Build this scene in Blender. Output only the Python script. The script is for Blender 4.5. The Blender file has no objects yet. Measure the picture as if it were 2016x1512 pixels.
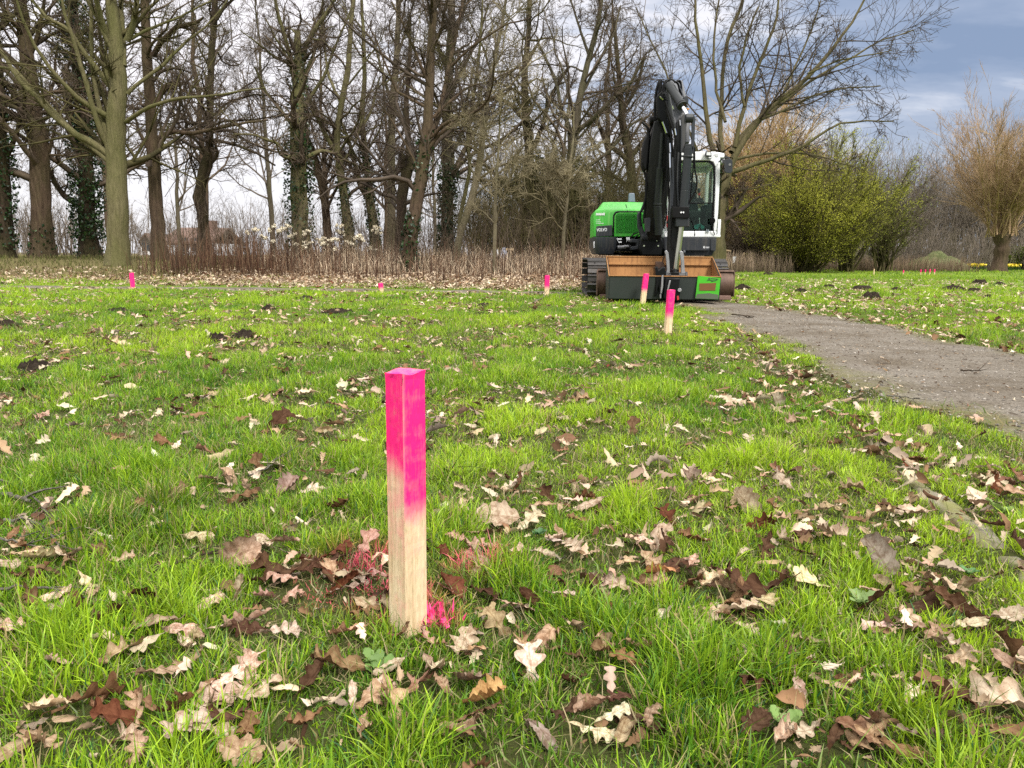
import bpy, bmesh, math, random
import numpy as np
from mathutils import Matrix, Vector
S = bpy.context.scene
COL = S.collection
rng = np.random.default_rng(7)
random.seed(7)
PI = math.pi

# ------------------------------------------------------------------ camera
FPX, CX, CY = 1511.0, 1008.0, 756.0
HCAM = 0.68
TH = math.atan((756 - 505) / FPX)
ROLL = math.radians(0.5)
FW = np.array([0, math.cos(TH), -math.sin(TH)])
R0 = np.array([1.0, 0, 0]); U0 = np.array([0, math.sin(TH), math.cos(TH)])
RT = R0 * math.cos(ROLL) + U0 * math.sin(ROLL)
UP = U0 * math.cos(ROLL) - R0 * math.sin(ROLL)
CAM = np.array([0, 0, HCAM])
cam_d = bpy.data.cameras.new('camera'); cam = bpy.data.objects.new('camera', cam_d); COL.objects.link(cam)
cam_d.sensor_width = 36; cam_d.lens = 36 * FPX / 2016; cam_d.clip_start = 0.02; cam_d.clip_end = 3000
M = Matrix.Identity(4)
for i in range(3):
    M[i][0] = RT[i]; M[i][1] = UP[i]; M[i][2] = -FW[i]; M[i][3] = CAM[i]
cam.matrix_world = M
S.camera = cam

# ------------------------------------------------------------------ noise / terrain helpers
def _h(ix, iy, s):
    n = (ix.astype(np.int64) * 374761393 + iy.astype(np.int64) * 668265263 + s * 974711) & 0x7fffffff
    n = ((n ^ (n >> 13)) * 1274126177) & 0x7fffffff
    return ((n ^ (n >> 16)) & 0xffff) / 65535.0
def vn(x, y, s=0):
    x = np.asarray(x, float); y = np.asarray(y, float)
    ix = np.floor(x); iy = np.floor(y); fx = x - ix; fy = y - iy
    fx = fx * fx * (3 - 2 * fx); fy = fy * fy * (3 - 2 * fy)
    a = _h(ix, iy, s); b = _h(ix + 1, iy, s); c = _h(ix, iy + 1, s); d = _h(ix + 1, iy + 1, s)
    return (a * (1 - fx) + b * fx) * (1 - fy) + (c * (1 - fx) + d * fx) * fy
def fbm(x, y, s=0, o=3):
    v = 0; a = 0.5; t = 0
    for k in range(o):
        v = v + a * vn(np.asarray(x) * 2 ** k, np.asarray(y) * 2 ** k, s + k * 17); t += a; a *= 0.5
    return v / t
def sst(a, b, x):
    t = np.clip((np.asarray(x, float) - a) / (b - a), 0, 1); return t * t * (3 - 2 * t)
def woodmask(x, y):      # 1 on the floor of the wood, 0 on the lawns
    edge = 17.4 + 0.6 * (fbm(np.asarray(x) * 0.7, np.asarray(y) * 0 + 3.0, 5) - 0.5) * 2
    return sst(edge - .3, edge + .5, y) * (1 - sst(3.6, 5.0, x))
def zt(x, y):
    x = np.asarray(x, float); y = np.asarray(y, float)
    z = 0.5 * sst(16.0, 25.0, y) * (1 - sst(3.5, 9.0, x))
    r = np.sqrt(x * x + y * y)
    z = z + (fbm(x * 1.1, y * 1.1, 3) - 0.5) * 0.05 * sst(1.0, 3.5, r)
    z = z - 0.02 * (1 - np.clip(pathd(x, y) / 0.9, 0, 1))
    return z
PATHC = np.array([(2.72, 0), (2.8, 3), (3.0, 6), (3.2, 9), (3.15, 11.5), (2.5, 13.6), (0.6, 15.0), (-4, 15.5), (-14, 15.75), (-30, 16.2)], float)
def _dens(p, n=14):      # Catmull-Rom
    p = np.asarray(p, float); q = np.vstack([2 * p[0] - p[1], p, 2 * p[-1] - p[-2]]); o = []
    for i in range(1, len(q) - 2):
        t = np.linspace(0, 1, n, endpoint=False)[:, None]
        a, b, c, d = q[i - 1], q[i], q[i + 1], q[i + 2]
        o.append(0.5 * (2 * b + (c - a) * t + (2 * a - 5 * b + 4 * c - d) * t ** 2 + (3 * b - a - 3 * c + d) * t ** 3))
    o.append(p[-1:]); return np.vstack(o)
PATHD = _dens(PATHC, 5)
def pathd(x, y):         # signed-ish distance outside the path's half width (negative inside)
    x = np.asarray(x, float); y = np.asarray(y, float); sh = np.broadcast(x, y).shape
    xf = np.broadcast_to(x, sh).ravel(); yf = np.broadcast_to(y, sh).ravel()
    best = np.full(xf.shape, 1e9)
    for a, b in zip(PATHD[:-1], PATHD[1:]):
        ab = b - a; L2 = ab @ ab
        t = np.clip(((xf - a[0]) * ab[0] + (yf - a[1]) * ab[1]) / L2, 0, 1)
        best = np.minimum(best, np.hypot(xf - a[0] - t * ab[0], yf - a[1] - t * ab[1]))
    hw = 0.9 - 0.3 * sst(8, 11, yf) + 0.0 * xf
    w = hw + 0.34 * (fbm(xf * 2.6, yf * 2.6, 11, 4) - 0.5) * 2
    return (best - w).reshape(sh)
def gapf(x, y):          # 1 in thin, trodden spots of the turf, 0 in full tufts
    f = 8.0 / (1 + np.asarray(y) * .13); g = fbm(np.asarray(x) * f, np.asarray(y) * f, 80); return sst(.50, .38, g), sst(.52, .68, g)
def ray(px, py):
    return RT * ((px - CX) / FPX) + UP * ((CY - py) / FPX) + FW
def P(px, py, Y):
    d = ray(px, py); return CAM + d * (Y / d[1])
def G(px, py):
    d = ray(px, py); z = 0.0
    for _ in range(12):
        t = (z - HCAM) / min(d[2], -1e-3); p = CAM + d * t; z = float(zt(p[0], p[1]))
    return np.array([p[0], p[1], z])
def proj(p):
    v = np.asarray(p) - CAM; w = v @ FW
    return CX + FPX * (v @ RT) / w, CY - FPX * (v @ UP) / w, w

# ------------------------------------------------------------------ object helpers
def tag(o, label=None, cat=None, group=None, kind=None):
    if label: o['label'] = label
    if cat: o['category'] = cat
    if group: o['group'] = group
    if kind: o['kind'] = kind
    return o
def empty(name, loc, label, cat, group=None, rz=0.0):
    o = bpy.data.objects.new(name, None); COL.objects.link(o); o.empty_display_size = 0.2
    o.location = [float(v) for v in loc]; o.rotation_euler = (0, 0, rz)
    return tag(o, label, cat, group)
def link(name, me, mat=None, parent=None):
    o = bpy.data.objects.new(name, me); COL.objects.link(o)
    if mat is not None and len(me.materials) == 0:
        for m in (mat if isinstance(mat, (list, tuple)) else [mat]): me.materials.append(m)
    if parent is not None: o.parent = parent
    return o
def npmesh(name, verts, faces, cols=None, smooth=True, extra=None):
    """verts (N,3); faces: list of int arrays (M,3)/(M,4); cols (N,3) point colours"""
    me = bpy.data.meshes.new(name)
    verts = np.asarray(verts, np.float32)
    faces = [np.asarray(f, np.int32) for f in faces if len(f)]
    me.vertices.add(len(verts)); me.vertices.foreach_set('co', verts.ravel())
    nl = sum(f.size for f in faces); npoly = sum(len(f) for f in faces)
    me.loops.add(nl); me.polygons.add(npoly)
    me.loops.foreach_set('vertex_index', np.concatenate([f.ravel() for f in faces]))
    tot = np.concatenate([np.full(len(f), f.shape[1], np.int32) for f in faces])
    st = np.concatenate([[0], np.cumsum(tot)[:-1]]).astype(np.int32)
    me.polygons.foreach_set('loop_start', st); me.polygons.foreach_set('loop_total', tot)
    me.polygons.foreach_set('use_smooth', np.full(npoly, smooth, bool))
    if cols is not None:
        a = me.color_attributes.new('Col', 'FLOAT_COLOR', 'POINT')
        c = np.ones((len(verts), 4), np.float32); c[:, :3] = cols; a.data.foreach_set('color', c.ravel())
    if extra is not None:
        for k, v in extra.items():
            a = me.attributes.new(k, 'FLOAT', 'POINT'); a.data.foreach_set('value', np.asarray(v, np.float32))
    me.update(calc_edges=True)
    return me

# ------------------------------------------------------------------ materials
class NT:
    def __init__(s, name):
        s.m = bpy.data.materials.new(name); s.m.use_nodes = True
        s.t = s.m.node_tree; s.n = s.t.nodes; s.l = s.t.links
        s.b = s.n['Principled BSDF']; s.out = s.n['Material Output']
    def N(s, typ, **kw):
        n = s.n.new(typ)
        for k, v in kw.items():
            if k in n.inputs.keys(): n.inputs[k].default_value = v
            else: setattr(n, k, v)
        return n
    def L(s, a, b): s.l.new(a, b)
    def noise(s, scale, detail=4, rough=.6, vec=None, obj=True, stretch=None):
        n = s.N('ShaderNodeTexNoise'); n.inputs['Scale'].default_value = scale
        n.inputs['Detail'].default_value = detail; n.inputs['Roughness'].default_value = rough
        if vec is None:
            tc = s.N('ShaderNodeTexCoord'); vec = tc.outputs['Object' if obj else 'Generated']
        if stretch:
            mp = s.N('ShaderNodeMapping'); mp.inputs['Scale'].default_value = stretch
            s.L(vec, mp.inputs['Vector']); vec = mp.outputs['Vector']
        s.L(vec, n.inputs['Vector']); return n.outputs['Fac']
    def ramp(s, fac, stops):
        r = s.N('ShaderNodeValToRGB'); e = r.color_ramp.elements
        while len(e) < len(stops): e.new(0.5)
        for k, (p, c) in enumerate(stops):
            e[k].position = p; e[k].color = (c, c, c, 1) if isinstance(c, (int, float)) else (*c, 1)
        s.L(fac, r.inputs['Fac']); return r.outputs['Color']
    def mix(s, f, a, b, typ='MIX'):
        n = s.N('ShaderNodeMix', data_type='RGBA', blend_type=typ)
        for v, i in ((f, 0), (a, 6), (b, 7)):
            if hasattr(v, 'is_linked') or hasattr(v, 'links'): s.L(v, n.inputs[i])
            else: n.inputs[i].default_value = v if i == 0 else (*v, 1) if len(v) == 3 else v
        return n.outputs[2]
    def math(s, op, a, b=0.0, clamp=False):
        n = s.N('ShaderNodeMath', operation=op); n.use_clamp = clamp
        for v, i in ((a, 0), (b, 1)):
            if hasattr(v, 'links'): s.L(v, n.inputs[i])
            else: n.inputs[i].default_value = v
        return n.outputs[0]
    def bump(s, h, strength=.4, dist=.02):
        b = s.N('ShaderNodeBump'); b.inputs['Strength'].default_value = strength; b.inputs['Distance'].default_value = dist
        s.L(h, b.inputs['Height']); s.L(b.outputs['Normal'], s.b.inputs['Normal'])
    def base(s, c):
        if hasattr(c, 'links'): s.L(c, s.b.inputs['Base Color'])
        else: s.b.inputs['Base Color'].default_value = (*c, 1)
    def rough(s, r):
        if hasattr(r, 'links'): s.L(r, s.b.inputs['Roughness'])
        else: s.b.inputs['Roughness'].default_value = r
    def attr(s, name='Col', out='Color'):
        a = s.N('ShaderNodeAttribute'); a.attribute_name = name; return a.outputs[out]

def mat_paint(name, c, rough=.45, dirt=.35, dirtc=(.06, .05, .04), metal=0.0, spec=.5, scale=3.0):
    m = NT(name)
    n1 = m.noise(scale, 6, .65); n2 = m.noise(scale * 9, 5, .7)
    f = m.math('MULTIPLY', m.ramp(n1, [(.35, 0.0), (.75, 1.0)]), m.ramp(n2, [(.3, .25), (.7, 1.0)]))
    f = m.math('MULTIPLY', f, dirt)
    m.base(m.mix(f, c, dirtc)); m.rough(m.ramp(n2, [(.2, rough - .1), (.8, min(1, rough + .2))]))
    m.b.inputs['Metallic'].default_value = metal; m.b.inputs['Specular IOR Level'].default_value = spec
    m.bump(n2, .08, .01)
    return m.m
def mat_bark(name, dark, light, moss=(.07, .08, .02), mossf=.4, sc=1.0):
    m = NT(name)
    n1 = m.noise(14 * sc, 6, .7, stretch=(1, 1, .14)); n2 = m.noise(2.2, 4, .6, stretch=(1, 1, .4)); n3 = m.noise(40 * sc, 4, .7, stretch=(1, 1, .35))
    c = m.mix(m.ramp(n1, [(.3, 0.0), (.68, 1.0)]), dark, light)
    c = m.mix(m.math('MULTIPLY', m.ramp(n2, [(.42, 0.0), (.62, 1.0)]), mossf), c, moss)
    c = m.mix(m.ramp(n3, [(.25, .35), (.6, 0.0)]), c, tuple(v * .35 for v in dark))
    m.base(c); m.rough(.9); m.b.inputs['Specular IOR Level'].default_value = .15
    m.bump(n1, .9, .05)
    return m.m
def mat_attr_leaf(name, transl=.3, gloss=.25, rough=.5, noise=.25):
    """thin foliage: colour from the point attribute, some light passing through"""
    m = NT(name)
    c = m.attr('Col')
    m.b.inputs['Roughness'].default_value = rough; m.b.inputs['Specular IOR Level'].default_value = gloss
    if noise > 0:
        n = m.noise(55, 3, .6)
        c = m.mix(m.ramp(n, [(.3, noise), (.65, 0.0)]), c, m.mix(1.0, c, (.45, .42, .4), 'MULTIPLY'))
    m.L(c, m.b.inputs['Base Color'])
    t = m.N('ShaderNodeBsdfTranslucent'); m.L(c, t.inputs['Color'])
    x = m.N('ShaderNodeMixShader'); x.inputs[0].default_value = transl
    m.L(m.b.outputs[0], x.inputs[1]); m.L(t.outputs[0], x.inputs[2]); m.L(x.outputs[0], m.out.inputs['Surface'])
    return m.m
def mat_attr(name, rough=.9, spec=.1, noise=.3):
    m = NT(name); c = m.attr('Col')
    n = m.noise(9, 5, .65)
    m.base(m.mix(m.ramp(n, [(.3, noise), (.7, 0.0)]), c, m.mix(1.0, c, (.4, .4, .4), 'MULTIPLY')))
    m.rough(rough); m.b.inputs['Specular IOR Level'].default_value = spec
    return m.m

# ------------------------------------------------------------------ world + sun (bright overcast)
SUN_EL, SUN_ROT = math.radians(48), math.radians(150)
w = bpy.data.worlds.new('World'); S.world = w; w.use_nodes = True
nt = w.node_tree; nn = nt.nodes; ll = nt.links
bg = nn['Background']; bg.inputs['Strength'].default_value = 0.15
sky = nn.new('ShaderNodeTexSky'); sky.sky_type = 'NISHITA'; sky.sun_disc = False
sky.sun_elevation = SUN_EL; sky.sun_rotation = SUN_ROT; sky.air_density = 1.0; sky.dust_density = 1.5
tc = nn.new('ShaderNodeTexCoord'); sx = nn.new('ShaderNodeSeparateXYZ'); ll.new(tc.outputs['Generated'], sx.inputs[0])
def wm(op, a, b=0.0, clamp=False):
    n = nn.new('ShaderNodeMath'); n.operation = op; n.use_clamp = clamp
    for v, i in ((a, 0), (b, 1)):
        if hasattr(v, 'links'): ll.new(v, n.inputs[i])
        else: n.inputs[i].default_value = v
    return n.outputs[0]
def wramp(f, stops):
    r = nn.new('ShaderNodeValToRGB'); e = r.color_ramp.elements
    while len(e) < len(stops): e.new(.5)
    for k, (p, c) in enumerate(stops):
        e[k].position = p; e[k].color = (c, c, c, 1) if isinstance(c, (int, float)) else (*c, 1)
    ll.new(f, r.inputs[0]); return r.outputs[0]
def wmix(f, a, b):
    n = nn.new('ShaderNodeMix'); n.data_type = 'RGBA'
    for v, i in ((f, 0), (a, 6), (b, 7)):
        if hasattr(v, 'links'): ll.new(v, n.inputs[i])
        else: n.inputs[i].default_value = v if i == 0 else (*v, 1)
    return n.outputs[2]
zz = wm('MAXIMUM', sx.outputs['Z'], 0.0)
den = wm('ADD', zz, 0.16)
cx_ = wm('DIVIDE', sx.outputs['X'], den); cy_ = wm('DIVIDE', sx.outputs['Y'], den)
cv = nn.new('ShaderNodeCombineXYZ'); ll.new(cx_, cv.inputs[0]); ll.new(cy_, cv.inputs[1])
def wnoise(sc, det, ro, off):
    mp = nn.new('ShaderNodeMapping'); mp.inputs['Location'].default_value = off; mp.inputs['Scale'].default_value = (0.75, 1.25, 1)
    ll.new(cv.outputs[0], mp.inputs['Vector'])
    n = nn.new('ShaderNodeTexNoise'); n.inputs['Scale'].default_value = sc; n.inputs['Detail'].default_value = det
    n.inputs['Roughness'].default_value = ro; n.inputs['Distortion'].default_value = .25; ll.new(mp.outputs[0], n.inputs['Vector']); return n.outputs['Fac']
nA = wnoise(0.9, 7, .55, (3.1, 1.7, 0)); nB = wnoise(2.6, 6, .55, (7.7, 2.2, 4))
# three cloud tones: pale white, lavender grey, slate blue
side = wm('ADD', wm('MULTIPLY', sx.outputs['X'], 0.62), wm('MULTIPLY', zz, 0.25))
dk = wm('ADD', wm('ADD', wm('MULTIPLY', nA, 0.9), wm('MULTIPLY', nB, 0.95)), wm('ADD', side, -0.585))
cloud = wramp(dk, [(.24, (7.8, 7.5, 7.75)), (.44, (6.9, 6.8, 7.2)), (.54, (4.7, 5.0, 5.8)), (.66, (2.75, 3.3, 4.45)), (.86, (1.85, 2.45, 3.65))])
hz = wramp(zz, [(0.0, 1.0), (.09, .75), (.2, 0.0)])
cloud = wmix(wm('MULTIPLY', hz, 0.45), cloud, (5.2, 5.4, 5.8))
up = wramp(zz, [(.33, 0.0), (.75, 1.0)])
cloud = wmix(up, cloud, (20.5, 20.1, 19.4))
gap = wramp(nB, [(.28, 0.35), (.4, 0.08)])
ll.new(wmix(gap, cloud, sky.outputs[0]), bg.inputs['Color'])
sd = bpy.data.lights.new('sun', 'SUN'); so = bpy.data.objects.new('sun', sd); COL.objects.link(so)
sd.energy = 4.1; sd.angle = math.radians(12); sd.color = (1, .95, .87)
sdir = Vector((math.sin(SUN_ROT) * math.cos(SUN_EL), math.cos(SUN_ROT) * math.cos(SUN_EL), math.sin(SUN_EL)))
so.rotation_euler = sdir.to_track_quat('Z', 'Y').to_euler(); so.location = (0, 0, 30)

S.render.engine = 'CYCLES'
S.view_settings.view_transform = 'Standard'; S.view_settings.look = 'None'; S.view_settings.exposure = 0
S.cycles.max_bounces = 5; S.cycles.diffuse_bounces = 2; S.cycles.glossy_bounces = 2; S.cycles.transmission_bounces = 3
S.cycles.transparent_max_bounces = 8; S.cycles.use_denoising = False
S.cycles.sample_clamp_indirect = 4
S.render.film_transparent = False
# ------------------------------------------------------------------ ground
def make_ground():
    na = 260; rs = np.concatenate([[0.0], np.geomspace(0.25, 900, 190)])
    a = np.linspace(0, 2 * PI, na, endpoint=False)
    X = np.outer(rs, np.sin(a)).ravel(); Y = np.outer(rs, np.cos(a)).ravel()
    Z = zt(X, Y) - 0.0
    n, m = len(rs), na
    i = np.arange(n - 1)[:, None] * m; j = np.arange(m)[None, :]; j2 = (j + 1) % m
    q = np.stack([i + j, i + m + j, i + m + j2, i + j2], -1).reshape(-1, 4)[:, ::-1]
    r = np.hypot(X, Y)
    near = np.array([.058, .066, .022]); far = np.array([.15, .22, .035])
    t = sst(4, 18, r)[:, None]
    c = near * (1 - t) + far * t
    f = fbm(X * .35, Y * .35, 21)[:, None]
    c = c * (.75 + .5 * f)
    wd = woodmask(X, Y)[:, None]
    lit = np.array([.20, .135, .085]) * (.7 + .6 * fbm(X * 2, Y * 2, 9)[:, None])
    left = (1 - sst(-8.5, -5.5, X))[:, None] * sst(18, 20, Y)[:, None]
    lit = lit * (1 - .6 * left) + np.array([.12, .13, .045]) * .6 * left
    c = c * (1 - wd) + lit * wd
    me = npmesh('ground', np.c_[X, Y, Z], [q], c)
    m = NT('soil_and_turf'); col = m.attr('Col')
    n1 = m.noise(3.0, 8, .7); n2 = m.noise(26, 6, .7)
    c1 = m.mix(m.ramp(n1, [(.35, .55), (.65, 0.0)]), col, m.mix(1.0, col, (.55, .5, .45), 'MULTIPLY'))
    m.base(m.mix(m.ramp(n2, [(.56, 0.0), (.75, .4)]), c1, m.mix(1.0, c1, (1.6, 1.5, 1.2), 'MULTIPLY')))
    m.rough(1.0); m.b.inputs['Specular IOR Level'].default_value = .05
    m.bump(n2, .8, .03)
    tag(link('ground', me, m.m), kind='structure')
make_ground()

def make_path():
    # a gravel sheet following the path's centre line, its edge shape from pathd()
    n = len(PATHD); tan = np.gradient(PATHD, axis=0); tan /= np.linalg.norm(tan, axis=1)[:, None]
    nor = np.c_[tan[:, 1], -tan[:, 0]]
    fine = _dens(PATHC, 40); tan = np.gradient(fine, axis=0); tan /= np.linalg.norm(tan, axis=1)[:, None]; nor = np.c_[tan[:, 1], -tan[:, 0]]
    us = np.linspace(-1.35, 1.35, 41)
    X = fine[:, None, 0] + nor[:, None, 0] * us[None]; Y = fine[:, None, 1] + nor[:, None, 1] * us[None]
    d = pathd(X, Y)
    Z = zt(X, Y) + 0.008 - np.clip(d + 0.03, 0, 1) * 0.35
    n, m = X.shape
    i = np.arange(n - 1)[:, None] * m; j = np.arange(m - 1)[None]
    q = np.stack([i + j, i + m + j, i + m + j + 1, i + j + 1], -1).reshape(-1, 4)[:, ::-1]
    q = q[(d.ravel()[q].min(1) < .12)]
    e = sst(-.32, .04, d).ravel()
    me = npmesh('path', np.c_[X.ravel(), Y.ravel(), Z.ravel()], [q], extra={'edge': e})
    mt = NT('gravel'); vor = mt.N('ShaderNodeTexVoronoi'); vor.inputs['Scale'].default_value = 95
    tcn = mt.N('ShaderNodeTexCoord'); mt.L(tcn.outputs['Object'], vor.inputs['Vector'])
    n1 = mt.noise(1.6, 6, .65); n2 = mt.noise(60, 5, .75); n3 = mt.noise(9, 6, .7); n4 = mt.noise(22, 4, .75, stretch=(1, .35, 1))
    g = mt.ramp(n2, [(.28, (.072, .060, .048)), (.5, (.165, .145, .120)), (.72, (.31, .28, .24))])
    g = mt.mix(mt.ramp(n1, [(.36, .9), (.6, 0.0)]), g, mt.mix(1.0, g, (.60, .55, .48), 'MULTIPLY'))
    g = mt.mix(mt.ramp(n3, [(.58, 0.0), (.72, .5)]), g, (.10, .085, .06))
    g = mt.mix(mt.ramp(n4, [(.60, 0.0), (.68, .75)]), g, (.045, .03, .02)); ed = mt.attr('edge', 'Fac')
    mossm = mt.math('MULTIPLY', ed, mt.ramp(n3, [(.35, .2), (.6, 1.0)]))
    g = mt.mix(mossm, g, (.13, .125, .045))
    mt.base(g); mt.rough(.95); mt.b.inputs['Specular IOR Level'].default_value = .1
    hb = mt.math('ADD', n2, mt.math('MULTIPLY', vor.outputs['Distance'], .8)); mt.bump(hb, .7, .012)
    tag(link('path', me, mt.m), kind='structure')
make_path()
def make_pebbles():
    r = np.random.default_rng(66); n = 16000; y = 1.2 + 9.5 * r.random(n) ** 1.3; x = 1.5 + 2.8 * r.random(n); d = pathd(x, y); k = (d < .05) & (r.random(n) < .35 + .65 * sst(-.5, .0, d)); x, y = x[k], y[k]; n = len(x)
    ico = np.array([(1, 0, 0), (-1, 0, 0), (0, 1, 0), (0, -1, 0), (0, 0, .6), (0, 0, -.6)], float); fo = np.array([(0, 2, 4), (2, 1, 4), (1, 3, 4), (3, 0, 4), (2, 0, 5), (1, 2, 5), (3, 1, 5), (0, 3, 5)])
    sz = .0025 + .009 * r.random(n) ** 3; c = np.c_[x, y, zt(x, y) + .006 + sz * .3]; V = c[:, None] + ico[None] * sz[:, None, None] * (.6 + .8 * r.random((n, 6, 1)))
    F = ((np.arange(n) * 6)[:, None, None] + fo[None]).reshape(-1, 3); col = np.array([.27, .245, .215]) * (.35 + 1.1 * r.random((n, 1)))
    tag(link('gravel', npmesh('gravel', V.reshape(-1, 3), [F], np.repeat(col, 6, axis=0)), mat_attr('loose_stones', .9, .2, .2)), 'loose small stones strewn over the path', 'gravel', kind='stuff')
make_pebbles()

# ------------------------------------------------------------------ kerb stones along the grass edge of the path
KA, KB = np.array([1.13, 1.55]), np.array([2.02, 7.0])
def kerbx(y): return KA[0] + (KB[0] - KA[0]) * (np.asarray(y) - KA[1]) / (KB[1] - KA[1])
def kerbd(x, y): return np.abs(np.asarray(x) - kerbx(y)) + 10 * ((np.asarray(y) > 7.0) | (np.asarray(y) < .9))
def make_kerb():
    mt = NT('weathered_stone'); n1 = mt.noise(7, 8, .7); n2 = mt.noise(45, 6, .7); n3 = mt.noise(4.5, 5, .6, stretch=(3, 1, 1))
    c = mt.ramp(n1, [(.3, (.11, .092, .07)), (.7, (.29, .25, .20))])
    c = mt.mix(mt.ramp(n3, [(.40, 0.0), (.56, .9)]), c, (.15, .15, .035))
    c = mt.mix(mt.ramp(n2, [(.3, .5), (.5, 0.0)]), c, (.06, .055, .04)); mt.base(c); mt.rough(.95); mt.bump(n2, .6, .012)
    y = 0.95; k = 0
    dirv = (KB - KA) / np.linalg.norm(KB - KA); lab = ['nearest the camera at the right edge', 'second nearest the camera, at the lower right', 'third nearest the camera', 'fourth nearest the camera', 'fifth from the camera, half sunk in grass', 'sixth from the camera, mostly overgrown', 'last but one from the camera, under leaves', 'farthest from the camera, beside the gravel']
    while y < 6.6:
        L = random.uniform(.7, .95); ns, nw = 26, 9
        s = np.linspace(0, 1, ns); u = np.linspace(-1, 1, nw); SS, UU = np.meshgrid(s, u, indexing='ij')
        hw = .044 + .035 * (fbm(SS * 9 + k * 9, SS * 0, 4) - .5) * 2
        edge = np.minimum(1, np.minimum((1 - np.abs(UU)) * 3.0, np.minimum(SS, 1 - SS) * 45))
        px = KA[0] + dirv[0] * (y - KA[1] + SS * L); py = y + dirv[1] * SS * L
        X = px + UU * hw * dirv[1]; Y = py - UU * hw * dirv[0]
        base = zt(X, Y)
        Z = base + .038 * np.sqrt(np.clip(edge, 0, 1)) + .012 * (fbm(X * 18, Y * 18, 31) - .5) - .02 + .006 * math.sin(k * 2.1) - .010 - .014 * sst(1.9, 3.2, Y)
        o = np.array([X.mean(), Y.mean(), 0]); idx = np.arange(ns * nw).reshape(ns, nw)
        q = np.stack([idx[:-1, :-1], idx[1:, :-1], idx[1:, 1:], idx[:-1, 1:]], -1).reshape(-1, 4)[:, ::-1]
        V = np.c_[X.ravel(), Y.ravel(), Z.ravel()] - o
        # skirt into the soil
        ring = np.concatenate([idx[0, :], idx[1:, -1], idx[-1, -2::-1], idx[-2:0:-1, 0]])
        low = V[ring].copy(); low[:, 2] -= .09; b0 = len(V); nr = len(ring); r1 = np.arange(nr); r2 = (r1 + 1) % nr
        sk = np.stack([ring[r1], ring[r2], b0 + r2, b0 + r1], -1)
        ob = link('kerb_stone', npmesh('kerb_stone', np.vstack([V, low]), [q, sk]), mt.m); ob.location = o
        tag(ob, 'weathered kerb stone, ' + lab[min(k, 7)], 'kerb stone', 'kerb stones along the gravel path')
        y += L * dirv[1] + .02; k += 1
make_kerb()

# ------------------------------------------------------------------ marker stakes
def mat_stake():
    m = NT('painted_wood'); f = m.attr('paint', 'Fac')
    n1 = m.noise(90, 5, .6, stretch=(1, 1, .05)); n2 = m.noise(260, 4, .7, stretch=(1, 1, .12)); n3 = m.noise(30, 4, .6)
    wood = m.ramp(n1, [(.3, (.56, .40, .23)), (.5, (.76, .59, .38)), (.72, (.86, .72, .51))])
    wood = m.mix(m.ramp(n2, [(.3, .55), (.48, 0.0)]), wood, (.30, .21, .12))
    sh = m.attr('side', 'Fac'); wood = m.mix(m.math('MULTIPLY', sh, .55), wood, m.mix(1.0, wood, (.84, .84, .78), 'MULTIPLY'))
    pink = m.mix(m.ramp(n3, [(.35, 0.0), (.7, .45)]), (.94, .012, .195), (.96, .035, .25))
    pink = m.mix(m.ramp(n2, [(.28, .5), (.46, 0.0)]), pink, (.62, .005, .13))
    fz = m.math('ADD', f, m.math('ADD', m.math('MULTIPLY', m.math('SUBTRACT', n2, .5), .55), m.math('MULTIPLY', m.math('SUBTRACT', n3, .5), .8)), True)
    m.base(m.mix(fz, wood, pink)); m.rough(.75); m.b.inputs['Specular IOR Level'].default_value = .2
    m.bump(m.math('ADD', n1, n2), .5, .0022)
    return m.m
STAKE = mat_stake()
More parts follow.
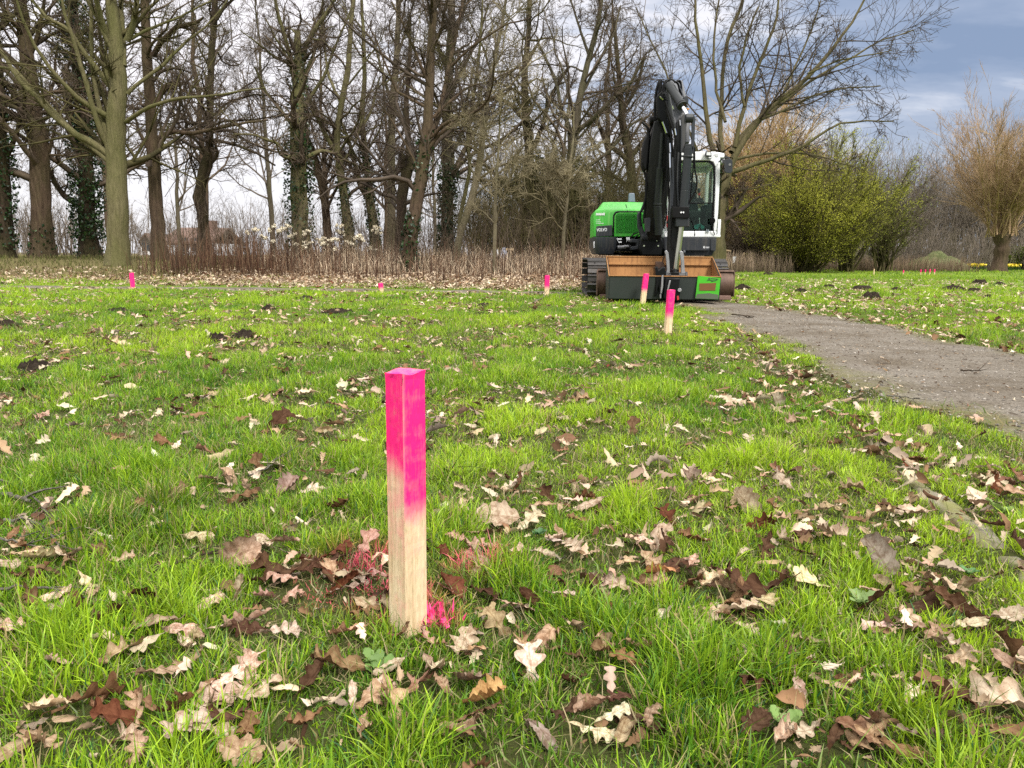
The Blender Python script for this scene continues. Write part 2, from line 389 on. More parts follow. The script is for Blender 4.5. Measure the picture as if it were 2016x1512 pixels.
def stake(loc, side, H, rz, lean, label, p_lo, p_hi, drop=0.0, bare=False, seed=0):
    r = np.random.default_rng(seed); nz, nu = 60, 8; V = []; F = []; pt = []; sd_ = []
    zs = np.linspace(-.12, H, nz); h = side / 2; c0 = [(-h, -h), (h, -h), (h, h), (-h, h)]
    for k in range(4):
        a, b = np.array(c0[k]), np.array(c0[(k + 1) % 4]); b0 = len(V)
        for z in zs:
            for u in np.linspace(0, 1, nu):
                p = a + (b - a) * u; jit = .0006 * (r.random() - .5)
                rag = .0022 * r.normal() if (z > H - .012 and bare) else 0.0; p = p * (1 + (.018 + .02 * r.random() if (bare and z > H - .010) else 0)); top = H if z < H - 1e-6 else H + .003 * math.sin(5 * p[0] / side + 2 * p[1] / side)
                V.append((p[0] + jit + rag * .3, p[1] + jit, z + rag * .6 if z < H - 1e-6 else top))
                lim = (p_lo if k in (0, 2) else p_lo - drop)
                t = (z - lim) / (p_hi - lim) if p_hi != lim else 0
                t = min(1, max(0, t)); t = t * t * (3 - 2 * t)
                if k == 3 and bare:
                    q0 = .285 + .012 * math.sin(u * 4); t = min(1, max(0, (z - q0) / .05)); t = .22 * min(1, max(0, (z - .13) / .14)) + .78 * t
                if bare and k == 0 and z > p_lo:      # the worn front edge stays pale
                    uu = u if k == 0 else (1 - u)
                    if uu < .13: t *= (.72 if z < H * .8 else .6)
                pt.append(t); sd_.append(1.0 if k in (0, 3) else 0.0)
        for i in range(nz - 1):
            for j in range(nu - 1):
                q = b0 + i * nu + j; F.append((q, q + 1, q + nu + 1, q + nu))
    b0 = len(V); n = 7
    for i in range(n):
        for j in range(n):
            x = -h + side * i / (n - 1); y = -h + side * j / (n - 1)
            V.append((x, y, H + .003 * math.sin(5 * x / side + 2 * y / side) + (.0008 * r.random() if 0 < i < n - 1 and 0 < j < n - 1 else 0))); pt.append(.9); sd_.append(0)
    for i in range(n - 1):
        for j in range(n - 1):
            q = b0 + i * n + j; F.append((q, q + n, q + n + 1, q + 1))
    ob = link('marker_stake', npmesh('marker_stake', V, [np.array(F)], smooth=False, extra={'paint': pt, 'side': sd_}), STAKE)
    ob.location = loc; ob.rotation_euler = (lean[0], lean[1], rz)
    return tag(ob, label, 'marker stake', 'pink-topped marker stakes')
MS = G(804, 1240)
stake(MS, .0485, .482, math.radians(45), (math.radians(.6), math.radians(-.35)), 'square wooden stake with neon pink top in the foreground grass', .20, .262, drop=.0, bare=True, seed=1)
for (px, py, top, wpx, rz, lean, lab, lo) in [
    (1314, 659, 572, 13, 8, (0, 2.5), 'pink-topped stake on the path edge in front of the bucket, second nearest', .16),
    (1265, 599, 540, 9.5, 6, (0, 5), 'thin leaning pink-topped stake just left of the bucket coupling', .20),
    (1076, 583, 543, 8.5, 10, (0, 1.0), 'pink-topped stake at the leaf litter, left of the excavator tracks', .14),
    (262, 569, 538, 8, 20, (0, -1.5), 'all-pink stake beside the far path at the left', .0),
    (751, 577, 558, 8, 30, (0, -6), 'low stake with only its rounded pink tip above the grass', .08)]:
    g = G(px, py); dpt = g[1]; H = (py - top) * dpt / FPX * 1.01
    stake(g, wpx * dpt / FPX * .95, H, math.radians(rz), (math.radians(lean[0]), math.radians(lean[1])), lab, lo - .04, lo + .06, seed=py)
# a few far pegs on the right-hand lawn
for k, (px, py, h, lab) in enumerate([(1721, 531, 9, 'pale peg at the foot of the dark bush, leftmost of the far pegs'), (1779, 531, 7, 'pink peg on the far lawn, second from the left'), (1813, 533, 8, 'pink peg left of the orange pair on the far lawn'), (1822, 533, 8, 'slim pink peg next to the orange peg on the far lawn'), (1831, 535, 9, 'stout orange peg in the middle of the far row'), (1840, 534, 9, 'pale orange peg right of the stout orange peg')]):
    g = P(px, py, 36.0); g[2] = float(zt(g[0], g[1])); ob = stake(g, .04, h * 36 / FPX + .04, .3 * k, (0, 0), lab, h * 36 / FPX * .45 if k else .6, h * 36 / FPX * .6 if k else .7, seed=90 + k)
# ------------------------------------------------------------------ branches and trees
def resample(p, K):
    p = np.asarray(p, float); d = np.concatenate([[0], np.cumsum(np.linalg.norm(np.diff(p, axis=0), axis=1))])
    t = np.linspace(0, d[-1], K); return np.stack([np.interp(t, d, p[:, k]) for k in range(p.shape[1])], -1)
def tubes(pts, rad, sides):
    """pts (N,K,3), rad (N,K) -> verts, quads"""
    N, K, _ = pts.shape
    tan = np.gradient(pts, axis=1); tan /= (np.linalg.norm(tan, axis=2, keepdims=True) + 1e-9)
    main = pts[:, -1] - pts[:, 0]; ref = np.where(np.abs(main[:, 2:3]) > .8 * np.linalg.norm(main, axis=1, keepdims=True), [[1.0, 0, 0]], [[0, 0, 1.0]])
    u = np.cross(tan, ref[:, None, :]); u /= (np.linalg.norm(u, axis=2, keepdims=True) + 1e-9); v = np.cross(tan, u)
    a = np.arange(sides) * 2 * PI / sides
    V = pts[:, :, None] + rad[:, :, None, None] * (u[:, :, None] * np.cos(a)[None, None, :, None] + v[:, :, None] * np.sin(a)[None, None, :, None])
    b = (np.arange(N) * K * sides)[:, None, None]; i = (np.arange(K - 1) * sides)[None, :, None]; j = np.arange(sides)[None, None]; j2 = (j + 1) % sides
    F = np.stack([b + i + j, b + i + j2, b + i + sides + j2, b + i + sides + j], -1).reshape(-1, 4)
    return V.reshape(-1, 3), F
class MM:
    def __init__(s): s.v = []; s.f = []; s.c = []; s.n = 0
    def add(s, V, F, c=None):
        s.v.append(np.asarray(V, float)); s.f += [np.asarray(f) + s.n for f in (F if isinstance(F, list) else [F])]
        if c is not None: s.c.append(np.broadcast_to(np.asarray(c, float), (len(V), 3)))
        s.n += len(V)
    def mesh(s, name, smooth=True):
        q = [f for f in s.f if f.shape[1] == 4]; t = [f for f in s.f if f.shape[1] == 3]
        fs = ([np.vstack(q)] if q else []) + ([np.vstack(t)] if t else [])
        return npmesh(name, np.vstack(s.v), fs, np.vstack(s.c) if s.c else None, smooth)
def infr(p, m=230):
    v = p - CAM; w_ = v @ FW; w_ = np.where(w_ < .1, .1, w_)
    x = CX + FPX * (v @ RT) / w_; y = CY - FPX * (v @ UP) / w_
    return (x > -m) & (x < 2016 + m) & (y > -m * .75)
def grow(pp, pr, nch, t0, t1, ang, angsd, lf, lfsd, K, wig, up, rr, rmin, r, taper=.25, cull=True, minlen=.12, outw=0.0):
    """children of every parent; pp (N,K0,3), pr (N,K0)"""
    N, K0, _ = pp.shape
    plen = np.linalg.norm(np.diff(pp, axis=1), axis=2).sum(1)
    cnt = np.maximum(0, np.round(nch * (0.7 + .6 * r.random(N)))).astype(int)
    idx = np.repeat(np.arange(N), cnt); Mn = len(idx)
    if Mn == 0: return np.zeros((0, K, 3)), np.zeros((0, K))
    t = t0 + (t1 - t0) * r.random(Mn); ft = t * (K0 - 1); i0 = np.minimum(ft.astype(int), K0 - 2); fr = (ft - i0)[:, None]
    p0 = pp[idx, i0] * (1 - fr) + pp[idx, i0 + 1] * fr
    r0 = pr[idx, i0] * (1 - fr[:, 0]) + pr[idx, i0 + 1] * fr[:, 0]
    d = pp[idx, i0 + 1] - pp[idx, i0]; d /= (np.linalg.norm(d, axis=1, keepdims=True) + 1e-9)
    rd = r.normal(size=(Mn, 3)); rd -= (rd * d).sum(1, keepdims=True) * d; rd /= (np.linalg.norm(rd, axis=1, keepdims=True) + 1e-9)
    a = np.radians(ang + angsd * r.normal(size=Mn))[:, None]
    dd = d * np.cos(a) + rd * np.sin(a)
    L = plen[idx] * lf * (1.25 - .8 * t) * np.exp(lfsd * r.normal(size=Mn)); L = np.maximum(L, minlen)
    pts = np.zeros((Mn, K, 3)); pts[:, 0] = p0
    for k in range(1, K):
        dd = dd + wig * r.normal(size=(Mn, 3)) + np.array([0, 0, up]); dd /= np.linalg.norm(dd, axis=1, keepdims=True)
        pts[:, k] = pts[:, k - 1] + dd * (L / (K - 1))[:, None]
    rs = np.maximum(np.minimum(r0 * rr, r0 * .85), rmin)
    rad = rs[:, None] * np.linspace(1, taper, K)[None]; rad = np.maximum(rad, rmin * .6)
    if cull:
        ok = infr(pts[:, 0]) | infr(pts[:, -1]); pts, rad = pts[ok], rad[ok]
    return pts, rad
def leafcards(pos, size, r, cols, up=.3, asp=.7):
    """kite-shaped leaves, random orientation"""
    n = len(pos); a = r.normal(size=(n, 3)); a[:, 2] += up; a /= np.linalg.norm(a, axis=1, keepdims=True)
    b = r.normal(size=(n, 3)); b -= (b * a).sum(1, keepdims=True) * a; b /= np.linalg.norm(b, axis=1, keepdims=True); c = np.cross(a, b)
    s = (size * (.6 + .8 * r.random(n)))[:, None]
    V = np.stack([pos - b * s * .5, pos + c * s * .5 * asp + a * s * .08, pos + b * s * .6, pos - c * s * .5 * asp + a * s * .08], 1).reshape(-1, 3)
    F = np.arange(n * 4).reshape(n, 4)
    return V, F, np.repeat(cols, 4, axis=0)
BARK = {
 'brown': mat_bark('brown_bark', (.042, .027, .018), (.135, .094, .063), mossf=.25),
 'dark': mat_bark('dark_bark', (.021, .014, .010), (.074, .051, .036), mossf=.3),
 'olive': mat_bark('olive_bark', (.085, .075, .036), (.20, .175, .092), moss=(.11, .115, .035), mossf=.5, sc=1.4),
 'grey': mat_bark('grey_bark', (.058, .048, .035), (.155, .13, .093), mossf=.35),
 'mossy': mat_bark('mossy_dark_bark', (.062, .052, .028), (.15, .125, .068), moss=(.10, .10, .03), mossf=.45),
 'pale': mat_bark('pale_bark', (.12, .10, .06), (.26, .22, .15), mossf=.35),
}
def mat_twig(n, a, b):
    m = NT(n); f = m.noise(1.7, 3, .6); m.base(m.mix(m.ramp(f, [(.35, 0.0), (.65, 1.0)]), a, b)); m.rough(.9); m.b.inputs['Specular IOR Level'].default_value = .1; return m.m
TWIG = {'brown': mat_twig('brown_twigs', (.060, .045, .033), (.135, .104, .075)), 'dark': mat_twig('dark_twigs', (.042, .032, .025), (.10, .077, .058)),
        'olive': mat_twig('olive_twigs', (.045, .039, .019), (.105, .092, .04)), 'grey': mat_twig('grey_twigs', (.09, .076, .06), (.18, .155, .12)),
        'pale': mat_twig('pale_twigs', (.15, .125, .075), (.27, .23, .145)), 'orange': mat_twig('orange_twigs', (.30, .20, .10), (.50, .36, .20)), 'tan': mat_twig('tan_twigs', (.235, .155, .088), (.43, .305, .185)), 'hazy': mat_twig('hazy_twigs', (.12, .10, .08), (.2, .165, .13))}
IVY = mat_attr_leaf('ivy_leaves', .15, .5, .35, 0)
def ivy_part(root, off, trunk, rad, n, t0, t1, thick, r, size=.085, bright=1.0):
    K = len(trunk); t = (t0 + (t1 - t0) * r.random(n) ** 1.0) * (K - 1); i = np.minimum(t.astype(int), K - 2); f = (t - i)[:, None]
    p = trunk[i] * (1 - f) + trunk[i + 1] * f; rr = rad[i] * (1 - f[:, 0]) + rad[i + 1] * f[:, 0]
    a = r.random(n) * 2 * PI; lump = .35 + 1.0 * fbm(a / PI * 2 + 7, p[:, 2] * 1.6, 8)
    keep = r.random(n) < np.clip((lump - .35) * 2.2, .15, 1)
    q = rr + thick * lump * r.random(n) ** .7
    p = p + np.c_[np.cos(a) * q, np.sin(a) * q, r.normal(size=n) * .05]
    g = (.5 + r.random(n))[:, None]; c = np.where(r.random(n)[:, None] < .75, [[.012, .034, .009]], [[.035, .075, .018]]) * g * bright
    V, F, C = leafcards(p[keep], size, r, c[keep], up=.2, asp=.9)
    link('ivy', npmesh('ivy', V - off, [F], C, smooth=False), IVY, root)
def px_line(pts, D, dz=0.0, r=None, drift=0.0):
    o = []; dd = 0.0
    for k, q in enumerate(pts):
        if r is not None and drift: dd += drift * r.normal()
        o.append(P(q[0], q[1], D + dz * k / max(1, len(pts) - 1) + dd))
    return np.array(o)
def tree(name, label, D, trunk, limbs=(), bark='brown', twig='brown', seed=0, extra_limbs=10, t_l=(.35, .98), limb_len=.45, wig=.16, ang=58, up=.03,
         n2=11, n3=7, n4=4, ivy=None, flare=1.5, group=None, rmin=.0050, sub=None, cat='tree', limb_r=.35, n5=0, lscale=1.0):
    """trunk: [(px, py, width_px)] from the ground up; limbs: [[(px, py, width_px)..]]"""
    r = np.random.default_rng(seed); s = D / FPX
    tp = px_line(trunk, D, r=r, drift=.03 * D / 25); tr = np.array([q[2] for q in trunk]) * s / 2 * .88
    tp[0, 2] = float(zt(tp[0, 0], D)) - .15
    base = np.array([tp[0, 0], tp[0, 1], float(zt(tp[0, 0], D))])
    K = 22
    full = resample(np.c_[tp, tr], K); full[1:-1, :2] += r.normal(size=(K - 2, 2)) * tr.mean() * .08
    tp, tr = full[:, :3], full[:, 3]
    hgt = tp[:, 2] - base[2]; tr = tr * (1 + (flare - 1) * np.exp(-np.clip(hgt, 0, 9) / .28))
    tr = tr * (1 + .022 * r.normal(size=K))
    root = empty(name, base, label, cat, group)
    V, F = tubes(tp[None], tr[None], 16)
    ctr = np.repeat(tp, 16, axis=0); bump_ = 1 + .09 * (fbm(np.tile(np.arange(16), K) * .9 + seed, np.repeat(tp[:, 2], 16) * 1.8, seed % 97) - .5) * 2
    V = ctr + (V - ctr) * bump_[:, None]
    link('trunk', npmesh('trunk', V - base, [F]), BARK[bark], root)
    mm = MM(); ml = MM(); LP = []; LR = []
    for l in limbs:
        drift = r.normal() * .25 * np.hypot(l[-1][0] - l[0][0], l[-1][1] - l[0][1]) * s
        lp = px_line(l, D, dz=drift); lr = np.array([q[2] for q in l]) * s / 2 * lscale * .85
        f = resample(np.c_[lp, lr], 14); f[1:, :3] += np.cumsum(r.normal(size=(13, 3)) * .012, 0) * np.linalg.norm(lp[-1] - lp[0]) * .35
        LP.append(f[:, :3]); LR.append(np.maximum(f[:, 3], .012))
    LP = np.array(LP) if LP else np.zeros((0, 14, 3)); LR = np.array(LR) if len(LR) else np.zeros((0, 14))
    extra_limbs = int(round(extra_limbs * .65))
    if extra_limbs:
        e, er = grow(tp[None], tr[None], extra_limbs, t_l[0], t_l[1], ang, 14, limb_len, .25, 14, wig * .8, up, limb_r, .02, r, taper=.2)
        LP = np.concatenate([LP, e]); LR = np.concatenate([LR, er])
    if len(LP):
        V, F = tubes(LP, LR, 8); n1 = len(V) // len(LP); nf = len(F) // len(LP)
        for q in range(len(LP)): link('bough', npmesh('bough', V[q * n1:(q + 1) * n1] - base, [F[q * nf:(q + 1) * nf] - q * n1]), BARK[bark], root)
    allp = np.concatenate([LP, resample(np.c_[tp, tr], 14)[None, :, :3]]); allr = np.concatenate([LR, resample(np.c_[tp, tr], 14)[None, :, 3]])
    p2, r2 = grow(allp, allr, n2, .22, 1.0, 48, 14, .36, .3, 8, wig, up, .45, rmin * 1.6, r)
    if sub: 
        pass
    if len(p2): V, F = tubes(p2, r2, 4); mm.add(V - base, F)
    p3, r3 = grow(p2, r2, n3, .15, 1.0, 46, 14, .42, .3, 6, wig * 1.1, up, .55, rmin * 1.15, r)
    if len(p3): V, F = tubes(p3, r3, 3); mm.add(V - base, F)
    p4, r4 = grow(p3, r3, n4, .1, 1.0, 44, 14, .5, .3, 4, wig * 1.1, up, .6, rmin * .85, r, taper=.6)
    if len(p4): V, F = tubes(p4, r4, 3); mm.add(V - base, F)
    link('crown', mm.mesh('crown'), TWIG[twig], root)
    if ivy:
        for (t0, t1, n, th) in ivy: ivy_part(root, base, tp, tr, n, t0, t1, th, r)
    return root

T = tree
# --- the front row of the wood, left to right
T('tree', 'dark ivy-footed tree cut by the left edge of the photo', 25, [(6, 500, 40), (6, 420, 36), (2, 330, 34), (-2, 230, 30), (-10, 120, 26), (-20, -40, 22)],
  [[(2, 200, 12), (40, 215, 9), (80, 250, 5)], [(0, 150, 14), (30, 190, 9), (60, 200, 6), (90, 180, 4)], [(-10, 60, 12), (30, 30, 9), (60, -20, 5)]], bark='dark', seed=1, extra_limbs=6, ivy=[(.05, .6, 1500, .24)], wig=.2)
T('tree', 'stout brown-barked tree with a straight trunk, second from the left edge', 25.5, [(82, 500, 46), (82, 420, 40), (78, 330, 40), (76, 270, 36), (62, 180, 30), (48, 80, 26), (38, -50, 22)],
  [[(76, 290, 12), (55, 260, 8), (35, 220, 6), (20, 170, 4)], [(96, 300, 10), (106, 265, 6), (112, 240, 4)], [(70, 215, 14), (40, 195, 11), (10, 160, 8), (-20, 140, 6)], [(66, 200, 9), (100, 185, 7), (140, 180, 5), (190, 165, 3)], [(58, 110, 12), (80, 60, 9), (90, 10, 7), (95, -40, 5)], [(98, 305, 6), (140, 308, 4), (180, 300, 3)], [(50, 90, 8), (20, 50, 6), (-10, 20, 4)]], bark='brown', seed=2, extra_limbs=9, wig=.2, ivy=[(.0, .13, 160, .08)])
T('ivy_clad_tree', 'tree wrapped in dark green ivy behind the olive-barked tree', 27, [(176, 502, 40), (172, 440, 34), (170, 380, 32), (166, 300, 30), (160, 210, 26), (152, 120, 24), (144, 20, 20), (140, -60, 18)],
  [[(150, 400, 16), (125, 385, 13), (108, 360, 11), (98, 335, 9)], [(160, 220, 10), (200, 200, 7), (225, 160, 5)], [(150, 130, 10), (110, 90, 7), (70, 70, 5)]], bark='dark', seed=3, extra_limbs=10, ivy=[(.08, .97, 6000, .42), (.0, .3, 600, .3)], wig=.2)
T('tree', 'smooth olive-barked tree with long low boughs in front of the wood', 21.5, [(231, 517, 46), (231, 450, 43), (231, 370, 42), (229, 315, 41), (231, 240, 37), (232, 170, 35), (230, 100, 30), (222, 30, 24), (214, -60, 20)],
  [[(216, 305, 17), (190, 285, 15), (150, 262, 14), (115, 235, 13), (80, 190, 11), (45, 160, 10), (10, 105, 8), (-25, 70, 6)],
   [(214, 318, 13), (185, 292, 12), (150, 270, 11), (100, 225, 10), (60, 180, 8), (20, 140, 7), (-20, 135, 5)],
   [(216, 295, 13), (196, 255, 12), (178, 200, 11), (160, 140, 10), (140, 80, 8), (120, 30, 7), (100, -40, 5)],
   [(212, 270, 12), (200, 225, 11), (186, 170, 10), (178, 110, 9), (175, 50, 8), (172, -40, 6)],
   [(214, 230, 14), (185, 215, 12), (150, 190, 10), (110, 150, 8), (70, 100, 7), (40, 40, 5), (20, -30, 4)],
   [(218, 170, 14), (190, 135, 12), (165, 105, 10), (135, 60, 9), (80, 25, 7), (40, -20, 5)],
   [(248, 240, 10), (270, 225, 9), (300, 208, 8), (345, 195, 7), (400, 190, 5), (460, 188, 4), (520, 178, 3)],
   [(250, 185, 9), (290, 150, 8), (340, 110, 7), (390, 70, 5), (440, 20, 4), (470, -20, 3)],
   [(250, 80, 16), (262, 50, 14), (268, 10, 12), (272, -50, 10)], [(215, 90, 15), (200, 40, 13), (190, -10, 11), (185, -60, 9)],
   [(244, 130, 13), (238, 70, 12), (236, 20, 11), (240, -50, 9)], [(250, 80, 8), (290, 60, 7), (350, 40, 5), (420, 5, 4)],
   [(216, 240, 9), (222, 200, 8), (205, 130, 8), (205, 60, 7), (215, -30, 6)]], bark='olive', twig='olive', seed=4, extra_limbs=2, n2=8, n3=6, n4=4, wig=.10, up=.02, flare=1.35)
nb_tree = T('tree', 'straight brown tree carrying a small nest box, behind the dark brown stems', 23.5, [(314, 508, 32), (311, 450, 28), (308, 390, 28), (302, 320, 26), (299, 260, 23), (296, 190, 22), (290, 110, 20), (286, 30, 18), (284, -60, 16)],
  [[(303, 290, 11), (315, 275, 11), (335, 258, 10), (380, 260, 9), (420, 250, 8), (470, 240, 6), (530, 228, 4)],
   [(308, 205, 10), (318, 185, 11), (330, 168, 11), (340, 170, 9), (352, 160, 5)], [(302, 110, 12), (320, 80, 11), (350, 55, 10), (382, 50, 9), (400, 38, 4)],
   [(350, 165, 4), (360, 180, 3), (410, 190, 2.5), (470, 200, 2)], [(296, 170, 7), (320, 130, 5), (335, 90, 4)], [(380, 50, 4), (420, 75, 3), (450, 65, 2)], [(284, 70, 7), (265, 40, 5), (255, -10, 4)]], bark='brown', seed=5, extra_limbs=6, wig=.26)
T('tree', 'lumpy dark trunk with burrs and a swept-out bough, right of the nest-box tree', 26, [(398, 498, 25), (399, 450, 22), (398, 415, 24), (392, 395, 28), (394, 370, 20), (404, 335, 26), (412, 300, 19), (412, 250, 16), (414, 180, 14), (416, 110, 14), (422, 40, 13), (426, -50, 11)],
  [[(410, 280, 9), (430, 275, 7), (470, 285, 6), (510, 300, 5), (545, 320, 4)], [(412, 250, 7), (440, 238, 5), (500, 235, 4), (560, 225, 3)], [(416, 230, 6), (450, 200, 5), (500, 185, 4), (560, 190, 3)], [(424, 40, 9), (440, 15, 7), (470, -10, 5)], [(392, 370, 5), (380, 330, 4), (372, 300, 3)], [(416, 140, 6), (395, 100, 4), (380, 50, 3)]], bark='dark', twig='dark', seed=6, extra_limbs=9, wig=.26)
T('ivy_clad_tree', 'thick forked tree with ivy round its trunk, behind the cream seed heads', 26, [(594, 480, 42), (590, 410, 36), (588, 330, 34), (586, 260, 32), (586, 190, 28), (588, 120, 20), (586, 60, 12)],
  [[(586, 190, 16), (575, 130, 12), (562, 80, 10), (545, 30, 8), (535, -40, 6)], [(590, 150, 15), (600, 90, 12), (625, 50, 10), (650, 10, 8), (670, -40, 6)], [(590, 180, 10), (615, 120, 8), (635, 70, 6), (640, 0, 5)], [(580, 250, 10), (545, 210, 8), (520, 180, 6), (500, 130, 5)], [(582, 330, 9), (545, 280, 7), (500, 262, 5), (460, 262, 4)], [(600, 210, 9), (640, 150, 7), (660, 90, 5), (690, 20, 4)]], bark='olive', twig='brown', seed=7, extra_limbs=12, ivy=[(.05, .55, 1500, .28), (.5, .9, 500, .2)], wig=.2, n3=8)
T('tree', 'leaning slender tree left of the ivy-footed pair', 29, [(646, 475, 20), (642, 410, 18), (634, 360, 17), (620, 310, 14), (604, 270, 12), (596, 210, 9)],
  [[(634, 360, 10), (650, 320, 8), (655, 260, 6), (670, 200, 5)]], bark='brown', seed=8, extra_limbs=8, wig=.22)
T('tree', 'ivy-footed slim tree bending left above the seed heads', 28, [(690, 492, 26), (684, 440, 22), (676, 380, 19), (668, 330, 18), (662, 280, 14), (672, 210, 13), (686, 130, 12), (690, 60, 10), (700, -40, 8)],
  [[(664, 300, 11), (645, 270, 10), (625, 225, 8), (605, 180, 6), (590, 130, 5)], [(672, 210, 8), (650, 150, 6), (640, 80, 5), (636, 0, 4)], [(668, 330, 6), (700, 280, 5), (720, 220, 4)]], bark='olive', seed=9, extra_limbs=10, ivy=[(.0, .3, 500, .13)], wig=.22)
T('tree', 'curved slim tree with ivy up its foot, right of the bending one', 29, [(740, 492, 24), (736, 440, 22), (728, 390, 19), (724, 340, 15), (716, 280, 13), (712, 220, 11), (718, 150, 10), (716, 80, 8), (712, 0, 6)],
  [[(726, 395, 13), (708, 360, 11), (700, 320, 9), (690, 280, 8), (672, 240, 6)], [(714, 250, 7), (735, 210, 6), (750, 150, 4)]], bark='olive', seed=10, extra_limbs=10, ivy=[(.0, .45, 1000, .13)], wig=.24)
T('tree', 'straight pale-brown pole tree behind the dark forked trunk', 30, [(770, 485, 20), (771, 400, 18), (771, 300, 16), (772, 210, 15), (780, 120, 13), (784, 40, 11), (786, -50, 9)],
  [[(772, 215, 9), (755, 150, 6), (740, 90, 5), (700, 40, 4)], [(774, 250, 7), (800, 235, 6), (812, 245, 5)], [(780, 120, 6), (800, 60, 5), (815, 0, 4)]], bark='pale', twig='dark', seed=11, extra_limbs=9, wig=.22)
T('tree', 'dark broken trunk with a hooked stub, just left of the leaning forked tree', 24, [(788, 500, 24), (788, 440, 22), (791, 390, 22), (798, 350, 24), (808, 330, 18), (804, 270, 12), (800, 200, 10), (806, 120, 8), (808, 40, 6)],
  [[(796, 350, 14), (792, 325, 12), (794, 308, 11), (790, 300, 5)], [(808, 335, 12), (825, 315, 10), (836, 290, 9)], [(804, 260, 7), (780, 220, 6), (755, 200, 4)]], bark='dark', twig='dark', seed=12, extra_limbs=8, wig=.25)
T('tree', 'tall leaning forked tree standing foremost before the dry grass', 20.5, [(803, 528, 30), (808, 470, 28), (817, 410, 28), (828, 350, 27), (838, 290, 27), (843, 230, 21), (846, 160, 19), (850, 90, 18), (853, 20, 16), (856, -60, 14)],
  [[(842, 290, 15), (858, 240, 12), (874, 190, 11), (890, 130, 10), (902, 70, 9), (912, 10, 8), (922, -50, 6)], [(836, 300, 10), (870, 260, 8), (905, 230, 7), (945, 200, 6), (990, 180, 4)], [(826, 345, 7), (800, 290, 5), (770, 240, 4), (740, 200, 3)], [(888, 130, 6), (930, 90, 5), (990, 50, 4), (1050, 30, 3)], [(846, 170, 8), (820, 110, 6), (800, 60, 5), (770, 0, 4)], [(850, 100, 7), (870, 60, 6), (880, 0, 5)]], bark='brown', twig='dark', seed=13, extra_limbs=10, ivy=[(.0, .22, 420, .1), (.3, .5, 110, .1)], wig=.2)
T('ivy_clad_tree', 'ivy-footed grey trunk right of the foremost forked tree', 27, [(876, 497, 30), (880, 440, 28), (882, 370, 24), (878, 310, 22), (880, 230, 20), (884, 150, 18), (888, 70, 16), (890, -50, 13)],
  [[(884, 380, 12), (893, 340, 9), (895, 300, 7), (890, 250, 5)], [(882, 230, 9), (920, 230, 7), (950, 235, 5)], [(884, 150, 10), (860, 80, 7), (850, 20, 5)], [(884, 180, 9), (915, 130, 7), (940, 80, 5), (960, 10, 4)]], bark='grey', seed=14, extra_limbs=12, ivy=[(.0, .36, 1500, .22)], wig=.2)
T('tree', 'pale olive slanting stem rising from the dry grass', 22.5, [(892, 508, 15), (908, 450, 15), (928, 395, 15), (944, 330, 14), (952, 260, 13), (958, 200, 11), (972, 130, 9), (986, 60, 7), (1000, -30, 5)],
  [[(930, 390, 7), (970, 350, 5), (1010, 310, 4), (1040, 260, 3)], [(946, 320, 6), (925, 260, 5), (918, 200, 4), (925, 130, 3)], [(958, 200, 5), (1000, 170, 4), (1040, 120, 3), (1090, 90, 2)]], bark='pale', twig='pale', seed=15, extra_limbs=9, wig=.16)
T('tree', 'wavy thin olive stem left of the slanting pale one', 24, [(900, 500, 10), (905, 430, 9), (918, 370, 9), (926, 330, 8), (920, 280, 8), (928, 220, 8), (938, 150, 7), (946, 80, 5), (950, 0, 4)],
  [], bark='olive', twig='olive', seed=16, extra_limbs=12, wig=.16, flare=1.1)
T('sapling', 'straight silvery sapling in the dry grass with two dark stems at its foot', 20, [(974, 530, 9), (974, 470, 8), (975, 400, 7.5), (979, 330, 6), (984, 250, 4), (986, 180, 3)],
  [[(976, 385, 4.5), (1000, 355, 4), (1025, 315, 3), (1048, 298, 2)], [(974, 440, 3), (950, 415, 2.5), (925, 400, 2)], [(980, 320, 3), (960, 270, 2), (950, 220, 1.5)]], bark='pale', twig='pale', seed=17, extra_limbs=8, wig=.14, flare=1.1, limb_r=.5)
T('tree', 'dark twisting oak behind the silvery sapling', 30, [(1052, 490, 26), (1048, 420, 24), (1040, 350, 22), (1042, 290, 20), (1034, 220, 17), (1032, 150, 14), (1040, 70, 11), (1046, -30, 8)],
  [[(1044, 420, 11), (1000, 370, 9), (960, 330, 7), (930, 320, 5)], [(1042, 300, 12), (1070, 250, 10), (1085, 190, 8), (1120, 130, 7)], [(1036, 240, 9), (1000, 200, 7), (960, 190, 5)]], bark='dark', twig='olive', seed=18, extra_limbs=12, wig=.24, ivy=[(.0, .4, 700, .25)])
T('tree', 'wide-branching oak left of the green hood', 27, [(1108, 495, 24), (1110, 430, 22), (1112, 370, 20), (1124, 310, 18), (1134, 250, 17), (1142, 190, 14), (1158, 120, 12), (1176, 50, 10), (1190, -40, 8)],
  [[(1126, 310, 13), (1120, 250, 11), (1104, 200, 9), (1090, 140, 7), (1060, 80, 6)], [(1134, 260, 12), (1170, 230, 10), (1205, 190, 9), (1240, 165, 7), (1270, 110, 5)], [(1112, 370, 10), (1160, 330, 8), (1200, 300, 7), (1240, 250, 6), (1265, 235, 4)], [(1142, 190, 8), (1175, 130, 6), (1210, 70, 5), (1225, 10, 4)], [(1160, 110, 7), (1140, 50, 5), (1120, -10, 4)]], bark='grey', twig='brown', seed=19, extra_limbs=12, wig=.24, n3=8)
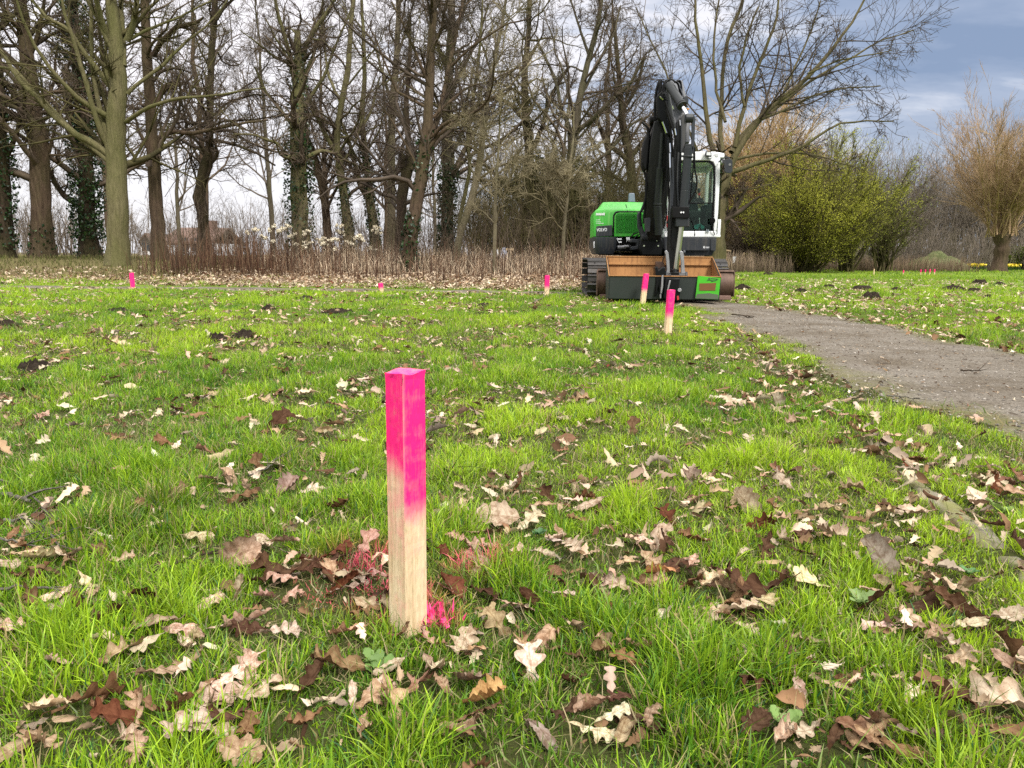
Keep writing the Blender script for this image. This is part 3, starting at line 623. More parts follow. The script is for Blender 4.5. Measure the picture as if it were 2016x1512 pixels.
T('sapling', 'slim pale sapling just left of the excavator', 21, [(1108, 505, 9), (1110, 450, 8), (1116, 400, 7), (1120, 340, 6), (1128, 280, 5), (1130, 220, 3)],
  [[(1118, 360, 4), (1080, 330, 3), (1040, 320, 2)], [(1120, 330, 3.5), (1150, 300, 3), (1190, 280, 2)]], bark='pale', twig='pale', seed=20, extra_limbs=9, wig=.15, flare=1.1, limb_r=.5)
T('tree', 'gnarled oak crown straight behind the excavator boom', 31, [(1255, 500, 28), (1252, 430, 24), (1246, 370, 22), (1240, 310, 20), (1226, 250, 16), (1222, 190, 12), (1216, 120, 9), (1210, 40, 7)],
  [[(1248, 380, 13), (1215, 350, 10), (1185, 340, 8), (1150, 350, 5)], [(1242, 320, 13), (1200, 285, 10), (1180, 240, 8), (1150, 215, 6)], [(1240, 310, 12), (1275, 270, 10), (1290, 220, 8), (1330, 180, 6)], [(1224, 220, 9), (1255, 170, 7), (1270, 110, 5)], [(1250, 410, 10), (1300, 380, 8), (1340, 330, 6)]], bark='dark', twig='brown', seed=21, extra_limbs=10, wig=.28, n3=8)
T('tree', 'large vase-shaped bare tree spreading behind the white cab', 24, [(1406, 520, 46), (1408, 460, 42), (1411, 410, 40), (1417, 365, 40), (1426, 330, 38), (1430, 312, 30)],
  [[(1434, 335, 24), (1452, 290, 22), (1490, 242, 19), (1540, 190, 16), (1590, 145, 13), (1640, 90, 10), (1680, 40, 8), (1710, -20, 6)],
   [(1440, 300, 18), (1480, 250, 14), (1530, 215, 12), (1600, 165, 9), (1660, 130, 7), (1730, 90, 5), (1800, 66, 3)],
   [(1424, 330, 22), (1418, 280, 16), (1424, 220, 14), (1432, 150, 12), (1445, 80, 12), (1470, 20, 10), (1485, -50, 8)],
   [(1418, 330, 20), (1400, 280, 17), (1390, 220, 14), (1382, 150, 12), (1372, 80, 10), (1364, 20, 8), (1360, -50, 6)],
   [(1446, 290, 15), (1462, 230, 13), (1480, 170, 11), (1506, 110, 10), (1530, 50, 8), (1542, -20, 6)],
   [(1436, 340, 16), (1470, 328, 14), (1520, 312, 12), (1565, 290, 10), (1610, 262, 8), (1650, 236, 6), (1700, 228, 5), (1758, 226, 3)],
   [(1430, 330, 11), (1446, 312, 9), (1500, 303, 8), (1560, 302, 6), (1620, 310, 5), (1690, 335, 3)],
   [(1412, 340, 14), (1385, 315, 11), (1360, 270, 9), (1345, 215, 8), (1320, 150, 6), (1290, 80, 5), (1262, 20, 3)],
   [(1428, 240, 11), (1410, 180, 9), (1405, 110, 8), (1410, 40, 6), (1420, -40, 5)],
   [(1500, 235, 9), (1550, 215, 7), (1600, 190, 6), (1670, 170, 5), (1740, 165, 3)], [(1466, 210, 9), (1455, 140, 8), (1468, 70, 7), (1490, 10, 5)],
   [(1590, 145, 7), (1650, 120, 5), (1700, 110, 4), (1760, 98, 3)], [(1415, 385, 6), (1450, 374, 5), (1490, 372, 4), (1530, 358, 2.5)], [(1540, 190, 7), (1575, 120, 6), (1600, 60, 5), (1620, 0, 4)]],
  bark='mossy', twig='dark', seed=22, extra_limbs=0, n2=12, n3=7, n4=4, lscale=.72, wig=.10, up=.015, flare=1.2, rmin=.007)

# --- the thinner trees further back, copies of a few built ones
def proto_tree(seed, bark, twig, H, r0, wig, n1=13):
    r = np.random.default_rng(seed); K = 16
    z = np.linspace(0, H, K); x = np.cumsum(r.normal(size=K) * .05 * H / 12); y = np.cumsum(r.normal(size=K) * .05 * H / 12)
    tp = np.c_[x - x[0], y - y[0], z - .2]; tr = r0 * (1 - .8 * np.linspace(0, 1, K)); tr[0] *= 1.35
    V, F = tubes(tp[None], tr[None], 7); me_t = npmesh('trunk', V, [F])
    mm = MM()
    a, ar = grow(tp[None], tr[None], n1, .2, .98, 45, 14, .34, .25, 9, wig, .05, .42, .02, r, cull=False); V, F = tubes(a, ar, 5); mm.add(V, F)
    b, br = grow(np.concatenate([a, resample(np.c_[tp, tr], 9)[None, :, :3]]), np.concatenate([ar, resample(np.c_[tp, tr], 9)[None, :, 3]]), 9, .2, 1, 45, 14, .38, .3, 6, wig, .03, .5, .011, r, cull=False); V, F = tubes(b, br, 3); mm.add(V, F)
    c, cr = grow(b, br, 7, .15, 1, 45, 14, .45, .3, 4, wig, .02, .6, .009, r, cull=False); V, F = tubes(c, cr, 3); mm.add(V, F)
    d, dr = grow(c, cr, 3, .15, 1, 45, 14, .5, .3, 3, wig, .02, .7, .008, r, cull=False, taper=.6); V, F = tubes(d, dr, 3); mm.add(V, F)
    me_t.materials.append(BARK[bark]); me_c = mm.mesh('crown'); me_c.materials.append(TWIG[twig]); return me_t, me_c
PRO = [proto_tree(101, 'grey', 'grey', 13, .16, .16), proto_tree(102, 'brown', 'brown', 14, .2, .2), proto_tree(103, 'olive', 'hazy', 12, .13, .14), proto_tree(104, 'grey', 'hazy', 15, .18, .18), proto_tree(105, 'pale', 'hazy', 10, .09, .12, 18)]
def place_tree(px, D, k, sc, name, label, group, rz):
    x = P(px, 500, D)[0]; o = empty(name, (x, D, float(zt(x, D))), label, 'tree', group, rz)
    o.scale = (sc, sc, sc)
    for me, n in zip(PRO[k], ('trunk', 'crown')): link(n, me, None, o)
r = np.random.default_rng(55)
for px in list(range(-40, 1400, 96)):
    D = 37 + 20 * r.random(); k = int(r.integers(0, 5))
    place_tree(px + r.normal() * 16, D, k, .75 + .4 * r.random(), 'thin_tree', 'slender bare tree in the back rows of the wood, blurred among its neighbours', 'thin bare trees at the back of the wood', r.random() * 6)
for px in list(range(1440, 2080, 26)):
    D = 62 + 14 * r.random(); k = int(r.choice([2, 3, 4, 4]))
    place_tree(px + r.normal() * 10, D, k, .62 + .35 * r.random(), 'thin_tree', 'pale slender tree in the far wood edge beyond the right-hand lawn', 'thin trees of the far wood edge', r.random() * 6)

def twig_mass(name, label, x0, x1, y0, y1, n, hmin, hmax, wr, twig, seed, kind='stuff', lean=.08, rough_=.1, nb=5, dens=None):
    """a mass of thin upright stems with side twigs: reads as one thicket"""
    r = np.random.default_rng(seed); x = x0 + (x1 - x0) * r.random(n); y = y0 + (y1 - y0) * r.random(n)
    if dens is not None:
        k = r.random(n) < dens(x, y); x, y = x[k], y[k]; n = len(x)
    h = hmin + (hmax - hmin) * r.random(n) ** 1.4; K = 6
    p = np.zeros((n, K, 3)); p[:, 0] = np.c_[x, y, zt(x, y) - .05]; d = np.c_[r.normal(size=(n, 2)) * lean, np.ones(n)]
    for k in range(1, K):
        d[:, :2] += r.normal(size=(n, 2)) * rough_; dn = d / np.linalg.norm(d, axis=1, keepdims=True); p[:, k] = p[:, k - 1] + dn * (h / (K - 1))[:, None]
    rad = (wr * (.6 + .8 * r.random(n)))[:, None] * np.linspace(1, .35, K)[None]
    mm = MM(); V, F = tubes(p, rad, 3); mm.add(V, F)
    if nb:
        b, br = grow(p, rad, nb, .25, 1, 38, 12, .3, .3, 4, .12, .03, .55, wr * .3, r, cull=False); V, F = tubes(b, br, 3); mm.add(V, F)
        if nb > 3:
            b2, br2 = grow(b, br, 3, .2, 1, 38, 12, .5, .3, 3, .12, .02, .7, wr * .25, r, cull=False); V, F = tubes(b2, br2, 3); mm.add(V, F)
    o = link(name, mm.mesh(name), TWIG[twig]); return tag(o, label, 'thicket', kind=kind)
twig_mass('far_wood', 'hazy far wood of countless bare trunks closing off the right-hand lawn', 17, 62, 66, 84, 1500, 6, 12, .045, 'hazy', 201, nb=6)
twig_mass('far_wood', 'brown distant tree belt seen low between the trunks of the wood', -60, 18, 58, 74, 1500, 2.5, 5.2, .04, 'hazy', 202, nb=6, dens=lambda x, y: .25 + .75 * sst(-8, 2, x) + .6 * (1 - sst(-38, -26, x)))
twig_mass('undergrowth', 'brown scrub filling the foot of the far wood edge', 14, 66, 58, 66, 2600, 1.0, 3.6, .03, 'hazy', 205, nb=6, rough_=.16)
twig_mass('undergrowth', 'tangled brown undergrowth on the floor of the wood behind the trunks', -26, 5, 29, 40, 650, .8, 3.0, .016, 'brown', 203, nb=7, rough_=.18, dens=lambda x, y: .45 + .55 * sst(-9, 0, x))
twig_mass('undergrowth', 'loose brown twigs standing out of the dry grass at the edge of the wood', -10, 3.6, 20, 24, 420, .5, 2.4, .008, 'brown', 206, nb=6, rough_=.16, lean=.16)
twig_mass('undergrowth', 'olive twiggy undergrowth behind the dry grass beside the excavator', -1.5, 5.5, 24.5, 32, 900, 1.2, 4.2, .014, 'olive', 204, nb=8, rough_=.16)
# ------------------------------------------------------------------ shrubs on the right, pollard willow, evergreen clump
def spray(origin, n, r, Lm, spread, K, wig, up, rad, droop=0.0):
    a = r.random(n) * 2 * PI; s = spread * np.sqrt(r.random(n)); d = np.c_[np.cos(a) * np.sin(s), np.sin(a) * np.sin(s), np.cos(s)]
    L = Lm * (.6 + .55 * r.random(n)); p = np.zeros((n, K, 3)); p[:, 0] = origin + r.normal(size=(n, 3)) * [.35, .35, .05]
    for k in range(1, K):
        d = d + wig * r.normal(size=(n, 3)) + np.array([0, 0, up - droop * k / K]); d /= np.linalg.norm(d, axis=1, keepdims=True); p[:, k] = p[:, k - 1] + d * (L / (K - 1))[:, None]
    return p, (rad * (.6 + .8 * r.random(n)))[:, None] * np.linspace(1, .2, K)[None]
LEAFG = mat_attr_leaf('young_leaves', .4, .2, .6, 0)
def shrub(name, label, px, D, pxtop, width_px, stems, twig, bark, seed, leaves=0, leafc=((.13, .16, .02), (.20, .22, .035)), lsize=.11, spread=.75, n2=9, n3=6, rad=.05, up=.02, drop=0.0, cat='shrub', group=None, leaf_t=0.15, droop=0.0, trunk=None, twr=.011):
    r = np.random.default_rng(seed); b = P(px, 520, D); base = np.array([b[0], D, float(zt(b[0], D))])
    Ht = P(px, pxtop, D)[2] - base[2]
    root = empty(name, base, label, cat, group)
    o = np.array([0, 0, -.05])
    if trunk:
        h, rr_ = trunk; K = 12; zz_ = np.linspace(-.2, h, K); tp = np.c_[.12 * np.sin(zz_ * 1.3), 0 * zz_, zz_]; tr = rr_ * (1 + .45 * np.exp(-np.clip(zz_, 0, 9) / .25) + .35 * sst(h * .7, h, zz_) + .06 * r.normal(size=K))
        V, F = tubes(tp[None], tr[None], 16); cc = np.repeat(tp, 16, axis=0); V = cc + (V - cc) * (1 + .2 * (fbm(np.tile(np.arange(16), K) * .9, np.repeat(zz_, 16) * 2, 3) - .5) * 2)[:, None]
        link('trunk', npmesh('trunk', V, [F]), BARK[bark], root); o = np.array([tp[-1, 0], 0, h - .15])
    W = width_px * D / FPX / 2
    p, ra = spray(o, stems, r, (Ht - o[2]) * .95, spread, 9, .05, up, rad, droop)
    rel = p - o; mx = np.abs(rel[..., :2]).max(); rel[..., :2] *= W / mx; p = o + rel
    mm = MM(); V, F = tubes(p, ra, 5); mm.add(V, F)
    p2, r2 = grow(p, ra, n2, .12, 1, 26, 9, .32, .3, 6, .07, up, .55, twr * 1.4, r, cull=False); p2[..., 2] -= droop * np.linspace(0, 1, 6)[None] ** 2; V, F = tubes(p2, r2, 3); mm.add(V, F)
    p3, r3 = grow(p2, r2, n3, .1, 1, 28, 10, .45, .3, 4, .08, up, .65, twr, r, cull=False, taper=.5); V, F = tubes(p3, r3, 3); mm.add(V, F)
    link('branches', mm.mesh('branches'), TWIG[twig], root)
    if leaves:
        q = np.concatenate([p2.reshape(-1, 3), p3.reshape(-1, 3), p[:, 3:].reshape(-1, 3)]); q = q[q[:, 2] > leaf_t]
        i = r.integers(0, len(q), leaves); pos = q[i] + r.normal(size=(leaves, 3)) * .09
        cl = fbm(pos[:, 0] * .9 + 31, pos[:, 2] * .9, seed)[:, None]; t = np.clip((cl - .3) * 2.2 + .2 * r.normal(size=(leaves, 1)), 0, 1)
        c = np.array(leafc[0]) * (1 - t) + np.array(leafc[1]) * t; c = c * (.78 + .4 * r.random((leaves, 1)))
        V, F, C = leafcards(pos, lsize, r, c, up=.4); link('leaves', npmesh('leaves', V, [F], C, smooth=False), LEAFG, root)
    return root
shrub('leafing_shrub', 'big rounded shrub in fresh yellow-green leaf, right of the excavator', 1585, 40, 286, 300, 70, 'olive', 'brown', 301, leaves=64000, spread=.95, n2=13, n3=8, rad=.04, lsize=.060, twr=.012, leafc=((.25, .255, .036), (.43, .43, .055)))
shrub('leafing_shrub', 'smaller darker green shrub behind the right flank of the big leafing shrub', 1665, 43, 312, 190, 30, 'olive', 'brown', 302, leaves=18000, spread=.75, lsize=.066, leafc=((.19, .20, .034), (.33, .34, .05)))
shrub('bare_shrub', 'fan of bare upright stems with a green tinge, right end of the shrub row', 1738, 45, 345, 130, 24, 'olive', 'brown', 303, leaves=2800, spread=.55, lsize=.08, leafc=((.13, .15, .03), (.19, .21, .05)), n2=11)
shrub('orange_willow', 'tall orange-twigged willow behind the big bare tree', 1490, 47, 200, 260, 105, 'orange', 'brown', 304, spread=.62, n2=18, n3=10, rad=.045, droop=.25, twr=.013, cat='willow')
shrub('orange_willow', 'lower orange-tan willow thicket filling the gap behind the cab', 1415, 50, 300, 170, 40, 'orange', 'brown', 305, spread=.7, n2=12, n3=9, rad=.04, droop=.3, twr=.010, cat='willow')
shrub('orange_willow', 'orange-brown willow top showing above the leafing shrub', 1560, 52, 268, 180, 30, 'tan', 'brown', 306, spread=.7, n2=12, n3=8, rad=.04, droop=.15, twr=.010, cat='willow')
shrub('pollard_willow', 'pollard willow with a stout trunk and a fan of tan twigs at the right edge', 1966, 50, 188, 400, 90, 'tan', 'brown', 307, spread=.80, n2=12, n3=9, rad=.036, trunk=(2.4, .42), twr=.009, cat='willow', up=.05, droop=.10)
shrub('bare_shrub', 'brown bare thicket low behind the wooden props', 1470, 46, 420, 150, 40, 'brown', 'brown', 308, spread=.6, n2=12, n3=7, rad=.03)
shrub('leafing_shrub', 'low green shrub at the right edge behind the pollard willow', 2020, 60, 480, 90, 20, 'olive', 'brown', 309, leaves=2500, spread=1.0, lsize=.14, leafc=((.08, .10, .02), (.13, .16, .03)))
# the dark evergreen clumps left of the excavator
def evergreen(label, px, D, top, w_, seed, n=9000, c0=(.030, .036, .012), c1=(.085, .088, .028)):
    shrub('evergreen_shrub', label, px, D, top, w_, 26, 'olive', 'brown', seed, leaves=n, leafc=(c0, c1), lsize=.095, spread=.85, n2=9, n3=6, leaf_t=.3, cat='shrub', twr=.01)
evergreen('dark olive evergreen shrub between the oaks left of the green hood', 1062, 28.5, 300, 150, 320, 12000, (.045, .05, .018), (.12, .12, .042))
evergreen('second dark evergreen shrub, lower and nearer the green hood', 1135, 27, 345, 110, 321, 7000, (.045, .05, .018), (.12, .12, .042))
evergreen('pale olive scrub tucked behind the engine hood', 1210, 29, 330, 140, 322, 5000, (.06, .058, .025), (.12, .11, .05))

# ------------------------------------------------------------------ dry grass, brown stems, cream seed heads at the wood's edge
STRAW = mat_attr_leaf('dry_stalks', .32, .15, .7, 0)
def blades(name, label, x, y, h, w_, cols, r, lean=.25, bend=.35, K=4, cat='grass', mat=None, wind=0.0):
    n = len(x); az = r.random(n) * 2 * PI; dx = np.cos(az); dy = np.sin(az); fa = r.random(n) * PI
    wx, wy = np.cos(fa), np.sin(fa)
    t = np.linspace(0, 1, K)[None]; ln = (lean * r.normal(size=n))[:, None]; bd = (bend * r.random(n))[:, None]
    ax = ln * t + bd * t * t; nrm = 1 / np.sqrt(1 + ax * ax)
    X = x[:, None] + h[:, None] * ax * dx[:, None] * nrm + wind * h[:, None] * t * t; Y = y[:, None] + h[:, None] * ax * dy[:, None] * nrm
    Z = zt(x, y)[:, None] - .01 + h[:, None] * t * nrm
    ww = (w_[:, None] / 2) * np.array([1, .95, .7, .12] if K == 4 else ([1, .8, .12] if K == 3 else [1, .15]))[None]
    A = np.stack([X - wx[:, None] * ww, Y - wy[:, None] * ww, Z], -1); B = np.stack([X + wx[:, None] * ww, Y + wy[:, None] * ww, Z], -1)
    V = np.stack([A, B], 2).reshape(-1, 3)
    b = (np.arange(n) * K * 2)[:, None]; k = (np.arange(K - 1) * 2)[None]
    F = np.stack([b + k, b + k + 1, b + k + 3, b + k + 2], -1).reshape(-1, 4)
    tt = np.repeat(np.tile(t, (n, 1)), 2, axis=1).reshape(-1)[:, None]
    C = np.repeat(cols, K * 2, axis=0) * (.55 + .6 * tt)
    return V, F, C
def stuff_blades(name, label, parts, mat, cat):
    mm = MM()
    for V, F, C in parts: mm.add(V, F, C)
    return tag(link(name, mm.mesh(name), mat), label, cat, kind='stuff')
r = np.random.default_rng(400)
n = 21000; x = -9 + 13.5 * r.random(n); y = 19.5 + 5.5 * r.random(n)
k = r.random(n) < (sst(-6.8, -4.0, x + .5 * (y - 20)) * sst(19.2, 20.8, y + .9 * (fbm(x * 1.2, y * 0, 3) - .5)) * (.35 + .9 * fbm(x * 1.3, y * 1.3, 5))); x, y = x[k], y[k]; n = len(x)
c = np.array([.84, .68, .49]) * (.45 + .75 * r.random((n, 1))) * np.where(r.random((n, 1)) < .2, [[.6, .5, .45]], [[1, 1, 1]])
stuff_blades('dry_grass', 'tall pale dry grass along the edge of the wood', [blades('', '', x, y, (.22 + .60 * r.random(n) ** 2) * (.2 + 1.15 * fbm(x * 1.6, y * 1.6, 6)), .010 + .008 * r.random(n), c, r, .48, 1.3, 4)], STRAW, 'dry grass')
n = 3600; x = -10.5 + 7.5 * r.random(n); y = 19.0 + 3.6 * r.random(n)
k = r.random(n) < (.15 + 1.1 * fbm(x * 1.7, y * 1.7, 18)) * sst(-9.6, -8.8, x + .1 * (y - 18)) * (1 - sst(-6.0, -4.2, x)); x, y = x[k], y[k]; n = len(x)
c = np.array([.115, .062, .040]) * (.5 + 1.0 * r.random((n, 1))) + np.where(r.random((n, 1)) < .25, [[.12, .085, .05]], [[0, 0, 0]])
stuff_blades('dead_stems', 'dark reddish-brown dead stems standing densely before the trunks', [blades('', '', x, y, (.35 + 1.0 * r.random(n) ** 1.6) * (.3 + 1.15 * fbm(x * 1.1, y * 1.1, 8)), .009 + .008 * r.random(n), c, r, .17, .22, 4)], STRAW, 'dead stems')
n = 800; x = -5 + 8.7 * r.random(n); y = 18.3 + 4.0 * r.random(n); c = np.array([.13, .075, .05]) * (.6 + .8 * r.random((n, 1)))
stuff_blades('dead_stems', 'sparse dark stalks sticking up through the pale dry grass', [blades('', '', x, y, .35 + .75 * r.random(n) ** 1.5, .012 + .008 * r.random(n), c, r, .10, .06, 4)], STRAW, 'dead stems')
n = 9000; x = 7 + 14 * r.random(n); y = 38.5 + 7 * r.random(n); k = x < 14.0 + 0 * y; x, y = x[k], y[k]; n = len(x); c = np.array([.40, .30, .215]) * (.45 + .7 * r.random((n, 1)))
stuff_blades('dry_grass', 'tan dry grass and weeds round the wooden props right of the excavator', [blades('', '', x, y, .4 + .8 * r.random(n), .02 + .015 * r.random(n), c, r, .2, .3, 3)], STRAW, 'dry grass')
n = 2600; x = 14 + 14 * r.random(n); y = 46 + 4 * r.random(n); c = np.array([.27, .19, .13]) * (.45 + .8 * r.random((n, 1)))
stuff_blades('dry_grass', 'brown weedy strip under the shrub row at the far side of the lawn', [blades('', '', x, y, .3 + .8 * r.random(n), .02 + .015 * r.random(n), c, r, .2, .3, 3)], STRAW, 'dry grass')
n = 9000; x = -24 + 16 * r.random(n); y = 18.2 + 9 * r.random(n); c = np.where(r.random((n, 1)) < .5, [[.15, .17, .045]], [[.22, .19, .09]]) * (.5 + .8 * r.random((n, 1)))
stuff_blades('rough_grass', 'short straggly olive grass under the left-hand trunks', [blades('', '', x, y, .05 + .13 * r.random(n), .014 + .01 * r.random(n), c, r, .4, .5, 3)], STRAW, 'grass')

SEED = NT('seed_fluff'); SEED.base(SEED.ramp(SEED.noise(30, 4, .7), [(.3, (.55, .47, .32)), (.7, (.86, .80, .66))])); SEED.rough(1.0); SEED = SEED.m
def fluff(pos, rad_, r):
    """knobbly little tuft: many small petals around a point"""
    n = 46; d = r.normal(size=(n, 3)); d /= np.linalg.norm(d, axis=1, keepdims=True); p = pos + d * (rad_ * (.35 + .65 * r.random((n, 1))))
    return leafcards(p, rad_ * .85, r, np.ones((n, 3)), up=.2, asp=1.0)[:2]
def seed_plant(px, D, top, heads, label, seed):
    r = np.random.default_rng(seed); b = P(px, 520, D); z0 = float(zt(b[0], D)); base = np.array([b[0], D, z0])
    root = empty('seed_head_plant', base, label, 'dead plant', 'dead plants with cream seed heads'); mm = MM()
    K = 6
    for hx, hy in heads:
        hv = MM()
        q = P(hx, hy, D + .25 * r.normal()) - base; line = np.linspace([.03 * r.normal(), .03 * r.normal(), -.03], q, K); line[1:-1] += r.normal(size=(K - 2, 3)) * .035
        V, F = tubes(line[None], np.linspace(.010, .005, K)[None], 4); mm.add(V, F)
        for _ in range(int(r.integers(3, 6))):
            pp = q + r.normal(size=3) * [.042, .035, .030]; tw = np.linspace(line[-2], pp, 4); V, F = tubes(tw[None], np.linspace(.005, .003, 4)[None], 3); mm.add(V, F)
            V, F = fluff(pp, .026 + .024 * r.random(), r); hv.add(V, F)
        link('seed_head', hv.mesh('seed_head', False), SEED, root)
    link('stems', mm.mesh('stems'), TWIG['brown'], root)
for k, (px, heads, lab) in enumerate([
    (495, [(490, 455), (500, 452), (518, 468)], 'leftmost cream-headed dead plant, above the brown stems'),
    (535, [(528, 452), (540, 448), (548, 456), (536, 475)], 'tall dead plant with a row of cream heads left of the thick ivy trunk'),
    (560, [(552, 455), (562, 450), (566, 446)], 'dead plant with three high cream heads just left of the thick ivy trunk'),
    (578, [(574, 468), (582, 462), (580, 482), (586, 484)], 'cream heads low in front of the thick ivy trunk, left side'),
    (602, [(598, 458), (606, 456), (597, 476), (610, 478), (600, 487)], 'densest bunch of cream heads, in front of the thick ivy trunk'),
    (632, [(628, 475), (636, 470), (634, 484), (642, 478)], 'cream heads right of the thick ivy trunk'),
    (658, [(652, 474), (660, 470), (662, 488)], 'cream heads left of the ivy-footed slim tree'),
    (670, [(664, 445), (672, 446), (668, 455), (672, 460)], 'tall plant with a stack of cream heads beside the ivy-footed slim tree'),
    (686, [(684, 480), (688, 478)], 'small pair of cream heads at the foot of the ivy-footed slim tree'),
    (708, [(704, 468), (712, 472), (708, 466)], 'cream heads between the two slim ivy-footed trees'),
    (740, [(734, 454), (744, 450), (738, 448), (746, 458)], 'cream cluster in front of the curved slim tree, last of the row'),
    (732, [(728, 490), (734, 492)], 'low yellowish seed head at the foot of the curved slim tree')]):
    seed_plant(px, 20.6 + .5 * (k % 3), 0, heads, lab, 500 + k)
# ------------------------------------------------------------------ mole hills
SOIL = NT('crumbly_soil'); _n = SOIL.noise(28, 6, .75); SOIL.base(SOIL.ramp(_n, [(.3, (.012, .009, .007)), (.7, (.062, .047, .035))])); SOIL.rough(1.0); SOIL.b.inputs['Specular IOR Level'].default_value = .05; SOIL.bump(_n, 1.0, .03); SOIL = SOIL.m
HILLS = [  # px, py, width px, height px, label
 (482, 664, 46, 16, 'crumbled black molehill at mid lawn, left of the near stake'), (72, 728, 62, 15, 'low double-humped black molehill at the left edge of the lawn'),
 (232, 615, 50, 7, 'flat dark molehill patch toward the far path, left'), (528, 610, 26, 8, 'small molehill on the far lawn, directly above the crumbled one'), (665, 616, 60, 7, 'long flat molehill in the middle of the far lawn'),
 (958, 604, 42, 8, 'flat black molehill between the low pink tip and the litter-edge stake'), (12, 640, 40, 10, 'pale grey molehill cut by the left edge of the photo'), (605, 590, 30, 9, 'brown-topped molehill near the litter, left of the low pink tip'),
 (950, 624, 40, 5, 'faint flat molehill just nearer than the flat black one'), (425, 670, 36, 8, 'grey molehill close left of the crumbled black one'),
 (1463, 565, 32, 9, 'molehill right beside the dozer blade'), (1575, 577, 26, 9, 'pair of crumbs molehill above the bend of the path'), (1632, 569, 30, 8, 'molehill in the right lawn, left of the long one'),
 (1695, 571, 46, 8, 'long dark molehill left of centre in the right lawn'), (1715, 589, 40, 12, 'nearest dark molehill of the right lawn'), (1764, 574, 26, 7, 'small molehill between the long one and the broad one'),
 (1875, 573, 50, 10, 'broad grey-black molehill in the right lawn'), (1918, 576, 26, 8, 'low grey molehill touching the broad one'), (1926, 560, 28, 10, 'pointed black molehill, farthest back in the right lawn'), (1968, 561, 20, 5, 'small flat molehill right of the pointed one'), (1990, 576, 18, 5, 'tiny molehill near the right edge'), (1944, 588, 16, 7, 'tiny crumbly molehill nearer than the broad one'), (1512, 541, 20, 4, 'dark flat molehill just before the leafing shrub')]
HB = []
def molehill(px, py, w_, h_, label, seed):
    r = np.random.default_rng(seed); g = G(px, py); s = g[1] / FPX; R = w_ * s / 2; H = max(.04, h_ * s * (1.0 if px > 1000 else .7))
    nr, na = 12, 28; V = []; 
    for i in range(nr + 1):
        q = i / nr
        for a in np.arange(na) * 2 * PI / na:
            rr = R * q * (1 + .28 * (vn(math.cos(a) * 1.7 + seed, math.sin(a) * 1.7, 2) - .5) * 2); X = rr * math.cos(a); Y = rr * math.sin(a) * .8
            z = H * (1 - q ** 3.2) * (.55 + .9 * float(fbm(X * 5 / max(R, .2) * .5 + seed * 3, Y * 5 / max(R, .2) * .5, 6))) + .035 * H / .1 * (r.random() - .5) * (q < .97) - .02 * (q > .97)
            V.append((X, Y, z + float(zt(g[0] + X, g[1] + Y)) - g[2]))
    idx = np.arange((nr + 1) * na).reshape(nr + 1, na); F = np.stack([idx[:-1], np.roll(idx, -1, 1)[:-1], np.roll(idx, -1, 1)[1:], idx[1:]], -1).reshape(-1, 4)[:, ::-1]
    V = np.array(V)
    # loose crumbs of earth on it
    n = 90; a = r.random(n) * 2 * PI; q = R * 1.05 * np.sqrt(r.random(n)); c = np.c_[np.cos(a) * q, np.sin(a) * q * .8, H * np.clip(1 - (q / R) ** 2, 0, 1) * .8]
    ico = np.array([(1, 0, 0), (-1, 0, 0), (0, 1, 0), (0, -1, 0), (0, 0, 1), (0, 0, -1)], float); fo = np.array([(0, 2, 4), (2, 1, 4), (1, 3, 4), (3, 0, 4), (2, 0, 5), (1, 2, 5), (3, 1, 5), (0, 3, 5)])
    sz = (.012 + .025 * r.random(n)) * max(1, R / .25); CV = (c[:, None] + ico[None] * sz[:, None, None] * (.6 + .7 * r.random((n, 6, 1)))); b = (np.arange(n) * 6)[:, None, None]
    o = link('molehill', npmesh('molehill', np.vstack([V, CV.reshape(-1, 3)]), [F, (b + fo[None]).reshape(-1, 3) + len(V)], smooth=False), SOIL)
    o.location = g; tag(o, label, 'molehill', 'molehills on the lawns'); HB.append((g[0], g[1], R))
for k, hh in enumerate(HILLS): molehill(*hh, 600 + k)

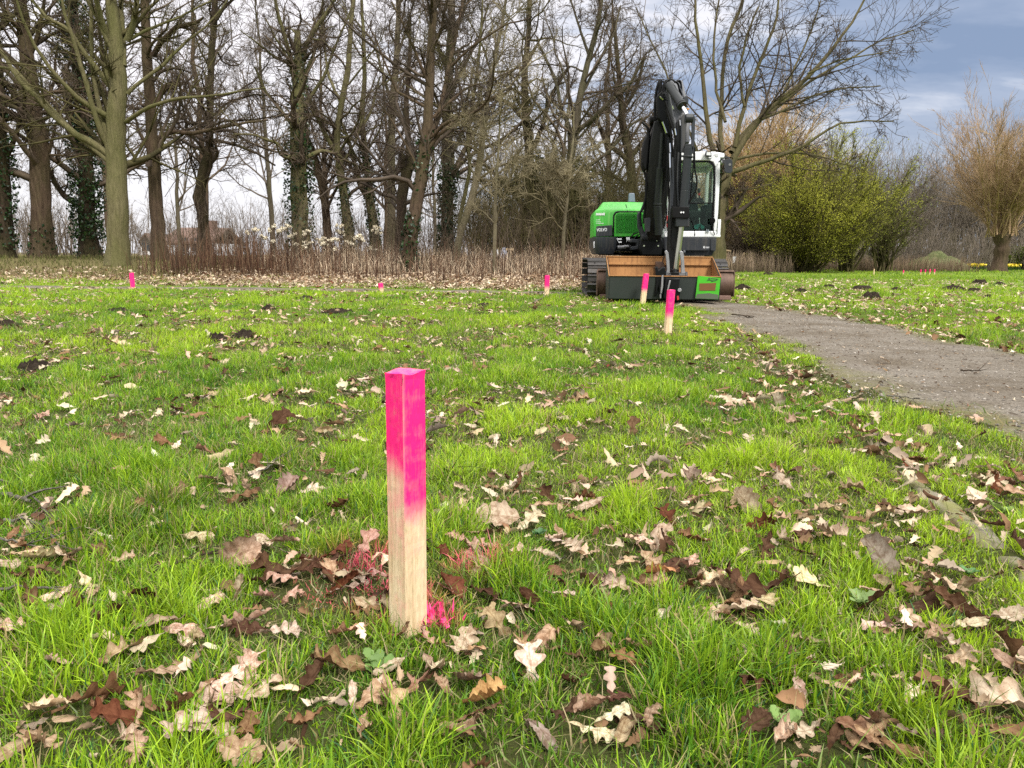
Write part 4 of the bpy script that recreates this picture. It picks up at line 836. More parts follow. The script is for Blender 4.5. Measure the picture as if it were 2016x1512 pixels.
# ------------------------------------------------------------------ fallen leaves
def leaf_geo(kind, seed, pose, ns=34, nc=7):
    """unit-length leaf lying in XY (tip toward +Y), curled by pose; returns V, quads, lateral u, along t"""
    r = np.random.default_rng(seed); t = np.linspace(0, 1, ns)
    nl = int(r.integers(3, 5)) if kind == 'oak' else 5; W = r.uniform(.26, .34) if kind == 'oak' else (r.uniform(.34, .42) if kind == 'broad' else r.uniform(.12, .17))
    env = (t ** (.95 if kind == 'oak' else .6)) * (1 - t) ** (.42 if kind == 'oak' else .6); env /= env.max()
    us = np.linspace(-1, 1, nc); X = np.zeros((ns, nc)); Y = np.zeros((ns, nc))
    for s_, sgn in ((0, -1), (1, 1)):
        ph = r.uniform(-.08, .08); amp = (.33 if kind == 'oak' else .13 if kind == 'broad' else .07)
        fr = nl if kind != 'broad' else 4
        cs = np.cos(2 * PI * fr * (t ** 1.1 - .56 + ph)); lob = 1 - amp + amp * np.sign(cs) * np.abs(cs) ** .65 * (1 + .2 * np.sin(5 * t + seed + s_)); lob = np.clip(lob + (.025 if kind == 'oak' else .055) * r.normal(size=ns), .25, 1.2)
        w_ = W * env * lob + .008
        for j, u in enumerate(us):
            if (u < 0) == (sgn < 0) or u == 0:
                X[:, j] = u * w_; Y[:, j] = t + .10 * abs(u) * env * (t < .93)
    u_ = np.repeat(us[None], ns, 0); t_ = np.repeat(t[:, None], nc, 1)
    cc, lb, rp, tw = {'flat': (.6, .35, .018, .3), 'curled': (2.2, 1.0, .025, .6), 'rolled': (5.2, .6, .015, .7), 'folded': (3.4, 1.4, .02, .9), 'upright': (1.7, .8, .025, .6)}[pose]
    cc *= r.uniform(.6, 1.3) * (1 if r.random() < .75 else -1); lb *= r.normal() ; tw *= r.normal()
    # cross curl: wrap x on an arc
    k = cc * 1.6; ang = X * k; Xc = np.where(abs(k) > 1e-3, np.sin(ang) / k, X); Zc = np.where(abs(k) > 1e-3, (1 - np.cos(ang)) / k, 0)
    Zc = Zc + rp * np.abs(u_) * np.sin(2 * PI * (nl * t_ + .7 * np.sign(u_) + r.random())) + .20 * (fbm(u_ * 1.1 + seed % 50, t_ * 2.8, seed % 91) - .5) * (.4 + np.abs(u_)) + .016 * np.sin(2 * PI * 7 * (t_ - .16 * np.abs(u_))) * np.abs(u_) ** .7 + .05 * np.abs(u_) * env[:, None] + .05 * (fbm(u_ * 3 + seed % 37, t_ * 7, 3) - .5) * np.abs(u_)
    # lengthwise bend
    kb = lb + 1e-4; y = Y - .5; Yb = np.sin(y * kb) / kb - Zc * np.sin(y * kb); Zb = (1 - np.cos(y * kb)) / kb + Zc * np.cos(y * kb)
    a = tw * y; Xt = Xc * np.cos(a) - Zb * np.sin(a); Zt = Xc * np.sin(a) + Zb * np.cos(a)
    V = np.stack([Xt, Yb, Zt], -1).reshape(-1, 3); i = np.arange(ns * nc).reshape(ns, nc)
    F = np.stack([i[:-1, :-1], i[1:, :-1], i[1:, 1:], i[:-1, 1:]], -1).reshape(-1, 4)[:, ::-1]
    uu, tt = u_.ravel(), t_.ravel()
    # stalk
    b = V.reshape(ns, nc, 3)[0, nc // 2]; st = np.array([b + np.array([.03 * r.normal() * q, -.16 * q, .05 * q * q * r.normal()]) for q in np.linspace(0, 1, 4)])
    sv, sf = tubes(st[None], np.array([[.009, .008, .007, .009]]), 3)
    return np.vstack([V, sv]), np.vstack([F, sf + len(V)]), np.r_[uu, np.zeros(len(sv))], np.r_[tt, np.zeros(len(sv))]
def mat_leaf():
    m = NT('dry_leaf'); oi = m.N('ShaderNodeObjectInfo'); base = oi.outputs['Color']
    lu = m.attr('lu', 'Fac'); lt = m.attr('lt', 'Fac'); au = m.math('ABSOLUTE', lu)
    mid = m.math('LESS_THAN', au, .07)
    sv = m.math('FRACT', m.math('MULTIPLY', m.math('SUBTRACT', lt, m.math('MULTIPLY', au, .16)), 7.0)); sv = m.math('LESS_THAN', sv, .10)
    vein = m.math('MAXIMUM', mid, m.math('MULTIPLY', sv, .6))
    n1 = m.noise(6, 5, .65); n2 = m.noise(20, 4, .6)
    c = m.mix(m.ramp(n1, [(.38, .95), (.58, 0.0)]), base, m.mix(1.0, base, (.50, .40, .34), 'MULTIPLY'))
    c = m.mix(m.ramp(n2, [(.22, .6), (.31, 0.0)]), c, m.mix(1.0, base, (.25, .19, .15), 'MULTIPLY'))
    geo = m.N('ShaderNodeNewGeometry'); c = m.mix(m.math('MULTIPLY', geo.outputs['Backfacing'], .7), c, m.mix(1.0, c, (.62, .5, .42), 'MULTIPLY'))  # leaf backs darkened in the colour, standing in for sides in shadow
    c = m.mix(m.math('MULTIPLY', vein, .6), c, m.mix(1.0, c, (.55, .46, .38), 'MULTIPLY')); rim = m.ramp(au, [(.55, 0.0), (1.0, .45)]); c = m.mix(m.math('MULTIPLY', rim, m.ramp(n1, [(.4, 0.0), (.6, 1.0)])), c, m.mix(1.0, base, (.42, .31, .24), 'MULTIPLY'))
    m.base(c); m.rough(.8); m.b.inputs['Specular IOR Level'].default_value = .12
    h = m.math('ADD', n2, m.math('MULTIPLY', vein, -.8)); m.bump(h, .6, .0014)
    t = m.N('ShaderNodeBsdfTranslucent'); m.L(c, t.inputs['Color']); x = m.N('ShaderNodeMixShader'); x.inputs[0].default_value = .14
    m.L(m.b.outputs[0], x.inputs[1]); m.L(t.outputs[0], x.inputs[2]); m.L(x.outputs[0], m.out.inputs['Surface'])
    return m.m
LEAF = mat_leaf()
TONE = {'w': ('whitish', (.72, .60, .50)), 'p': ('pale tan', (.60, .475, .38)), 't': ('tan', (.45, .325, .235)), 'b': ('mid-brown', (.24, .14, .085)), 'd': ('dark brown', (.10, .052, .033)), 'r': ('red-brown', (.15, .052, .030)), 'k': ('pink-dusted', (.56, .36, .32)), 'o': ('orange-brown', (.54, .31, .16)), 'g': ('grey-brown', (.30, .23, .19))}
KINDN = {'oak': 'lobed oak leaf', 'broad': 'broad round leaf', 'thin': 'narrow leaf'}
POSEN = {'flat': 'lying flat', 'curled': 'with curled edges', 'rolled': 'rolled up', 'folded': 'folded lengthwise', 'upright': 'standing on edge'}
LGEO = {}
for kd, cnt in (('oak', 5), ('broad', 3), ('thin', 2)):
    for po in POSEN:
        for q in range(cnt):
            V, F, lu, lt = leaf_geo(kd, 1000 + len(LGEO) * 7, po); me = npmesh('oak_leaf' if kd == 'oak' else 'fallen_leaf', V, [F], extra={'lu': lu, 'lt': lt}); me.materials.append(LEAF); LGEO[(kd, po, q)] = (me, V, F)
LEAVES = []   # x,y,size,kind,pose,tone,yaw,tilt(x),special label
HAND = [ # px,py,size_px,kind,pose,tone,yaw deg
 (619,975,48,'oak','flat','w',70),(490,981,40,'oak','curled','p',160),(413,961,42,'thin','curled','t',-20),(510,932,46,'oak','upright','b',20),(470,1118,88,'broad','upright','k',-60),(555,1148,95,'oak','folded','d',80),
 (660,1105,60,'oak','curled','r',-40),(684,1175,52,'oak','flat','k',100),(405,1208,62,'thin','flat','p',-40),(474,1190,52,'thin','folded','t',-10),(445,1246,50,'thin','rolled','p',-45),(300,1256,80,'oak','flat','t',85),(364,1262,62,'oak','curled','p',-60),(366,1292,60,'oak','folded','w',40),
 (240,1310,72,'oak','curled','t',-30),(325,1343,74,'thin','flat','t',-70),(492,1256,60,'oak','upright','d',80),(552,1268,58,'oak','flat','p',-70),(430,1392,100,'oak','flat','p',110),(395,1440,78,'oak','curled','w',10),(420,1472,66,'oak','flat','p',-80),(271,1425,70,'oak','rolled','t',20),(250,1478,64,'oak','curled','p',60),
 (174,1402,90,'oak','rolled','b',-35),(95,1425,80,'broad','curled','p',70),(672,1337,95,'oak','curled','b',95),(615,1362,70,'oak','folded','d',-20),(735,1396,76,'oak','flat','t',-50),(697,1404,54,'thin','curled','w',15),(486,1472,56,'oak','folded','b',0),(87,1121,60,'oak','rolled','t',-30),(202,1100,44,'broad','upright','b',30),(239,1117,42,'oak','rolled','p',-50),
 (62,1204,60,'oak','curled','b',60),(112,1212,62,'oak','curled','p',-25),(186,1190,38,'broad','curled','t',10),(82,1160,56,'oak','folded','d',90),(20,1130,60,'broad','flat','p',40),(60,1110,50,'oak','flat','p',-80),
 (982,1036,82,'broad','flat','p',80),(917,1278,80,'oak','flat','p',170),(1083,1270,84,'oak','folded','t',150),(1045,1338,84,'oak','upright','w',5),(930,1372,84,'broad','curled','g',60),(955,1404,86,'broad','curled','o',-80),(909,1456,86,'broad','folded','t',70),(872,1376,70,'thin','curled','t',25),(1120,1366,60,'oak','rolled','d',-30),
 (1270,1294,78,'oak','folded','t',-60),(1278,1440,60,'oak','curled','t',-20),(1108,1196,50,'oak','flat','w',-75),(1067,1113,48,'oak','flat','p',60),(1087,1146,52,'oak','upright','b',-30),(1298,1150,58,'broad','curled','o',85),(1363,1120,56,'oak','flat','p',150),(1296,1075,74,'oak','curled','p',-20),(1316,1035,50,'oak','upright','r',20),(1358,962,56,'oak','upright','g',-15),(1385,968,50,'oak','folded','t',50),
 (1217,1176,58,'oak','curled','p',70),(1229,1123,46,'oak','flat','p',-60),(1067,1010,46,'oak','flat','t',80),(1080,990,44,'oak','upright','d',30),(1363,1226,42,'broad','upright','p',10),(1793,1024,62,'broad','flat','p',75),(1493,1046,52,'oak','upright','r',-60),(1469,1010,70,'broad','upright','g',30),(1594,1160,84,'broad','flat','w',-60),(1732,1124,88,'broad','upright','g',20),
 (1480,1184,110,'oak','curled','d',85),(1466,1220,84,'oak','flat','p',-70),(1478,1262,50,'oak','flat','p',20),(1540,1078,58,'oak','curled','p',-30),(1550,1300,56,'broad','rolled','t',20),(1457,1322,60,'oak','folded','p',-50),(1882,1218,92,'oak','rolled','b',-140),(1900,1256,66,'thin','curled','p',-80),(1886,1168,84,'oak','folded','p',85),(1983,1236,64,'thin','flat','p',-75),
 (1724,1458,104,'oak','flat','t',-20),(1790,1390,64,'oak','curled','w',-35),(1979,1402,112,'oak','curled','p',60),(1484,1458,70,'broad','curled','d',-60),(1805,918,44,'thin','rolled','b',-60),(1752,1174,62,'thin','rolled','t',60),(1979,950,46,'oak','curled','t',50),(1950,940,44,'oak','flat','b',-30),(1995,985,46,'oak','flat','t',80),(1960,972,40,'oak','upright','r',0),(1930,955,38,'oak','folded','p',100),(2005,955,40,'oak','curled','b',10),
 (603,785,46,'broad','curled','w',70),(270,726,40,'oak','curled','w',40),(555,735,32,'broad','curled','o',-70),(545,850,60,'oak','upright','d',-30),(230,680,46,'oak','curled','p',80),(664,810,44,'thin','curled','t',70),(520,704,26,'oak','upright','p',0),(205,762,32,'oak','curled','p',50),(180,935,34,'oak','upright','b',10),(330,882,44,'oak','folded','b',80),(860,1035,40,'oak','upright','p',20),(940,1135,52,'oak','upright','k',-20),(900,1075,54,'broad','curled','k',60),(880,1108,46,'oak','folded','r',30),(965,1140,40,'thin','upright','k',10),(720,1090,60,'oak','upright','k',-20),(748,1150,40,'oak','curled','k',60),(880,1180,44,'oak','flat','k',30),(790,1268,44,'oak','curled','b',-60),(845,1282,54,'oak','curled','k',80),
 (1245,858,44,'oak','upright','b',0),(1540,810,44,'oak','curled','p',60),(1530,800,40,'broad','upright','g',10),(1555,842,40,'oak','curled','t',-40),(1790,1235,44,'oak','flat','p',30),(1640,1015,40,'oak','curled','t',30),(1690,870,42,'oak','folded','t',60),(1720,905,36,'oak','curled','p',20),(1150,795,40,'oak','curled','t',70),(1125,775,40,'oak','flat','p',-60),(1340,790,36,'oak','flat','t',40)]
lr = np.random.default_rng(900)
def Gv(px, py): return G(px, py)
for (px, py, sp, kd, po, tn, yaw) in HAND:
    g = G(px, py); d = np.linalg.norm(g - CAM); sz = sp * (1.2 if kd != 'broad' else 1.02) * d / FPX
    LEAVES.append([g[0], g[1], sz, kd, po, tn, math.radians(yaw), None])
def rleaf(x, y, sz):
    kd = lr.choice(['oak', 'oak', 'oak', 'oak', 'oak', 'oak', 'oak', 'broad', 'thin']); po = lr.choice(['flat', 'curled', 'curled', 'folded', 'rolled', 'upright'], p=[.24, .26, .12, .2, .1, .08])
    tn = lr.choice(['w', 'p', 't', 'b', 'd', 'g', 'r'], p=[.09, .29, .25, .19, .12, .055, .005]); return [x, y, sz, kd, po, tn, lr.random() * 6.28, None]
hp = np.array([(l[0], l[1]) for l in LEAVES])
CL = [(560, 1150), (1300, 1060), (1480, 1210), (930, 1400), (700, 1370), (1980, 955), (400, 1440), (480, 960), (100, 1140), (1150, 780), (60, 1210), (1900, 1240), (1090, 1270), (250, 1440), (1720, 1440), (1960, 1400), (1500, 1030), (1370, 980), (1230, 1150), (900, 1100), (520, 860), (1760, 1190), (340, 1290), (130, 1420), (1270, 1430), (680, 1130)]
for cx_0, cy_0 in CL:
    g = G(cx_0, cy_0)
    for _ in range(6):
        sz = .04 + .05 * lr.random(); L = rleaf(g[0] + .085 * lr.normal(), g[1] + .10 * lr.normal(), sz)
        if (cx_0, cy_0) in ((560, 1150), (680, 1130), (900, 1100)): L[5] = lr.choice(['k', 'k', 'r', 'd'])
        if np.hypot(L[0] - MS[0], L[1] - MS[1]) > .07 and L[1] > .9: LEAVES.append(L)
nrand = 0; tries = 0
while nrand < 1500 and tries < 90000:
    tries += 1; y = .95 + 7.5 * lr.random() ** .9; x = (lr.random() * 2 - 1) * (.72 * y + .35)
    if pathd(x, y) < .02 and lr.random() < .93: continue
    if lr.random() > .34 + .8 * float(gapf(x, y)[0]) * (.4 + float(fbm(x * .9, y * .9, 40))): continue
    if np.hypot(hp[:, 0] - x, hp[:, 1] - y).min() < .03: continue
    if np.hypot(x - MS[0], y - MS[1]) < .07: continue
    LEAVES.append(rleaf(x, y, .042 + .055 * lr.random() ** 1.4)); nrand += 1
ap = [l[2] / math.hypot(l[0], l[1], HCAM) for l in LEAVES]
order = sorted(range(len(LEAVES)), key=lambda i: -ap[i] - (10 if i < len(HAND) else 0))
def leaf_matrix(x, y, sz, po, yaw, r, lift):
    z = float(zt(x, y)); e = (r.normal() * .28, r.normal() * .28)
    Mx = Matrix.Translation((x, y, z + lift))
    if po == 'upright':
        return Mx @ Matrix.Translation((0, 0, sz * .26)) @ Matrix.Rotation(yaw * .25, 4, 'Z') @ Matrix.Rotation(math.radians(58 + 14 * r.normal()), 4, 'X') @ Matrix.Rotation(yaw, 4, 'Z') @ Matrix.Scale(sz, 4)
    return Mx @ Matrix.Rotation(e[0] - .12 + .35 * (r.random() < .35), 4, 'X') @ Matrix.Rotation(e[1], 4, 'Y') @ Matrix.Rotation(yaw, 4, 'Z') @ Matrix.Scale(sz, 4)
INDIV = []; REST = []
for rank, i in enumerate(order):
    x, y, sz, kd, po, tn, yaw, _ = LEAVES[i]; q = int(lr.integers(0, {'oak': 5, 'broad': 3, 'thin': 2}[kd]))
    lift = .016 + .014 * lr.random() if po != 'upright' else .0
    if kerbd(x, y) < .07: lift += .02
    Mx = leaf_matrix(x, y, sz, po, yaw, lr, lift); c = np.array(TONE[tn][1]) * np.array([.90, .90, .81]) * (.85 + .3 * lr.random()) * (1 + .05 * lr.normal(size=3))
    (INDIV if rank < 300 else REST).append((Mx, kd, po, q, tn, c, x, y, sz))
def zone(px, py):
    row = 'along bottom edge' if py > 1400 else 'before stake foot' if py > 1250 else 'beside stake base' if py > 1040 else 'behind stake' if py > 860 else 'far behind stake'
    c = [(170, 'far left'), (340, 'well left'), (520, 'left'), (660, 'slightly left'), (800, 'close left'), (960, 'close right'), (1120, 'slightly right'), (1290, 'right'), (1460, 'well right'), (1640, 'farther right'), (1830, 'near kerb'), (9999, 'beyond kerb')]
    return row + ', ' + next(n for lim, n in c if px < lim)
grp = {}
for k, L in enumerate(INDIV):
    px, py, _ = proj(np.array([L[6], L[7], 0.02])); key = '%s %s %s, %s' % (TONE[L[4]][0], KINDN[L[1]], POSEN[L[2]], zone(px, py)); grp.setdefault(key, []).append((px, k))
LAB = {}
for key, v in grp.items():
    v.sort(); n = len(v); nm = {1: [''], 2: [', left twin', ', right twin'], 3: [', leftmost', ', middle', ', rightmost']}.get(n) or [', leftmost'] + [', %s from left' % ('second', 'third', 'fourth', 'fifth', 'sixth', 'seventh', 'eighth')[j - 1] for j in range(1, n - 1)] + [', rightmost']
    for (px, k), s in zip(v, nm): LAB[k] = key + s
for k, (Mx, kd, po, q, tn, c, x, y, sz) in enumerate(INDIV):
    me = LGEO[(kd, po, q)][0]; o = bpy.data.objects.new('oak_leaf' if kd == 'oak' else 'fallen_leaf', me); COL.objects.link(o); o.matrix_world = Mx; o.color = (*[float(v) for v in c], 1)
    tag(o, LAB[k], 'leaf', 'fallen leaves on the lawn')
# everything smaller: one mesh of leaf litter
LITTER = mat_attr_leaf('leaf_litter', .12, .1, .85, .35)
LOW = {}
for kd in ('oak', 'broad', 'thin'):
    for po in ('flat', 'curled', 'folded', 'rolled'):
        for q in range(2): LOW[(kd, po, q)] = leaf_geo(kd, 3000 + len(LOW) * 3, po, ns=11, nc=5)[:2]
def scatter(Vb, Fb, pos, yaw, ex, ey, sz, cols):
    cz, sz_ = np.cos(yaw), np.sin(yaw); cx, sx_ = np.cos(ex), np.sin(ex); cy, sy = np.cos(ey), np.sin(ey); n = len(pos)
    Rz = np.zeros((n, 3, 3)); Rz[:, 0, 0] = cz; Rz[:, 0, 1] = -sz_; Rz[:, 1, 0] = sz_; Rz[:, 1, 1] = cz; Rz[:, 2, 2] = 1
    Rx = np.zeros((n, 3, 3)); Rx[:, 0, 0] = 1; Rx[:, 1, 1] = cx; Rx[:, 1, 2] = -sx_; Rx[:, 2, 1] = sx_; Rx[:, 2, 2] = cx
    Ry = np.zeros((n, 3, 3)); Ry[:, 1, 1] = 1; Ry[:, 0, 0] = cy; Ry[:, 0, 2] = sy; Ry[:, 2, 0] = -sy; Ry[:, 2, 2] = cy
    R = Rx @ Ry @ Rz; V = np.einsum('nij,mj->nmi', R, Vb) * sz[:, None, None] + pos[:, None]
    F = (np.arange(n) * len(Vb))[:, None, None] + Fb[None]
    return V.reshape(-1, 3), F.reshape(-1, Fb.shape[1]), np.repeat(cols, len(Vb), axis=0)
TC = np.array([TONE[k][1] for k in 'wptbdgr']) * np.array([.93, .94, .85]); TP = np.array([.08, .26, .26, .21, .13, .04, .02])
def litter(x, y, size, r, lift=.02, tp=TP, tilt=.35, dark=1.0):
    mm = MM(); n = len(x); c = TC[r.choice(7, n, p=tp / tp.sum())] * (.75 + .5 * r.random((n, 1))) * dark; keys = list(LOW); kk = r.choice(len(keys), n, p=np.array([3.0 if k[0] == 'oak' else 1.0 for k in keys]) / sum(3.0 if k[0] == 'oak' else 1.0 for k in keys))
    z = zt(x, y) + lift + .015 * r.random(n)
    for j, k in enumerate(keys):
        m = kk == j
        if m.sum(): mm.add(*scatter(*LOW[k], np.c_[x, y, z][m], r.random(m.sum()) * 6.28, r.normal(size=m.sum()) * tilt, r.normal(size=m.sum()) * tilt, size[m], c[m]))
    return mm
r = np.random.default_rng(910)
mm = MM()
for (Mx, kd, po, q, tn, c, x, y, sz) in REST:
    V, F = LOW[(kd, po if po != 'upright' else 'folded', q % 2)]; Mn = np.array(Mx); mm.add(V @ Mn[:3, :3].T + Mn[:3, 3], F, c)
# torn bits lying in the thin spots of the near turf
n = 26000; y = .9 + 7 * r.random(n) ** .8; x = (r.random(n) * 2 - 1) * (.72 * y + .4); k = (r.random(n) < .08 + .6 * gapf(x, y)[0]) & (pathd(x, y) > .0); x, y = x[k], y[k]
m2 = litter(x, y, .012 + .03 * r.random(len(x)) ** 1.5, r, .006, np.array([.05, .18, .25, .25, .22, .05, .0]), .4, .85); mm.v += m2.v; mm.f += [f + mm.n for f in m2.f]; mm.c += m2.c; mm.n += m2.n
n = 3200; y = .3 + 7.5 * r.random(n); x = (r.random(n) * 2 - 1) * (.72 * y + 2.2); k = (np.abs(x) > .72 * y + .3) & (pathd(x, y) > 0) & (r.random(n) < .2 + .5 * gapf(x, y)[0]); x, y = x[k], y[k]
m2 = litter(x, y, .045 + .05 * r.random(len(x)), r, .025); mm.v += m2.v; mm.f += [f + mm.n for f in m2.f]; mm.c += m2.c; mm.n += m2.n
# farther lawn
n = 15000; y = 7.0 + 11.0 * r.random(n) ** .8; x = (r.random(n) * 2 - 1) * (.75 * y + 1)
k = (pathd(x, y) > .0) & (r.random(n) < .06 + .55 * gapf(x, y)[0] + .9 * np.clip(fbm(x * .8, y * .8, 44) - .42, 0, 1) + .3 * sst(13, 17, y) * (x < 3)); x, y = x[k], y[k]
m2 = litter(x, y, .04 + .045 * r.random(len(x)), r, .03); mm.v += m2.v; mm.f += [f + mm.n for f in m2.f]; mm.c += m2.c; mm.n += m2.n
n = 8000; y = 10 + 16 * r.random(n) ** 1.5; x = 3.4 + 16 * r.random(n); k = (pathd(x, y) > .05) & (r.random(n) < .15 + 1.5 * np.clip(fbm(x * .6, y * .9, 45) - .36, 0, 1)); x, y = x[k], y[k]
m2 = litter(x, y, .065 + .06 * r.random(len(x)), r, .03, np.array([.3, .35, .2, .1, .05, .0, .0])); mm.v += m2.v; mm.f += [f + mm.n for f in m2.f]; mm.c += m2.c; mm.n += m2.n
# crumbs, bits of bark and leaf on the gravel
n = 5200; y = 1.5 + 12 * r.random(n) ** 1.2; x = 1.6 + 2.6 * r.random(n); k = pathd(x, y) < -.02; x, y = x[k], y[k]
m2 = litter(x, y, .008 + .022 * r.random(len(x)) ** 2, r, .004, np.array([.08, .12, .15, .2, .35, .1, .0]), .2, .8); mm.v += m2.v; mm.f += [f + mm.n for f in m2.f]; mm.c += m2.c; mm.n += m2.n
# leaves caught along the kerb line
n = 200; y = 1.6 + 6.0 * r.random(n); x = kerbx(y) + .10 * r.normal(size=n)
m2 = litter(x, y, .025 + .05 * r.random(n), r, .03); mm.v += m2.v; mm.f += [f + mm.n for f in m2.f]; mm.c += m2.c; mm.n += m2.n
# along the gravel's edges
n = 700; y = 2 + 14 * r.random(n); x = 3.9 + .35 * r.normal(size=n); k = np.abs(pathd(x, y)) < .25; x, y = x[k], y[k]
m2 = litter(x, y, .05 + .05 * r.random(len(x)), r, .02); mm.v += m2.v; mm.f += [f + mm.n for f in m2.f]; mm.c += m2.c; mm.n += m2.n
tag(link('leaf_litter', mm.mesh('leaf_litter'), LITTER), 'small scattered dry leaves over the whole lawn', 'leaves', kind='stuff')
n = 15000; x = -17 + 22 * r.random(n); y = 15.6 + 5.4 * r.random(n) ** 1.1
k = (r.random(n) < sst(-.1, .6, pathd(x, y)) * (.25 + .75 * sst(-9.5, -6, x)) * (1.1 - .35 * sst(19, 21, y)) * (1 - sst(3.6, 4.4, x))) ; x, y = x[k], y[k]
mm = litter(x, y, .075 + .06 * r.random(len(x)), r, .015, np.array([.16, .32, .24, .16, .10, .02, .02]), .5)
tag(link('leaf_litter', mm.mesh('leaf_litter'), LITTER), 'thick drift of pale and brown leaves along the edge of the wood', 'leaves', kind='stuff')

# ------------------------------------------------------------------ lawn grass
HG = 400; hx0, hy0, hcell = -4.0, .5, .02
MASK = np.zeros((400, 400), np.float32)
for (Mx, kd, po, q, tn, c, x, y, sz) in INDIV + REST:
    rr = sz * (.40 if po in ('flat', 'curled') else .25) * (.9 if kd != 'thin' else .5); ci, cj = (x - hx0) / hcell, (y - hy0) / hcell; w_ = int(rr / hcell) + 2
    i0, i1, j0, j1 = int(max(0, ci - w_)), int(min(400, ci + w_ + 1)), int(max(0, cj - w_)), int(min(400, cj + w_ + 1))
    if i1 <= i0 or j1 <= j0: continue
    ii, jj = np.meshgrid(np.arange(i0, i1), np.arange(j0, j1), indexing='ij'); d = np.hypot(ii + .5 - ci, jj + .5 - cj) * hcell
    MASK[i0:i1, j0:j1] = np.maximum(MASK[i0:i1, j0:j1], np.clip(1.35 - d / max(rr, .01), 0, 1))
def leafmask(x, y):
    i = ((x - hx0) / hcell).astype(int); j = ((y - hy0) / hcell).astype(int); ok = (i >= 0) & (i < 400) & (j >= 0) & (j < 400); o = np.zeros(len(x)); o[ok] = MASK[i[ok], j[ok]]
    # a leaf also has to be seen past the blades just in front of it
    j2 = j + 1; ok2 = (i >= 0) & (i < 400) & (j2 >= 0) & (j2 < 400); o[ok2] = np.maximum(o[ok2], .45 * MASK[i[ok2], j2[ok2]]); return o
PINKS = [(G(700, 1130), .07), (G(735, 1165), .06), (G(770, 1205), .05), (G(935, 1120), .045), (G(858, 1222), .035), (G(640, 1140), .05), (G(800, 1180), .05), (G(670, 1165), .07), (G(720, 1110), .07)]
TUFTS = [(G(265, 1050), .13, 2.4, .6), (G(300, 1010), .10, 2.2, .58), (G(1655, 1110), .12, 2.3, .85), (G(1640, 1060), .10, 2.1, .9), (G(1900, 1470), .10, 2.4, .75), (G(1960, 1500), .1, 2.2, .8), (G(240, 1240), .10, 1.6, 1.05), (G(1280, 1080), .08, 1.3, .9), (G(1730, 1300), .1, 1.35, 1.0), (G(1800, 1120), .12, 1.5, .8), (G(60, 1500), .12, 1.6, 1.1), (G(1600, 1430), .1, 1.4, 1.0), (G(840, 760), .25, 1.4, .8), (G(1600, 800), .2, 1.5, 1.0), (G(1720, 830), .15, 1.5, 1.1), (G(1560, 1330), .1, 1.3, .8)]
